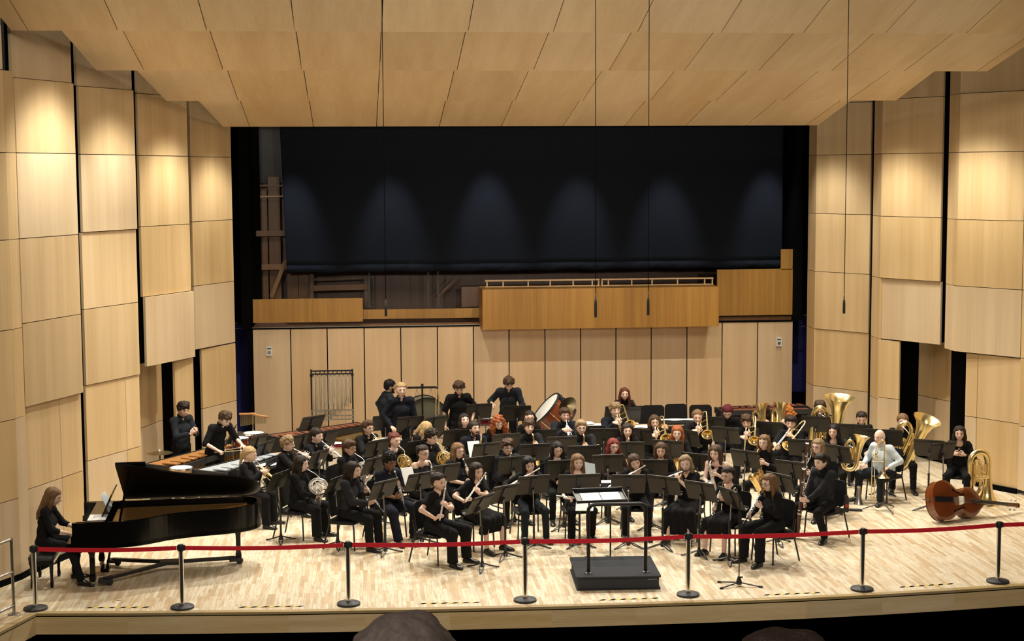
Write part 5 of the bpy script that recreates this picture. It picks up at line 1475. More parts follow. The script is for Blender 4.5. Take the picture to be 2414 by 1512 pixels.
# flutes at the front left
player(1034, 1137, 'flute', 'flautist with a dark bun in a short-sleeved top', True, ('dark', 'bun', .5), FAIR, az=52, head=(8, 10, 10), io={'dn': 46, 'fw': .30}, sz=.99, top='tee', sleeve=.36, girth=1.16, wide=1.5)
player(1124, 1112, 'flute', 'flautist with tousled dark hair in a fringed skirt', True, ('dark', 'bob', .3), FAIR, az=42, head=(10, 10, 8), io={'dn': 30, 'fw': .2}, sz=.98, top='vee', sleeve=.38, low='skirt', girth=1.1)
player(1247, 1097, 'flute', 'black-haired flautist with face behind the flute', True, ('black', 'bob', .8), FAIR, az=8, head=(-6, 14, 12), io={'dn': 26, 'fw': .1}, top='vee', sleeve=.97, lowc='slate')
player(1247, 1007, 'alto', 'saxophonist in a blazer with brown fringe', False, ('brown', 'mop'), PALE, az=8, head=(0, 8, 0), top='blazer', topc='charcoal')
player(1248, 986, 'lap', 'musician with pigtails and round glasses', True, ('dark', 'pigtails'), FAIR, az=2, head=(0, 6, 0), glasses=2, sz=.96)
player(1331, 979, 'trumpet', 'trumpeter in a suit before the tilted bass drum', False, ('brown', 'short'), FAIR, az=4, head=(-4, 8, 0), io={'dn': 40}, top='blazer', topc='slate')
player(1370, 1009, 'alto', 'broad saxophonist with glasses and sandy hair', False, ('dirty', 'short'), PALE, az=4, head=(4, 6, 0), sz=1.05, girth=1.25, top='blazer', topc='charcoal', glasses=1, io={'swing': 0})
player(1314, 1061, 'clarinet', 'black-haired clarinettist with glasses and a yellow strap', True, ('black', 'bob', .9), FAIR, az=8, head=(0, 12, 0), io={'dn': 64}, glasses=2, top='vee', sz=.94)
player(1450, 967.6, 'trombone', 'large trombonist with wavy grey-brown hair', False, ('dirty', 'curly'), PALE, az=4, head=(-4, 6, 0), sz=1.06, girth=1.25, io={'dn': 22, 'ext': .02}, top='shirt', topc='navy')
player(1472, 930, 'hands', 'woman with auburn fringe standing at the table', True, ('auburn', 'long', .5), PALE, az=-2, seated=False, sz=.87, head=(0, 4, 0), top='blazer', topc='charcoal', roll=False,
       io={'at': (((-.24, .18, .82), (-.2, .8, -.5), (0, 0, -1), .3), ((.22, .15, .83), (.1, .8, -.5), (0, 0, -1), .4))})
player(1479, 1016, 'alto', 'dark-haired saxophonist behind the red-haired clarinettist', True, ('dark', 'long'), PALE, az=-4, head=(0, 8, 0), io={'swing': 0})
player(1446, 1053, 'clarinet', 'clarinettist with dyed red hair and glasses', True, ('dyed', 'long', .9), PALE, az=4, head=(-6, 8, 0), io={'dn': 66}, top='sweater', topc='plum', glasses=2, girth=1.12)
f37 = player(1362, 1091, 'hands', 'flautist resting her flute across crossed legs', True, ('lightbrown', 'bob', .7), PALE, az=4, head=(0, 6, 0), top='vee', sleeve=.8, legs=3, sz=.97, wide=1.2, girth=1.08,
             io={'at': (((-.16, .34, .66), (.8, .5, 0), (0, 0, -1), .8), ((.20, .36, .68), (-.8, .5, 0), (0, 0, -1), .8))})
player(1496, 1091, 'flute', 'flautist tilting her head with brown side-swept hair', True, ('brown', 'bob', 1.1), FAIR, az=-8, head=(-14, 14, 20), io={'dn': 30, 'fw': .12}, top='vee', wide=1.05)
player(1543, 996, 'trombone', 'woman trombonist with long wavy brown hair', True, ('brown', 'long', .9), FAIR, az=-4, head=(0, 8, 0), io={'dn': 24, 'ext': .02})
player(1597, 1022, 'alto', 'saxophonist with straight ginger hair', True, ('red', 'long', 1.0), PALE, az=-16, head=(0, 8, 0), top='sweater')
player(1558, 1063, 'clarinet', 'clarinettist with long brown hair over both shoulders', True, ('brown', 'long', 1.1), FAIR, az=-12, head=(0, 12, 0), io={'dn': 62}, top='vee', sleeve=.97)
player(1644, 984, 'trombone', 'trombonist with receding hair', False, ('lightbrown', 'thin'), FAIR, az=-8, head=(0, 12, 0), io={'dn': 26, 'ext': .02}, top='blazer', topc='black')
player(1616, 1094, 'piccolo', 'flautist playing a short dark flute', True, ('dirty', 'longback', .9), PALE, az=-30, head=(-14, 8, 8), io={'dn': 22, 'fw': .35}, top='tee', sleeve=.36, low='skirt', long=True, sz=.98)
player(1686.5, 1069, 'altos', 'sleeveless saxophonist with a flower in her brown hair', True, ('brown', 'bob', .7), PALE, az=-34, head=(0, 12, 0), io={'swing': 10, 'dn': 12}, top='strap', girth=1.08)
player(1715, 1122, 'oboe', 'oboist with dark hair tied back, in a long skirt', True, ('dark', 'bun', .3), FAIR, az=-48, head=(0, 12, 0), io={'dn': 58}, top='vee', low='skirt', sleeve=.6)
player(1812, 1139, 'oboe', 'oboist with wavy half-up hair at the band\'s front right', True, ('lightbrown', 'halfup', .6), PALE, az=-62, head=(0, 14, 0), io={'dn': 50}, top='sweater', girth=1.2, glasses=1, wide=1.5)
player(1715, 972, 'clasp', 'musician in a maroon cap bowing over clasped hands', False, ('maroon', 'crop'), PALE, az=-10, head=(6, 30, 0), lean=14, glasses=1, top='sweater', sleeve=.6, lowc='slate')
player(1759, 995, 'trombone', 'young trombonist with face behind his instrument', False, ('brown', 'mop'), FAIR, az=-14, head=(0, 18, 0), sz=.97, io={'dn': 28, 'ext': .05}, top='blazer', topc='charcoal')
player(1801, 973, 'euphonium', 'long-haired euphonium player with glasses', True, ('dark', 'longback'), FAIR, az=-50, sz=.89, head=(0, 4, 0), io={'tilt': -14, 'back': 6}, glasses=1)
player(1852, 971, 'euphonium', 'euphonium player with curly orange hair', True, ('orange', 'bigcurly', .35), PALE, az=-64, sz=1.0, head=(0, 4, 0), io={'tilt': -10, 'back': 10})
player(1864, 998, 'trombone', 'dark-haired trombonist with bare forearm and long slide', False, ('dark', 'short'), FAIR, az=-30, head=(-8, 10, 0), io={'dn': 30, 'ext': .30, 'sd': .28, 'rl': -.5}, top='tee', sleeve=.5, topc='black')
player(1801, 1044, 'tenor', 'saxophonist with long brown hair and lowered tenor', True, ('lightbrown', 'longback', 1.0), PALE, az=-40, head=(-4, 8, 0), io={'swing': 12, 'dn': 8}, top='sweater', sleeve=.85)
player(1928, 1054, 'bassoon', 'bassoonist with long straight fair hair and glasses', True, ('dirty', 'longback', 1.0), PALE, az=-46, head=(0, 6, 0), io={'drop': .26}, glasses=1, top='sweater')
player(1935, 1089, 'bassoon', 'bassoonist in a blazer at the band\'s right end', False, ('dark', 'crop'), PALE, az=-60, head=(0, 14, 0), io={'drop': .42, 'roll': -4}, top='blazer', topc='charcoal', legs=3, spread=14)
player(1933, 963, 'tuba', 'brown-haired tuba player with glasses near the wall', False, ('brown', 'mop'), FAIR, az=-18, head=(0, 8, 0), io={'tilt': 4, 'back': -8, 'sc': 1.38}, glasses=1, sz=1.04)
player(1965, 1019, 'euphonium', 'black-haired woman looking out, euphonium beside her', True, ('black', 'long', .9), FAIR, az=-18, head=(14, 4, 0), io={'at': (-.26, .33, .98), 'tilt': 10, 'back': 4}, top='vee', sleeve=.97)
player(2031, 988, 'lap', 'dark-haired woman looking down behind wide stands', True, ('dark', 'pony', .5), FAIR, az=-16, head=(0, 22, 0))
player(2128, 994, 'tuba', 'sandy-haired tuba player beside the door', False, ('lightbrown', 'crop'), PALE, az=-16, head=(0, 6, 0), io={'tilt': 20, 'back': -12}, glasses=2, sz=1.03)
bald = player(2074, 1031, 'hands', 'bald man in a white shirt', False, None, PALE, az=-58, head=(0, 10, 0), sz=.97, seat=.40, lean=12, girth=1.35, top='shirt', topc='white', lowc='slate', legs=0, spread=14,
              io={'at': (((-.22, .26, .60), (.3, .9, -.4), (0, 0, -1), .4), ((.20, .36, .61), (-.3, .9, -.4), (0, 0, -1), .6))}, wide=1.2)
player(2262, 1023, 'clasp', 'woman with clasped hands seated apart near the right door', True, ('dark', 'bob', .9), FAIR, az=-26, head=(-4, 4, 0), io={'at': (-.02, .27, .84)}, top='vee', sleeve=.97, wide=1.0)


# ------------------------------------------------------------------ music stands
STANDS = []   # (x px, y px, height, tilt, yaw offset or None, width)
for q in ((545, 1026, 1.15, 22, 85), (606, 1046, .98, 22, 60), (623, 1060, .95, 24, 62), (735, 998, 1.12, 30, 40), (716, 1041, .98, 22, 50), (768, 1034, .98, 22, 45), (750, 1083, .95, 22, 58), (655, 1134, .95, 26, 62), (790, 1145, .95, 26, 62),
          (908, 997, 1.05, 24, 20), (966, 1000, 1.05, 24, 20), (992, 955, 1.15, 26, 25), (1024, 1000, 1.02, 24, 35), (1128, 970, 1.15, 22, 12), (1219, 975, 1.15, 20, 0), (1078, 1032, 1.0, 22, 12),
          (890, 1056, .98, 24, 40), (985, 1058, .98, 22, 35), (882, 1098, .97, 26, 45), (1049, 1116, .97, 22, 30), (1146, 1064, .98, 22, 22), (1130, 1097, .95, 22, 25), (1192, 1042, .98, 20, 14), (1260, 1067, .98, 20, 8), (1211, 1097, .96, 20, 12),
          (903, 1154, .97, 26, 45), (990, 1135, .97, 26, 35), (1131, 1188, .95, 34, 50), (1187, 1165, .96, 28, 36), (1256, 1143, .97, 22, 16), (1365, 1140, .97, 20, 4, 1.25), (1328, 1106, .97, 20, 4), (1432, 1093, .97, 20, 2), (1376, 1071, .98, 20, 4, 1.1),
          (1481, 1141, .97, 20, -4), (1483, 1062, .98, 20, -4), (1536, 1105, .97, 20, -8), (1565, 1144, .97, 24, -22), (1652, 1158, .97, 24, -28), (1725, 1175, .95, 26, -45), (1645, 1090, .97, 22, -22), (1575, 1058, .98, 20, -12), (1757, 1082, .97, 22, -28),
          (1865, 1108, .97, 22, -26), (1840, 1138, .95, 24, -38), (1711, 1026, .99, 22, -22), (1814, 1013, 1.0, 22, -18), (1894, 1056, .98, 22, -16), (1976, 1070, .98, 22, -55), (1923, 1000, 1.0, 20, -12), (2005, 1019, 1.0, 20, -14, 1.3), (2085, 1032, 1.0, 20, -14, 1.2),
          (2192, 1057, 1.05, 22, -20), (1423, 1029, .98, 22, -6), (1508, 1029, .98, 22, -40), (1392, 1023, .98, 20, 0), (1620, 1033, .98, 20, -30), (1278, 1032, .98, 20, 4), (1324, 1049, .98, 20, 2), (1676, 1001, .98, 20, -10), (1478, 979, 1.06, 20, -2), (1456, 975, 1.04, 20, 8), (2222, 1063, 1.02, 20, 20)):
    STANDS.append(q + (1.0,) if len(q) == 5 else q)
pairs = []
SP = []
for i, (px, py, h, tl, yw, wd) in enumerate(STANDS):
    p = atz(px, py, h * PS); SP.append(p)
    for j, P in enumerate(PLAYERS):
        F = V((math.sin(R(P['az'])), -math.cos(R(P['az'])), 0)); t = V((P['x'], P['y'], 0)) + F * .85
        pairs.append(((V((p.x, p.y, 0)) - t).length, i, j))
pairs.sort(); own = {}; got = set()
for d, i, j in pairs:
    if i in own or j in got or d > 1.2 or j == 0: continue
    own[i] = j; got.add(j)
for i, (px, py, h, tl, yw, wd) in enumerate(STANDS):
    p = SP[i]; yw = yw * 1.45 - 5 if px > 1555 and yw < 0 and yw > -50 else yw; rz = math.atan2(math.sin(R(yw)), math.cos(R(yw)))
    if i in own: lab = 'music stand in front of the ' + PLAYERS[own[i]]['who']
    else:
        j = min(range(1, len(PLAYERS)), key=lambda j: (PLAYERS[j]['x'] - p.x) ** 2 + (PLAYERS[j]['y'] - p.y) ** 2 + 9 * PLAYERS[j]['n'])
        PLAYERS[j]['n'] += 1; lab = 'extra black music stand near the ' + PLAYERS[j]['who']
    stand_kit(round(h, 2), tl, wd).place('music_stand', loc(p.x, p.y, 0, rz), lab, 'music stand', 'black music stands of the band', PS)


# sheets of paper that show on stands
def sheet(px, py, z, w, d, yaw, tilt, lab, m='paper', name='sheet_music', roll=0.0):
    p = atz(px, py, z); mb = MB(); mb.box((0, 0, 0), (w, d, .004))
    mt = Matrix.Translation(p) @ Matrix.Rotation(R(yaw), 4, 'Z') @ Matrix.Rotation(R(tilt), 4, 'X') @ Matrix.Rotation(R(roll), 4, 'Y')
    mb.box((.01, .0, .003), (w * .96, d * .96, .002)) if m != 'paper2' else None
    return tag(mb.build(name, M[m], None, False, mat=mt), lab, 'sheet music', 'sheet music on stands')


sheet(963, 1124, 1.02, .23, .32, 35, 66, 'white open page beside the bare-shouldered clarinettist\'s stand')
sheet(1118, 1060, 1.03, .23, .31, 20, 68, 'white page standing at the left edge of a black stand, mid band')
sheet(1392, 1113, 1.13, .30, .30, 4, 68, 'pale blue-grey folder leaning cornerwise above the front centre stand', 'paper2', 'folder', 45)
sheet(1433, 1136, 1.0, .22, .06, -4, 40, 'cream page lying at the right edge of the front centre stand')
sheet(1191, 1030, 1.12, .20, .05, 10, 50, 'white sheet on the stand before the long red curls')
sheet(1378, 1190, .75, .28, .34, -10, 25, 'white page on the low stand behind the conductor rail')
sheet(1677, 1088, 1.0, .05, .30, -30, 68, 'thin white page edge beside the sleeveless saxophonist\'s stand')

# ------------------------------------------------------------------ stanchions with belts
BASES = [(84, 1437), (430, 1434), (822, 1426), (1238, 1417), (1622, 1404), (2032, 1391), (2352, 1373), (2720, 1348)]
PB = [atz(x, y) for x, y in BASES]
ordn = ['at the far left beside the railing', 'in front of the grand piano', 'left of the audience member\'s head', 'left of the conductor\'s podium', 'right of the conductor\'s podium', 'right of the microphone stand', 'at the far right edge', 'beyond the far right one']
for i in range(8):
    o = empty('stanchion', PB[i], 0, 'steel stanchion on a black base ' + ordn[i], 'stanchion', 'stanchions along the stage front')
    d = (PB[i + 1] - PB[i]) if i < 7 else PB[7] - PB[6]; a = math.atan2(d.y, d.x)
    mb = MB(); mb.lathe([(0, .05), (.03, .05), (.06, .046), (.155, .034), (.165, .026), (.165, .004), (.16, 0), (0, 0)], seg=32); mb.build('base', M['rubber'], o, label='black rubber base')
    mb = MB(); mb.lathe([(.034, .048), (.034, .815)], seg=20); mb.build('post', M['steel'], o)
    mb = MB(); mb.lathe([(.036, .815), (.038, .82), (.038, .905), (.034, .912), (0, .914)], seg=20); mb.box((.043 * math.cos(a), .043 * math.sin(a), .862), (.035, .03, .075), Matrix.Rotation(a, 3, 'Z')); mb.box((-.043 * math.cos(a), -.043 * math.sin(a), .862), (.02, .03, .07), Matrix.Rotation(a, 3, 'Z')); mb.build('belt_head', M['dark'], o)
    if i == 7: break
    L = d.length; mb = MB(); n = 24
    for k in range(n + 1):
        t = k / n; c = d * (t * (1 - .12 / L) + .06 / L); z = .858 - .022 * math.sin(math.pi * t)
        for zz in (-.031, .031): mb.v.append((c.x + .004 * math.sin(t * 9) * (1 if zz > 0 else -1), c.y, z + zz))
    for k in range(n): mb.f.append((2 * k, 2 * k + 2, 2 * k + 3, 2 * k + 1)); mb.m.append(0)
    b = link('belt', mb.mesh('belt', M['red'], False), o, 'red webbing belt'); sd = b.modifiers.new('thickness', 'SOLIDIFY'); sd.thickness = .003

# hazard tape on the floor
for k, (x0, y0, x1, y1) in enumerate(((205, 1433.5, 350, 1432.5), (566, 1432.5, 714, 1430), (992, 1424, 1130, 1421), (1415, 1415.5, 1550, 1411), (1803, 1403.5, 1932, 1398), (2122, 1385, 2246, 1377))):
    a, b = atz(x0, y0), atz(x1, y1); d = b - a; L = d.length; mb = MB(); n = 11; w = .026
    for q in range(n):
        for xx in (q, q + 1):
            pass
        x0_, x1_ = L * q / n, L * (q + 1) / n; sk = .05
        mb.add([(x0_ - sk * .5, -w, .002), (x1_ - sk * .5, -w, .002), (x1_ + sk * .5, w, .002), (x0_ + sk * .5, w, .002)], [(0, 1, 2, 3)], q % 2)
    o = tag(mb.build('hazard_tape', [M['black'], M['yellow']], None, False, mat=loc(a.x, a.y, 0, math.atan2(d.y, d.x))), 'black and yellow floor tape strip ' + ['nearest the left railing', 'below the piano\'s tail', 'just right of the audience member\'s head', 'in front of the podium', 'right of the microphone stand', 'between the two rightmost stanchions'][k], 'tape', 'hazard tape strips')

# steel guard rail at the far left
p = atz(33, 1449); q = atz(-150, 1535); d = (q - p); d.z = 0; d = d.normalized()
o = empty('guard_rail', p, 0, 'steel tube guard rail at the far left end of the stage', 'railing')
for t in (0, 1.3):
    mb = MB(); mb.cyl(d * t, d * t + V((0, 0, 1.08)), .021, 10); mb.build('post', M['satin'], o)
    mb = MB(); mb.lathe([(0, .012), (.08, .012), (.085, .006), (.085, 0)], d * t, (0, 0, 1), 18); mb.build('foot_plate', M['satin'], o)
for z in (1.06, .60, .12):
    mb = MB(); mb.cyl(V((0, 0, z)) , d * 1.3 + V((0, 0, z)), .019, 10); mb.build('rail', M['satin'], o)

# ------------------------------------------------------------------ podium, conductor's stand, microphone
pf = (atz(1360, 1393.5), atz(1557, 1390)); d = pf[1] - pf[0]; rz = math.atan2(d.y, d.x); c = (pf[0] + pf[1]) / 2
W, D, Hh = d.length, 1.16, .20
o = empty('conductor_podium', c, rz, 'grey carpeted conductor podium with a black safety rail', 'podium')
mb = MB(); mb.box((0, D / 2, Hh / 2), (W * .97, D * .97, Hh - .02)); mb.build('riser', M['carpet'], o, False)
mb = MB(); mb.prism([(x, y + D / 2) for x, y in rbox(W + .02, D + .02, 0, .03, 3)], Hh - .02, Hh + .004); mb.build('top', M['carpet'], o, False)
mb = MB(); mb.prism([(x, y + D / 2) for x, y in rbox(W + .01, D + .01, 0, .03, 3)], 0, .02); mb.build('base_trim', M['blackmetal'], o, False)
mb = MB(); a = atz(1387, 1353, .2) - c; b = atz(1522, 1350, .2) - c
ia = Matrix.Rotation(-rz, 3, 'Z'); a, b = ia @ a, ia @ b; a.z = b.z = .2; rh = 1.03
cr = .10; mb.tube([a] + [a + V((cr - cr * math.cos(R(t)), 0, rh - cr + cr * math.sin(R(t)))) for t in range(0, 91, 15)] + [b + V((-cr + cr * math.sin(R(t)), 0, rh - cr + cr * math.cos(R(t)))) for t in range(0, 91, 15)] + [b], .027, 12); mb.build('safety_rail', M['blackmetal'], o)
for p in (a, b):
    mb = MB(); mb.lathe([(0, .0), (.055, .002), (.055, .014), (.04, .022), (.03, .03)], p, (0, 0, 1), 18); mb.build('flange', M['blackmetal'], o)
mb = MB()
for k, w in enumerate((.012, .020, .010, .016, .012, .018, .010)): mb.box((W * .35 + .02 * k, -.018 + .0 * k, .155 + .003 * (k % 2)), (w * .8, .004, .010))
mb.build('nameplate', M['satin'], o, False, label='small grey maker plate')

p = atz(1414, 1172, 1.03); o = empty('conductor_stand', (p.x, p.y, 0), R(3), 'wide flat black conductor stand behind the podium rail', 'music stand')
mb = MB(); t = R(68); rot = Matrix.Rotation(-R(14), 3, 'X'); rot = Matrix.Rotation(R(12), 3, 'X')
mb.box((0, 0, 1.03), (.80, .42, .012), rot); mb.box((0, .205, 1.10), (.80, .012, .07), rot)
mb.box((0, -.21, 1.01), (.80, .012, .035), rot)
for q in (-1, 1): mb.box((q * .395, 0, 1.045), (.012, .42, .04), rot)
mb.build('desk', M['blackmetal'], o, False)
for q in (-1, 1):
    mb = MB(); mb.cyl((q * .17, 0, .02), (q * .17, 0, 1.01), .014, 10); mb.build('post', M['blackmetal'], o)
    mb = MB(); mb.box((q * .17, 0, .015), (.05, .5, .03)); mb.build('foot', M['blackmetal'], o, False)
for k, (dx, lab) in enumerate(((-.15, 'left white score page on the conductor stand'), (.165, 'right white score page on the conductor stand'))):
    mb = MB(); mb.box((0, 0, 0), (.30, .30, .006))
    tag(mb.build('score', M['paper'], None, False, mat=loc(p.x, p.y, 0, R(3)) @ Matrix.Translation((dx, -.03, 1.04)) @ Matrix.Rotation(R(12), 4, 'X')), lab, 'score', 'score pages')

p = atz(1742, 1382); o = empty('microphone_stand', p, 0, 'black tripod microphone stand at the front right of the stage', 'microphone stand')
mb = MB(); mb.cyl((0, 0, .06), (0, 0, 1.30), .009, 8); mb.build('thin_tube', M['blackmetal'], o)
mb = MB(); mb.cyl((0, 0, .62), (0, 0, 1.15), .016, 8); mb.build('thick_tube', M['blackmetal'], o)
mb = MB(); mb.lathe([(0, .02), (.04, .025), (.045, .06), (.025, .12), (.02, .14)], seg=10); mb.box((.03, 0, .13), (.05, .02, .02)); mb.build('hub', M['blackmetal'], o)
for a_ in (205, 140, 335):
    e = V((math.cos(R(a_)) * .32, math.sin(R(a_)) * .32, .014)); mb = MB(); mb.tube([(0, 0, .055), e], .011, 8); mb.lathe([(.012, -.03), (.018, -.02), (.018, .02), (.012, .03)], e, e - V((0, 0, .05)), 8); mb.build('leg', M['blackmetal'], o)
mt = Matrix.Translation(p + V((0, 0, 1.30)))
o = empty('microphone', label='dark handheld microphone clipped on the front tripod stand', cat='microphone', mat=mt)
dv = V((-.45, -.2, .85)).normalized()
mb = MB(); mb.lathe([(.011, -.05), (.012, 0), (.016, .10), (.018, .13)], (0, 0, 0), dv, 12); mb.build('handle', M['dark'], o)
mb = MB(); mb.lathe([(.018, .13), (.026, .145), (.027, .17), (.02, .195), (0, .205)], (0, 0, 0), dv, 12); mb.build('grille', M['satin'], o)

# ------------------------------------------------------------------ grand piano
o = empty('grand_piano', (-7.92, 22.78, 0), R(3), 'black concert grand piano with its lid raised', 'piano'); PM = loc(-7.92, 22.78, 0, R(3))
LX, WY = 2.72, 1.52
bent = [(0, 0), (.62, 0), (.85, .03), (1.1, .16), (1.35, .34), (1.65, .47), (1.95, .55), (2.25, .62), (2.5, .74), (2.66, .93), (2.72, 1.13), (2.70, 1.33), (2.60, 1.47), (2.45, WY), (0, WY)]
sm = [tuple(p.xy) for p in smooth_path([V((x, y, 0)) for x, y in bent[1:14]], 4)]
rim = [(0.0, 0), (.30, 0)] + sm + [(.30, WY), (0.0, WY)]
mb = MB(); mb.prism([(.30, 0.03)] + [(x, y) for x, y in sm] + [(.30, WY - .03)], .60, .66); mb.build('soundboard_bed', M['pianoblack'], o, False)
mb = MB(); n = len(sm); outer = [V((x, y, 0)) for x, y in sm]; cen = V((1.2, .8, 0))
inn = [p + (V((1.1, 1.0, 0)) - p).normalized() * .06 for p in outer]
for k in range(n - 1):
    a, b, c_, d_ = outer[k], outer[k + 1], inn[k + 1], inn[k]
    mb.add([a + V((0, 0, .61)), b + V((0, 0, .61)), b + V((0, 0, .99)), a + V((0, 0, .99)), d_ + V((0, 0, .66)), c_ + V((0, 0, .66)), c_ + V((0, 0, .99)), d_ + V((0, 0, .99))], [(0, 1, 2, 3), (3, 2, 6, 7), (7, 6, 5, 4), (0, 4, 5, 1)])
for y in (0, WY - .06): mb.box((.32, y + .03, .80), (.64, .06, .38))
mb.box((1.5, WY - .03, .80), (1.9, .06, .38))
mb.build('rim', M['pianoblack'], o, True, 30)
for y in (.02, WY - .10):      # cheek arms with rounded front
    mb = MB(); pr = [(-.02, .60), (.32, .60), (.32, .99), (.05, .99), (.05, .90), (.03, .82), (-.02, .78)]
    vs = [(x, y, z) for x, z in pr] + [(x, y + .08, z) for x, z in pr]; m_ = len(pr)
    mb.add(vs, [tuple(range(m_)), tuple(range(2 * m_ - 1, m_ - 1, -1))] + [(i, m_ + i, m_ + (i + 1) % m_, (i + 1) % m_) for i in range(m_)]); mb.build('cheek', M['pianoblack'], o, False)
mb = MB(); mb.box((.02, WY / 2, .63), (.24, WY - .2, .06)); mb.build('keybed', M['pianoblack'], o, False)
mb = MB()
for k in range(52): mb.box((.04, .15 + (WY - .30) * (k + .5) / 52, .705), (.15, (WY - .30) / 52 * .94, .02))
mb.build('white_keys', M['ivory'], o, False)
mb = MB()
for k in range(51):
    if k % 7 not in (1, 4): mb.box((.085, .15 + (WY - .30) * (k + 1) / 52, .722), (.09, .011, .02))
mb.build('black_keys', M['ebony'], o, False)
mb = MB(); mb.box((.14, WY / 2, .80), (.02, WY - .18, .20)); mb.build('fallboard', M['pianoblack'], o, False)
mb = MB(); mb.prism([(.52, .1)] + [(p.x, p.y) for p in inn if p.x > .6] + [(.52, WY - .1)], .86, .875); mb.build('iron_frame', M['pianogold'], o, False)
mb = MB()
for k in range(26): mb.bar((.62, .16 + .048 * k, .895), (min(2.5, .95 + .068 * k), .22 + .048 * k, .895), .012, .02)
mb.build('strings', M['pianogold'], o, False)
mb = MB(); mb.bar((.20, WY / 2, .985), (.45, WY / 2, .985), WY - .02, .02); mb.build('front_shelf', M['pianoblack'], o, False)
mb = MB(); rt = Matrix.Rotation(R(-28), 3, 'Y'); mb.box((.47, WY / 2 - .05, 1.16), (.02, .80, .36), Matrix.Rotation(R(24), 3, 'Y')); mb.build('music_desk', M['pianoblack'], o, False)
# lid: hinge along the straight bass side, rear part and folded front flap
th = R(31)
def lidp(x, y, t=0.0):
    w = WY - y; return V((x, WY - w * math.cos(th) - t * math.sin(th), 1.0 + w * math.sin(th) - t * math.cos(th)))
lo = [(.62, -.01)] + [(x, y - .01) for x, y in sm if x > .64] + [(.62, WY)]; n = len(lo)
mb = MB(); mb.add([lidp(x, y, -.02) for x, y in lo] + [lidp(x, y, .0) for x, y in lo], [tuple(range(n)), tuple(range(2 * n - 1, n - 1, -1))] + [(i, n + i, n + (i + 1) % n, (i + 1) % n) for i in range(n)]); mb.build('lid', M['lid'], o, False)
mb = MB(); fl_ = [(.16, -.01), (.62, -.01), (.62, WY), (.16, WY)]
fo = lambda x, y, t: lidp(.62 + (.62 - x) * .95, y, -.03 - t)
mb.add([fo(x, y, 0) for x, y in fl_] + [fo(x, y, .02) for x, y in fl_], [(0, 1, 2, 3), (7, 6, 5, 4), (0, 4, 5, 1), (1, 5, 6, 2), (2, 6, 7, 3), (3, 7, 4, 0)]); mb.build('front_flap', M['lid'], o, False)
mb = MB(); mb.bar((.68, .05, .98), lidp(.80, .22, .0), .03, .02); mb.build('lid_prop', M['pianoblack'], o, False)
for x, y in ((.26, .14), (.26, WY - .16), (2.36, 1.16)):
    mb = MB(); mb.lathe([(.105, .62), (.10, .56), (.062, .50), (.052, .44), (.050, .20), (.062, .17), (.068, .12), (.05, .075), (0, .07)], (x, y, 0), (0, 0, 1), 4, up=(1, 1, 0)); l = mb.build('leg', M['pianoblack'], o, False)
    mb = MB(); mb.lathe([(0, -.02), (.036, -.018), (.036, .018), (0, .02)], (x, y, .037), (0, 1, 0), 12); mb.build('caster', M['satin'], l)
mb = MB(); mb.bar((.50, WY / 2 - .08, .60), (.40, WY / 2 - .06, .12), .03, .03); mb.bar((.50, WY / 2 + .08, .60), (.40, WY / 2 + .06, .12), .03, .03); mb.box((.38, WY / 2, .11), (.12, .28, .06)); mb.build('pedal_lyre', M['pianoblack'], o, False)
for q in (-1, 0, 1):
    mb = MB(); mb.box((.28, WY / 2 + q * .08, .085), (.14, .022, .012)); mb.build('pedal', M['gold'], o, False)
# dolly under the piano
D_ = tag(empty('piano_dolly', mat=PM), 'black three-armed piano dolly on wheels under the grand', 'dolly')
hub = V((1.35, .86, .14))
for e in (V((.42, .16, .10)), V((.42, 1.34, .10)), V((2.30, 1.12, .10))):
    mb = MB(); mb.bar(hub, e, .06, .05); mb.build('arm', M['blackmetal'], D_, False)
    mb = MB(); mb.box(e + V((0, 0, -.02)), (.16, .16, .05)); mb.lathe([(0, -.025), (.05, -.022), (.05, .022), (0, .025)], e + V((.08, .0, -.048)), (0, 1, 0), 14); mb.build('wheel', M['rubber'], D_)
mb = MB(); mb.box(hub, (.34, .22, .05)); mb.build('hub_plate', M['blackmetal'], D_, False)
for k, (dx, dy, z, ry, lab) in enumerate(((.34, .30, 1.0, 0, 'white sheet lying on the piano\'s front shelf'), (.44, .62, 1.17, 66, 'printed page on the piano\'s music desk'))):
    mb = MB(); mb.box((0, 0, 0), (.26, .40 if k == 0 else .46, .006)); tag(mb.build('sheet_music', M['paper' if k == 0 else 'paper2'], None, False, mat=PM @ Matrix.Translation((dx, dy, z)) @ Matrix.Rotation(R(ry), 4, 'Y')), lab, 'sheet music')
# bench
MWp = pianist['MW'].translation
o = empty('piano_bench', (MWp.x, MWp.y, 0), R(2), 'black padded piano bench under the pianist', 'bench')
mb = MB(); mb.prism([(x * 1, y) for x, y in rbox(.36, .76, 0, .04, 3)], .36, .42); mb.build('apron', M['pianoblack'], o, False)
mb = MB(); oo = rbox(.38, .78, 0, .06, 4); n = len(oo); vs = []
for z, sc in ((.42, .98), (.45, 1), (.475, .97), (.485, .86)): vs += [(x * sc, y * sc, z) for x, y in oo]
mb.add(vs, [tuple(range(n - 1, -1, -1)), tuple(range(3 * n, 4 * n))] + [(j * n + i, j * n + (i + 1) % n, (j + 1) * n + (i + 1) % n, (j + 1) * n + i) for j in range(3) for i in range(n)]); mb.build('cushion', M['dark'], o)
for x in (-1, 1):
    for y in (-1, 1):
        mb = MB(); mb.lathe([(.03, .37), (.028, .3), (.020, .12), (.028, .06), (.02, 0)], (x * .14, y * .33, 0), (0, 0, 1), 8); mb.build('leg', M['pianoblack'], o)

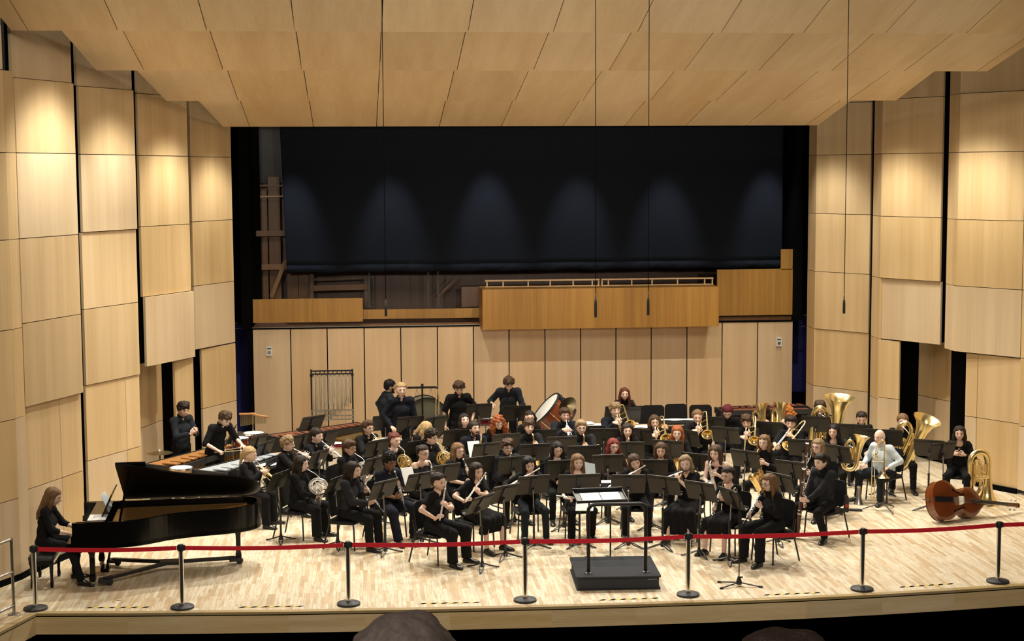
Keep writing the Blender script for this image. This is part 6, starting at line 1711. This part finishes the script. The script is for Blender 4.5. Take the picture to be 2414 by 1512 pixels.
# the flute across the lap of the seated flautist
a, b = atz(1312, 1169, .78), atz(1380, 1178, .80); flute_kit('flute').place('flute', mat_from(a + (b - a).normalized() * .14 * PS, b - a) @ Matrix.Scale(PS, 4), 'silver flute resting across the lap of the flautist with crossed legs', 'flute', 'flutes of the band')


# ------------------------------------------------------------------ percussion, large instruments and small things
def at_group(px, py, z, rz=0.0): p = atz(px, py, z); return loc(p.x, p.y, 0, R(rz))


def between(x0, y0, x1, y1, z):
    a, b = atz(x0, y0, z), atz(x1, y1, z); c = (a + b) / 2; return c, math.atan2(b.y - a.y, b.x - a.x), (b - a).length


c, a, L = between(378, 1098, 566, 1046, .93)
mallet_kit(32, .36, round(L, 2), 1.0, 'padauk', 'pianogold', .93).place('marimba', loc(c.x, c.y, 0, a + math.pi * 0), 'orange-brown marimba with the bending percussionist behind the piano', 'marimba', 'keyboard percussion')
c, a, L = between(497, 1112, 640, 1073, .9)
mallet_kit(24, .34, round(L, 2), .9, 'alu', 'satin', .9).place('vibraphone', loc(c.x, c.y, 0, a), 'silver vibraphone behind the raised piano lid', 'vibraphone', 'keyboard percussion')
c, a, L = between(652, 1031, 852, 1001, .95)
mallet_kit(40, .34, round(L, 2), 1.0, 'rosewood', 'pianogold', .95).place('marimba', loc(c.x, c.y, 0, a), 'long red-brown marimba in front of the tubular chimes', 'marimba', 'keyboard percussion')
c, a, L = between(1700, 966, 1898, 961, .95)
mallet_kit(40, .36, round(L, 2), 1.0, 'rosewood', 'dark', .95).place('marimba', loc(c.x, c.y, 0, a + math.pi), 'long red-brown marimba against the back wall at right', 'marimba', 'keyboard percussion')
# glockenspiel in its gold frame
c, a, L = between(802, 1040, 856, 1026, .80); K = Kit()
mb = MB(); mb.box((0, 0, .80), (L + .1, .34, .06)); K.add('case', mb, M['pianogold'], None, False)
mb = MB()
for k in range(14): mb.box((-L / 2 + L * (k + .5) / 14, 0, .84), (L / 14 * .7, .26 - .008 * k, .012))
K.add('bars', mb, M['brass'], None, False)
for x in (-1, 1):
    mb = MB(); mb.cyl((x * L * .4, 0, 0), (x * L * .4, 0, .78), .015, 8); mb.box((x * L * .4, 0, .02), (.05, .4, .04)); K.add('leg', mb, M['blackmetal'])
K.place('glockenspiel', loc(c.x, c.y, 0, a), 'gold glockenspiel on legs in front of the chimes marimba', 'glockenspiel', 'keyboard percussion')

# tubular chimes
p0, p1 = aty(735, 968, 33.6), aty(832, 968, 33.6); W = p1.x - p0.x; zt = aty(780, 874, 33.6).z; zb = aty(780, 968, 33.6).z
o = empty('tubular_chimes', ((p0.x + p1.x) / 2, 33.6, 0), 0, 'rack of silver tubular chimes standing against the back wall', 'tubular chimes')
for x in (-1, 1):
    mb = MB(); mb.cyl((x * W / 2, 0, .05), (x * W / 2, 0, zt + .03), .018, 8); mb.lathe([(.026, -.03), (.03, 0), (.026, .03)], (x * W / 2, 0, zt - .1)); mb.build('upright', M['blackmetal'], o)
    mb = MB(); mb.box((x * W / 2, 0, .05), (.05, .62, .05)); mb.build('foot', M['blackmetal'], o, False)
for y, dz in ((-.09, -.03), (.09, .08)):
    mb = MB(); mb.bar((-W / 2, y, zt - .05 + dz * .4), (W / 2, y, zt - .05 + dz * .4), .03, .03); mb.build('hanging_rail', M['blackmetal'], o, False)
mb = MB()
for z in (zb + .02, zb - .10, zb - .18): mb.bar((-W / 2 - .03, -.12, z), (W / 2 + .03, -.12, z), .02, .025)
for k in range(12): mb.bar((-W / 2 + W * k / 11, -.12, zb - .20), (-W / 2 + W * k / 11, -.12, zb + .03), .015, .015)
mb.build('damper_frame', M['satin'], o, False)
for k in range(18):
    x = -W / 2 + .05 + (W - .1) * k / 17; y = (-.09, .09)[k % 2]; ln = 1.25 - .032 * k
    mb = MB(); mb.lathe([(.0, .0), (.017, .002), (.017, .05), (.019, .055), (.019, .012 + .06), (.017, .075), (.017, ln), (0, ln)], (x, y, zt - .06 + (.03 if k % 2 else 0) - ln * 0 - .0), (0, 0, -1), 10); mb.build('chime_tube', M['steel'], o)

# big drum under an olive cover, T-shaped percussion stand before it
p = atz(1002, 986, 1.12); o = empty('bass_drum', (p.x, p.y, 0), R(8), 'large bass drum with dull olive head standing behind the stands', 'bass drum')
rr = .43
mb = MB(); mb.lathe([(rr, -.2), (rr, .2)], (0, 0, 1.12), (0, 1, 0), 40); mb.build('shell', M['olive'], o)
for s in (-1, 1):
    mb = MB(); mb.lathe([(0, s * .205), (rr * .97, s * .205), (rr, s * .2)], (0, 0, 1.12), (0, 1, 0), 40); mb.build('drum_head', M['olive'], o)
    mb = MB(); mb.lathe([(rr + .002, s * .2 - .02), (rr + .02, s * .2 - .018), (rr + .02, s * .2 + .02), (rr + .004, s * .2 + .022), (rr - .005, s * .2 + .01)], (0, 0, 1.12), (0, 1, 0), 40); mb.build('hoop', M['blackmetal'], o)
mb = MB()
for s in (-1, 1): mb.tube([(s * .35, -.25, .02), (s * .46, 0, .7), (s * .46, 0, 1.12)], .016, 8); mb.tube([(s * .35, .25, .02), (s * .46, 0, .7)], .016, 8)
mb.build('stand', M['blackmetal'], o)
p = aty(996, 960, p.y - .45); zt = aty(996, 914, p.y).z
o = empty('percussion_rack', (p.x, p.y, 0), R(0), 'tall T-shaped stand with hanging mallets before the olive drum', 'stand')
mb = MB(); mb.cyl((0, 0, .03), (0, 0, zt + .06), .018, 8); mb.box((0, 0, zt + .05), (.05, .04, .05)); mb.build('post', M['blackmetal'], o)
mb = MB(); mb.bar((-.30, 0, zt), (.30, 0, zt), .03, .04); mb.lathe([(0, -.03), (.03, -.02), (.03, .02), (0, .03)], (.29, 0, zt), (1, 0, 0), 10); mb.build('crossbar', M['blackmetal'], o, False)
mb = MB()
for x in (-.11, .17): mb.tube([(x, 0, zt - .02), (x - .03, 0, zt - .19), (x + .04, 0, zt - .19), (x, 0, zt - .02)], .004, 5)
mb.build('triangle', M['steel'], o)
for x in (.26, .32):
    mb = MB(); mb.tube([(x - .01, -.02, zt - .04), (x + .01, -.03, zt - .20), (x, -.03, zt - .55)], .011, 6); mb.build('mallet', M['tan'], o)
mb = MB(); mb.ell((.27, -.03, zt - .62), (.06, .05, .07)); mb.build('mallet_bag', M['dark'], o)
mb = MB(); mb.box((0, 0, .02), (.6, .06, .04)); mb.box((0, 0, .02), (.06, .5, .04)); mb.build('foot', M['blackmetal'], o, False)

DR = (((970, 1012), .19, .20, 'amber', .62, 'amber-shelled tom drum behind the bowed blond musician'), ((957, 1036), .165, .14, 'redwood', .40, 'red-orange small drum below the amber tom'),
      ((1145, 985), .185, .15, 'maroon', .85, 'maroon snare drum played by the curly percussionist'), ((566, 1033), .16, .17, 'redwood', .95, 'small chrome-hooped tom, left of two by the wall gap'),
      ((598, 1021), .19, .19, 'maroon', .98, 'larger chrome-hooped tom, right of two by the wall gap'), ((427, 1103), .19, .15, 'tan', .80, 'cream-headed drum just above the piano lid'))
for (px, py), r, h, sh, hh, lab in DR:
    drum_kit(r, h, sh, hh, 1).place('drum', at_group(px, py, (hh + h)), lab, 'drum', 'small drums')
cymbal_kit(.235, 1.02).place('cymbal', at_group(376, 1066, 1.03), 'bronze suspended cymbal on its stand above the piano flap', 'cymbal')
# sticks in hands
def stick(P, i, ln, lab, d=None, tipr=.014, m='tan', tm='drumhead'):
    w = P['MW'] @ P['r'].wri[i]; h = (P['MW'].to_3x3() @ P['r'].hd[i]).normalized(); q = w + h * .08
    d = V(d).normalized() if d else h
    mt = mat_from(q - d * .12, d)
    o = empty('mallet', mat=mt, label=lab, cat='mallet', group='sticks and mallets held by percussionists')
    mb = MB(); mb.tube([(0, 0, 0), (0, ln, 0)], [.007, .005], 6); mb.build('shaft', M[m], o)
    mb = MB(); mb.ell((0, ln, 0), (tipr, tipr * 1.2, tipr), None, 8, 6); mb.build('tip', M[tm], o)


stick(mar, 0, .48, 'pale mallet in the left hand over the orange marimba', (-.55, -.2, -.05)); stick(mar, 1, .48, 'pale mallet in the right hand over the orange marimba', (.9, -.1, .06))
stick(snare, 0, .40, 'drumstick in the left hand over the maroon snare', (-.6, -.5, -.12)); stick(snare, 1, .40, 'drumstick in the right hand over the maroon snare', (-.3, -.7, -.25))

# bar chimes
p = atz(597, 980, 1.50); o = empty('bar_chimes', (p.x, p.y, 0), R(-14), 'bar chimes hanging from a wooden bar beside the navy gap', 'bar chimes')
mb = MB(); mb.tube([(-.27, 0, 1.52), (-.1, 0, 1.525), (0, 0, 1.53), (.1, 0, 1.50), (.30, 0, 1.475)], [.020, .022, .026, .022, .020], 8, sm=3); mb.build('wooden_bar', M['padauk'], o)
for k in range(26):
    x = -.25 + .02 * k; z0 = 1.515 - max(0, x) * .13; mb = MB(); mb.cyl((x, 0, z0 - .02), (x, 0, z0 - .03 - (.20 - .004 * k)), .0058, 6); mb.build('chime', M['brass'], o)
mb = MB(); mb.cyl((-.02, .03, .04), (-.02, .03, 1.53), .011, 8); mb.build('post', M['steel'], o)
for k in range(3):
    d = V((math.cos(R(120 * k)), math.sin(R(120 * k)), 0)) * .3; mb = MB(); mb.tube([(-.02, .03, .45), (d.x, d.y, .01)], .01, 6); mb.build('leg', M['steel'], o)

# tilted bass drum with red-brown shell
p = atz(1305, 985, .95); o = empty('bass_drum', (p.x, p.y, 0), 0, 'tilted bass drum with red-brown shell and white head', 'bass drum')
d = V((-.72, -.05, .64)).normalized(); cc = V((0, 0, .98)); r0 = .40
mb = MB(); mb.lathe([(r0, -.24), (r0, .24)], cc, d, 40); mb.build('shell', M['redwood'], o)
for s in (-1, 1):
    mb = MB(); mb.lathe([(0, s * .245), (r0 * .98, s * .245), (r0, s * .24)], cc, d, 40); mb.build('drum_head', M['drumhead'], o)
    mb = MB(); mb.lathe([(r0 + .002, s * .24 - .025), (r0 + .022, s * .24 - .02), (r0 + .022, s * .24 + .02), (r0 + .004, s * .24 + .022)], cc, d, 40); mb.build('hoop', M['dark'], o)
x_, y_, z_ = frame_of(d)
for k in range(10):
    a = R(36 * k); q = x_ * math.cos(a) + z_ * math.sin(a); mb = MB(); mb.cyl(cc + q * (r0 + .03) - d * .22, cc + q * (r0 + .03) + d * .22, .006, 6)
    for s in (-.10, .10): mb.ell(cc + q * (r0 + .015) + d * s, (.02, .02, .02), None, 7, 5)
    mb.build('tension_rod', M['steel'], o)
mb = MB()
for s in (-1, 1): mb.tube([(.1 + s * .32, -.3, .02), (.1 + s * .36, 0, .55), (s * .3, 0, .9)], .018, 8); mb.tube([(.1 + s * .32, .3, .02), (.1 + s * .36, 0, .55)], .018, 8)
mb.build('cradle', M['steel'], o)
o2 = MB(); n = 14
for j in range(9):
    for i in range(n):
        u = (i / (n - 1) - .5) * .34; t = (j / 8 - .5) * 1.5
        q = cc + d * (u * 1.3 + .02) + (z_ * math.cos(t) + x_ * math.sin(t) * .8) * (r0 + .036 + .008 * math.sin(i * 2.1 + j)); o2.v.append(tuple(q))
for j in range(8):
    for i in range(n - 1): k = j * n + i; o2.f.append((k, k + 1, k + n + 1, k + n)); o2.m.append(0)
tag(o2.build('drum_cover', M['curtain'], None, mat=Matrix.Translation(o.location)), 'black cloth draped over the top of the tilted drum', 'cloth')
p = atz(1338, 956, 1.32); o = empty('cymbal', (p.x, p.y, 0), 0, 'dark cymbal standing on edge beside the tilted bass drum', 'cymbal')
mb = MB(); mb.lathe([(0, .03), (.05, .02), (.14, .008), (.21, 0), (.21, -.003), (.05, .015)], (0, 0, 1.30), V((-.5, -.45, .45)), 28); mb.build('plate', plain('dark_bronze', (.14, .11, .06), .3, 1.0), o)
mb = MB(); mb.cyl((.03, .03, .02), (.02, .02, 1.28), .011, 8); mb.box((.03, .03, .02), (.4, .05, .03)); mb.box((.03, .03, .02), (.05, .4, .03)); mb.build('stand', M['steel'], o)

# tables with sheets
TB = ((1387, 1003, .92, .62, .45, 0, 'white-topped trap table beside the suited trumpeter', 'drumhead'), (1518, 1005, .92, .95, .5, -6, 'pale wooden table in front of the auburn-haired woman', 'tan'), (1598, 992, .95, 1.1, .5, -6, 'dark table with loose sheets before the empty chairs', 'dark'),
      (790, 1048, .80, .52, .4, 12, 'maroon-sided trap table in front of the long marimba', 'maroon'), (628, 1098, .86, .55, .42, 20, 'black trap table beside the vibraphone', 'dark'), (648, 1072, .72, .36, .34, 20, 'low trap table with a tan block near the wall gap', 'tan'), (905, 1036, .82, .5, .4, 15, 'grey-topped trap table left of the amber tom', 'satin'))
for px, py, h, w, d_, rz, lab, m in TB: table_kit(w, d_, h, m).place('trap_table', at_group(px, py, h, rz), lab, 'table', 'percussion tables')
for px, py, z, w, d_, rz, lab in ((1375, 998, .94, .42, .34, 5, 'crumpled white sheets on the white-topped trap table'), (1398, 1008, .945, .3, .28, -8, 'second white sheet on the white-topped trap table'), (1513, 1006, .94, .5, .34, -8, 'open white score on the pale wooden table'), (1598, 990, .965, .7, .22, -4, 'long white sheets on the dark table by the empty chairs'),
                                  (786, 1046, .82, .36, .24, 12, 'white sheet on the maroon trap table'), (627, 1096, .875, .42, .28, 20, 'white sheet on the black trap table'), (903, 1034, .835, .36, .24, 15, 'grey sheet on the trap table left of the amber tom'), (1145, 978, 1.02, .30, .22, 10, 'white cloth folded on the maroon snare drum')):
    mb = MB(); n = 6
    for j in range(n + 1):
        for i in range(n + 1): mb.v.append(((i / n - .5) * w, (j / n - .5) * d_, .006 + .008 * math.sin(i * 1.9 + j) * math.sin(j * 1.3 + px)))
    for j in range(n):
        for i in range(n): k = j * (n + 1) + i; mb.f.append((k, k + 1, k + n + 2, k + n + 1)); mb.m.append(0)
    q = tag(mb.build('loose_sheet', M['paper'], None, mat=Matrix.Translation(atz(px, py, z)) @ Matrix.Rotation(R(rz), 4, 'Z')), lab, 'paper', 'loose sheets on tables'); sd = q.modifiers.new('thickness', 'SOLIDIFY'); sd.thickness = .003
p = atz(640, 1077, .80); mb = MB(); mb.box((0, 0, .06), (.30, .16, .13)); mb.box((0, -.081, .06), (.2, .004, .03)); tag(mb.build('wood_block', M['tan'], None, False, mat=loc(p.x, p.y, .72, R(15))), 'tan wooden block on the low trap table', 'wood block')

# empty chairs along the back
for px, py, lab in ((1507, 985, 'empty black chair half behind the auburn-haired standing woman'), (1540, 983, 'empty black chair behind the woman trombonist'), (1594, 980, 'empty black chair, taller looking, in the middle of the back row'), (1652, 982, 'empty black chair behind the trombonist with receding hair'), (1885, 985, 'empty black chair back right of the orange-haired player'), (1748, 985, 'empty black chair back beside the maroon-capped musician')):
    p = atz(px, py, .70 * PS); chair_kit().place('chair', loc(p.x, p.y - .2, 0, R(180)), lab, 'chair', 'musicians\' chairs', PS * 1.05)

# double bass lying on its side
p = atz(2268, 1226, 0.0)
K = Kit(); body = []
half = [(-.57, .0), (-.565, .10), (-.53, .20), (-.46, .28), (-.36, .325), (-.25, .32), (-.15, .27), (-.09, .215), (-.07, .20), (.0, .19), (.06, .195), (.08, .21), (.12, .235), (.2, .25), (.29, .235), (.37, .18), (.44, .11), (.50, .055), (.53, .03)]
out = [tuple(v.xy) for v in smooth_path([V((x, y, 0)) for x, y in half], 3)]; out = out + [(x, -y) for x, y in reversed(out[1:])]
n = len(out); mb = MB(); vs = []
for z, sc in ((-.10, .0), (-.105, .5), (-.095, .9), (-.085, 1.0)): vs += [(x * sc, y * sc, z) for x, y in out]
mb.add(vs, [(j * n + i, (j + 1) * n + i, (j + 1) * n + (i + 1) % n, j * n + (i + 1) % n) for j in range(3) for i in range(n)]); K.add('back_plate', mb, M['bassw'])
mb = MB(); mb.add([(x * .985, y * .985, -.085) for x, y in out] + [(x * .985, y * .985, .085) for x, y in out], [(i, n + i, n + (i + 1) % n, (i + 1) % n) for i in range(n)]); K.add('ribs', mb, M['bassw'])
mb = MB(); vs = []
for z, sc in ((.082, 1.0), (.096, 1.0), (.112, .9), (.125, .5), (.128, .0)): vs += [(x * sc, y * sc, z) for x, y in out]
mb.add(vs, [(j * n + i, (j + 1) * n + i, (j + 1) * n + (i + 1) % n, j * n + (i + 1) % n) for j in range(4) for i in range(n)]); K.add('top_plate', mb, M['bassw'])
for s in (-1, 1):
    mb = MB(); mb.tube([(-.16, s * .19, .122), (-.15, s * .165, .124), (-.11, s * .16, .124), (-.03, s * .13, .124), (.04, s * .10, .124), (.06, s * .115, .124), (.05, s * .13, .122)], [.012, .010, .007, .009, .007, .010, .012], 6, sm=3); K.add('sound_hole', mb, M['black'], 'dark f-shaped sound hole')
mb = MB(); mb.box((-.04, 0, .175), (.018, .15, .10), taper=.8); mb.box((-.04, 0, .22), (.02, .11, .03)); K.add('bridge', mb, M['ivory'], 'cream bridge', False)
mb = MB(); mb.bar((-.56, 0, .13), (-.24, 0, .20), .085, .015); K.add('tailpiece', mb, M['ebony'], None, False)
mb = MB(); mb.bar((.18, 0, .165), (1.02, 0, .145), .055, .025); K.add('fingerboard', mb, M['ebony'], None, False)
mb = MB(); mb.tube([(.50, 0, .07), (.60, 0, .115), (1.02, 0, .125)], [.05, .028, .024], 10); K.add('neck', mb, M['bassw'])
mb = MB(); mb.bar((1.02, 0, .12), (1.24, 0, .10), .06, .06); mb.lathe([(0, -.04), (.035, -.035), (.045, 0), (.035, .035), (0, .04)], (1.27, 0, .085), (0, 1, 0), 12)
K.add('scroll', mb, M['bassw'])
mb = MB()
for k, x in enumerate((1.06, 1.11, 1.16, 1.21)): s = (-1, 1)[k % 2]; mb.cyl((x, 0, .115), (x, s * .07, .115), .008, 6); mb.ell((x, s * .085, .115), (.02, .012, .02), None, 8, 5)
K.add('tuning_pegs', mb, M['satin'])
for k in range(4): y = (-.03, -.01, .01, .03)[k]; mb = MB(); mb.tube([(-.25, y, .205), (-.04, y * 1.3, .235), (1.03, y * .6, .165)], .0028, 5); K.add('string', mb, M['satin'])
mb = MB(); mb.cyl((-.57, 0, 0), (-.70, 0, .0), .008, 6); mb.cyl((-.57, 0, 0), (-.60, 0, 0), .022, 8); K.add('endpin', mb, M['satin'])
t_ = R(20); pt = R(9); f = V((math.cos(t_) * math.cos(pt), math.sin(t_) * math.cos(pt), -math.sin(pt))); up = V((0, 0, 1)); tl = R(20)
nz_ = (V((math.sin(t_), -math.cos(t_), 0)) * math.cos(tl) + up * math.sin(tl)); nz_ = (nz_ - f * nz_.dot(f)).normalized(); ny_ = nz_.cross(f)
sc = 1.06; BM = Matrix(((f.x * sc, ny_.x * sc, nz_.x * sc, p.x - .10), (f.y * sc, ny_.y * sc, nz_.y * sc, p.y + .05), (f.z * sc, ny_.z * sc, nz_.z * sc, .305), (0, 0, 0, 1)))
K.place('double_bass', BM, 'brown double bass lying on its side at stage right', 'double bass')

# tuba resting bell-down behind the bass
p = atz(2327, 1189, 0); K = tuba_kit(1.12, 'brass', True)
K.place('tuba', Matrix.Translation((p.x, p.y, 1.003)) @ Matrix.Rotation(R(8), 4, 'Z') @ Matrix.Rotation(R(180), 4, 'X') @ Matrix.Translation((-.18, 0, 0)), 'large brass tuba standing on its bell behind the double bass', 'tuba', 'tubas of the band')
# trombone on a stand before the bald man
p = atz(2082, 1204); o = empty('trombone_stand', p, R(20), 'black tripod trombone stand in front of the bald man', 'instrument stand')
mb = MB(); mb.cyl((0, 0, .1), (0, 0, .58), .011, 8); mb.build('post', M['blackmetal'], o)
mb = MB(); mb.lathe([(.0, .60), (.05, .60), (.085, .57), (.05, .58), (.011, .55)], seg=14); mb.build('bell_cup', M['blackmetal'], o)
for k in range(3):
    d = V((math.cos(R(120 * k + 20)), math.sin(R(120 * k + 20)), 0)) * .36; mb = MB(); mb.tube([(0, 0, .14), (d.x, d.y, .012)], .011, 6); mb.build('leg', M['blackmetal'], o)
trombone_kit(.22).place('trombone', Matrix.Translation(p + V((0, 0, 1.01))) @ Matrix.Rotation(R(195), 4, 'Z') @ Matrix.Rotation(R(-90), 4, 'X') @ Matrix.Translation((.165, 0, -.045)), 'brass trombone on the tripod stand before the bald man', 'trombone', 'trombones of the band')
p = atz(2024, 1190); mb = MB(); mb.lathe([(0, 0), (.085, 0), (.088, .012), (.055, .09), (.035, .26), (.032, .34), (0, .345)], seg=20)
o = empty('mute', p, 0, 'silver cone mute standing on the floor by the bald man\'s foot', 'mute'); mb.build('cone', M['satin'], o)
mb = MB(); mb.lathe([(.033, .30), (.036, .305), (.036, .33), (.033, .335)], seg=16); mb.build('cork', M['tan'], o)
p = atz(1953, 1110, .5); o = empty('mute', (p.x, p.y, .42), R(0), 'silver mute hanging under the stand beside the black-haired woman', 'mute'); mb = MB(); mb.lathe([(0, .20), (.03, .195), (.04, .12), (.075, .02), (.13, 0), (.128, -.006), (0, -.004)], seg=22); mb.build('cone', M['silver'], o)
mb = MB(); mb.tube([(.13, 0, 0), (.15, 0, -.02), (.13, 0, -.04)], .006, 6); mb.build('handle', M['silver'], o)
# bottle with a round red emblem, pouch
p = atz(1995, 1207); o = empty('water_bottle', p, R(-10), 'black water bottle with a round red emblem on the floor', 'bottle')
mb = MB(); mb.lathe([(0, 0), (.042, .002), (.045, .01), (.045, .20), (.040, .225), (0, .226)], seg=22); mb.build('bottle', M['rubber'], o)
mb = MB(); mb.lathe([(.041, .222), (.041, .262), (.036, .272), (0, .273)], seg=20); mb.box((.0, -.01, .285), (.05, .02, .03)); mb.build('lid', M['dark'], o)
mb = MB(); vs = []
for rr_, dep in ((0, 0), (.028, 0)):
    pass
def emblem(mb, r0, r1, mi, n=26):
    vs = []
    for k in range(n):
        a = 2 * math.pi * k / n
        for r_ in (r0, r1):
            x = math.cos(a) * r_; z = .115 + math.sin(a) * r_; vs.append((.0458 * math.sin(x / .0458), -.0458 * math.cos(x / .0458), z))
    mb.add(vs, [(2 * k, 2 * k + 1, 2 * ((k + 1) % n) + 1, 2 * ((k + 1) % n)) for k in range(n)], mi)
emblem(mb, .024, .031, 0); emblem(mb, .0, .016, 0); emblem(mb, .016, .024, 1)
mb.build('emblem', [plain('red_emblem', (.62, .05, .03), .5), plain('dark_red_emblem', (.30, .02, .02), .5)], o, label='round red emblem')
p = atz(2016, 1205); mb = MB(); mb.prism([(x, y) for x, y in rbox(.25, .10, 0, .045, 4)], .002, .03); tag(mb.build('pouch', M['dark'], None, True, mat=loc(p.x, p.y, 0, R(-18))), 'flat black pouch on the floor right of the bottle', 'pouch')
p = atz(1635, 1229); o = empty('shoe_bag', p, R(10), 'pink and white bag on the floor behind the piccolo flautist', 'bag'); mb = MB(); mb.ell((0, 0, .08), (.12, .09, .085)); mb.build('bag', plain('pink_print', (.62, .16, .20), .8, noise=.6, nscale=18), o)
mb = MB(); mb.tube([(-.07, 0, .14), (-.03, 0, .20), (.04, 0, .20), (.07, 0, .14)], .008, 6, sm=3); mb.build('strap', M['white'], o)
p = atz(279, 1416); mb = MB(); mb.lathe([(0, .003), (.025, .003), (.03, 0)], seg=14); tag(mb.build('floor_plug', plain('brown_plug', (.16, .08, .05), .6), None, mat=Matrix.Translation(p)), 'small brown round plug set in the stage floor at left', 'floor plug')

# ------------------------------------------------------------------ audience in the balcony in front of the camera
def viewer(px, ytop, dist, hair, who, sz=1.0):
    p = aty(px, ytop, dist); zf = p.z - 1.335 * PS
    n0 = len(PLAYERS)
    r = rig_of(True, sz, False, 4, (0, 4, 0)); top = r.head.z + .158 * r.hs
    zf = p.z - top * PS
    MW = Matrix.Translation((p.x, p.y, zf)) @ Matrix.Rotation(R(-4), 4, 'Z') @ Matrix.Scale(PS, 4)
    root = empty('person', mat=MW, label=who, cat='person', group='audience members')
    build_person(r, root, dict(seed=7, skin=FAIR, hair=hair, top='sweater', topc='grey'))
    chair_kit().place('chair', MW, 'seat under the ' + who, 'chair', 'audience seats')
    return zf


HAIRM['audience'] = hair_mat('hair_audience', (.062, .050, .044), 70, .12)
z1 = viewer(948, 1433, 2.95, ('audience', 'short', 1.0), 'dark-haired audience member seen from behind at the bottom edge')
z2 = viewer(1868, 1489, 3.6, ('dark', 'mop', 1.0), 'audience member barely rising into the lower right edge')
mb = MB(); mb.box((-3, 3.2, min(z1, z2) - .06), (9, 2.4, .1)); structure('floor_balcony', mb, M['black'])


# ------------------------------------------------------------------ light
def spot(name, loc, target, power, size=60, blend=.6, rad=.08, col=(1, .86, .66)):
    l = bpy.data.lights.new(name, 'SPOT'); l.energy = power; l.spot_size = R(size); l.spot_blend = blend; l.shadow_soft_size = rad; l.color = col
    o = bpy.data.objects.new(name, l); C.objects.link(o); o.location = loc
    o.rotation_euler = (V(target) - V(loc)).to_track_quat('-Z', 'Y').to_euler(); return o


def area(name, loc, target, power, sx, sy, col=(1, .86, .66)):
    l = bpy.data.lights.new(name, 'AREA'); l.shape = 'RECTANGLE'; l.size = sx; l.size_y = sy; l.energy = power; l.color = col
    o = bpy.data.objects.new(name, l); C.objects.link(o); o.location = loc
    o.rotation_euler = (V(target) - V(loc)).to_track_quat('-Z', 'Y').to_euler(); return o


WARM = (1, .93, .80)
# stage downlights between the ceiling rows
for r, (y, z, n, hw, pw) in enumerate(((24.2, 8.0, 4, 6.0, 40), (27.0, 7.55, 4, 5.0, 1000), (29.9, 7.2, 4, 4.4, 800))):
    for k in range(n):
        x = -hw + 2 * hw * k / (n - 1) - .2
        spot('stage_downlight', (x, y, z), (x * .96, y - (.5, 2.2, 1.6)[r], 0), pw, 108, .7, .06, WARM)
# wall washers close to the shell
for x, y, z, tx, ty, tz, p in ((-7.35, 24.1, 8.0, -8.42, 24.6, 3.6, 420), (-6.85, 26.3, 7.65, -7.85, 26.75, 3.4, 340), (-6.25, 28.8, 7.3, -7.25, 29.25, 3.2, 320), (-5.75, 31.3, 6.95, -6.65, 31.75, 3.0, 230),
                               (6.75, 27.5, 7.5, 7.75, 28.15, 3.3, 420), (6.2, 30.0, 7.15, 7.15, 30.5, 3.2, 360), (5.6, 32.3, 6.95, 6.5, 32.75, 3.0, 260)):
    spot('wall_washer', (x, y, z), (tx, ty, tz), p * (1.35 if p > 400 else 1.1), 92, 1.0, .25, (1, .965, .83))
# curtain washers behind the last ceiling row
for x in (-5.25, -3.0, -.78, 1.29, 3.34, 5.75):
    spot('curtain_washer', (x, 34.35, 7.5), (x + .05, 35.4, 4.4), 420, 36, .9, .1, (.88, .93, 1))
# back wall, lit from the third row
for k in range(5):
    x = -5.0 + 2.5 * k
    spot('back_wall_washer', (x, 28.7, 7.35), (x, 35.0, 1.1), 460, 46, .8, .05, WARM)
# added fill above the audience, brightens the band and the ceiling
area('added_house_fill', (-1.0, 8.0, 11.5), (0, 28, 3.0), 1200, 12, 3, (1, .90, .74))
# added spots out of view, lifting the brightness of the ceiling clouds
for x in (-5.5, -1.5, 2.5): spot('added_ceiling_spot', (x, 7.0, 6.6), (x * .8 + .6, 27.0, 8.0), 2300, 34, .9, .2, (1, .93, .80))
# added lamp over the balcony so the audience heads are not black
spot('added_audience_fill', (-4.6, .6, 8.6), (-3.9, 3.2, 5.0), 900, 80, .8, .15, (1, .88, .78))
spot('added_chamber_fill', (-5.75, 36.3, 7.6), (-5.9, 37.6, 5.6), 11, 90, .8, .1, (1, .93, .85))  # added lamp, brightens the grey plaster in the organ chamber
w = bpy.data.worlds.new('hall'); bpy.context.scene.world = w; w.use_nodes = True
w.node_tree.nodes['Background'].inputs['Color'].default_value = (1, .88, .72, 1); w.node_tree.nodes['Background'].inputs['Strength'].default_value = .015
vs = bpy.context.scene.view_settings
vs.view_transform = 'Standard'; vs.look = 'None'; vs.gamma = 1; vs.use_curve_mapping = False; vs.exposure = .22
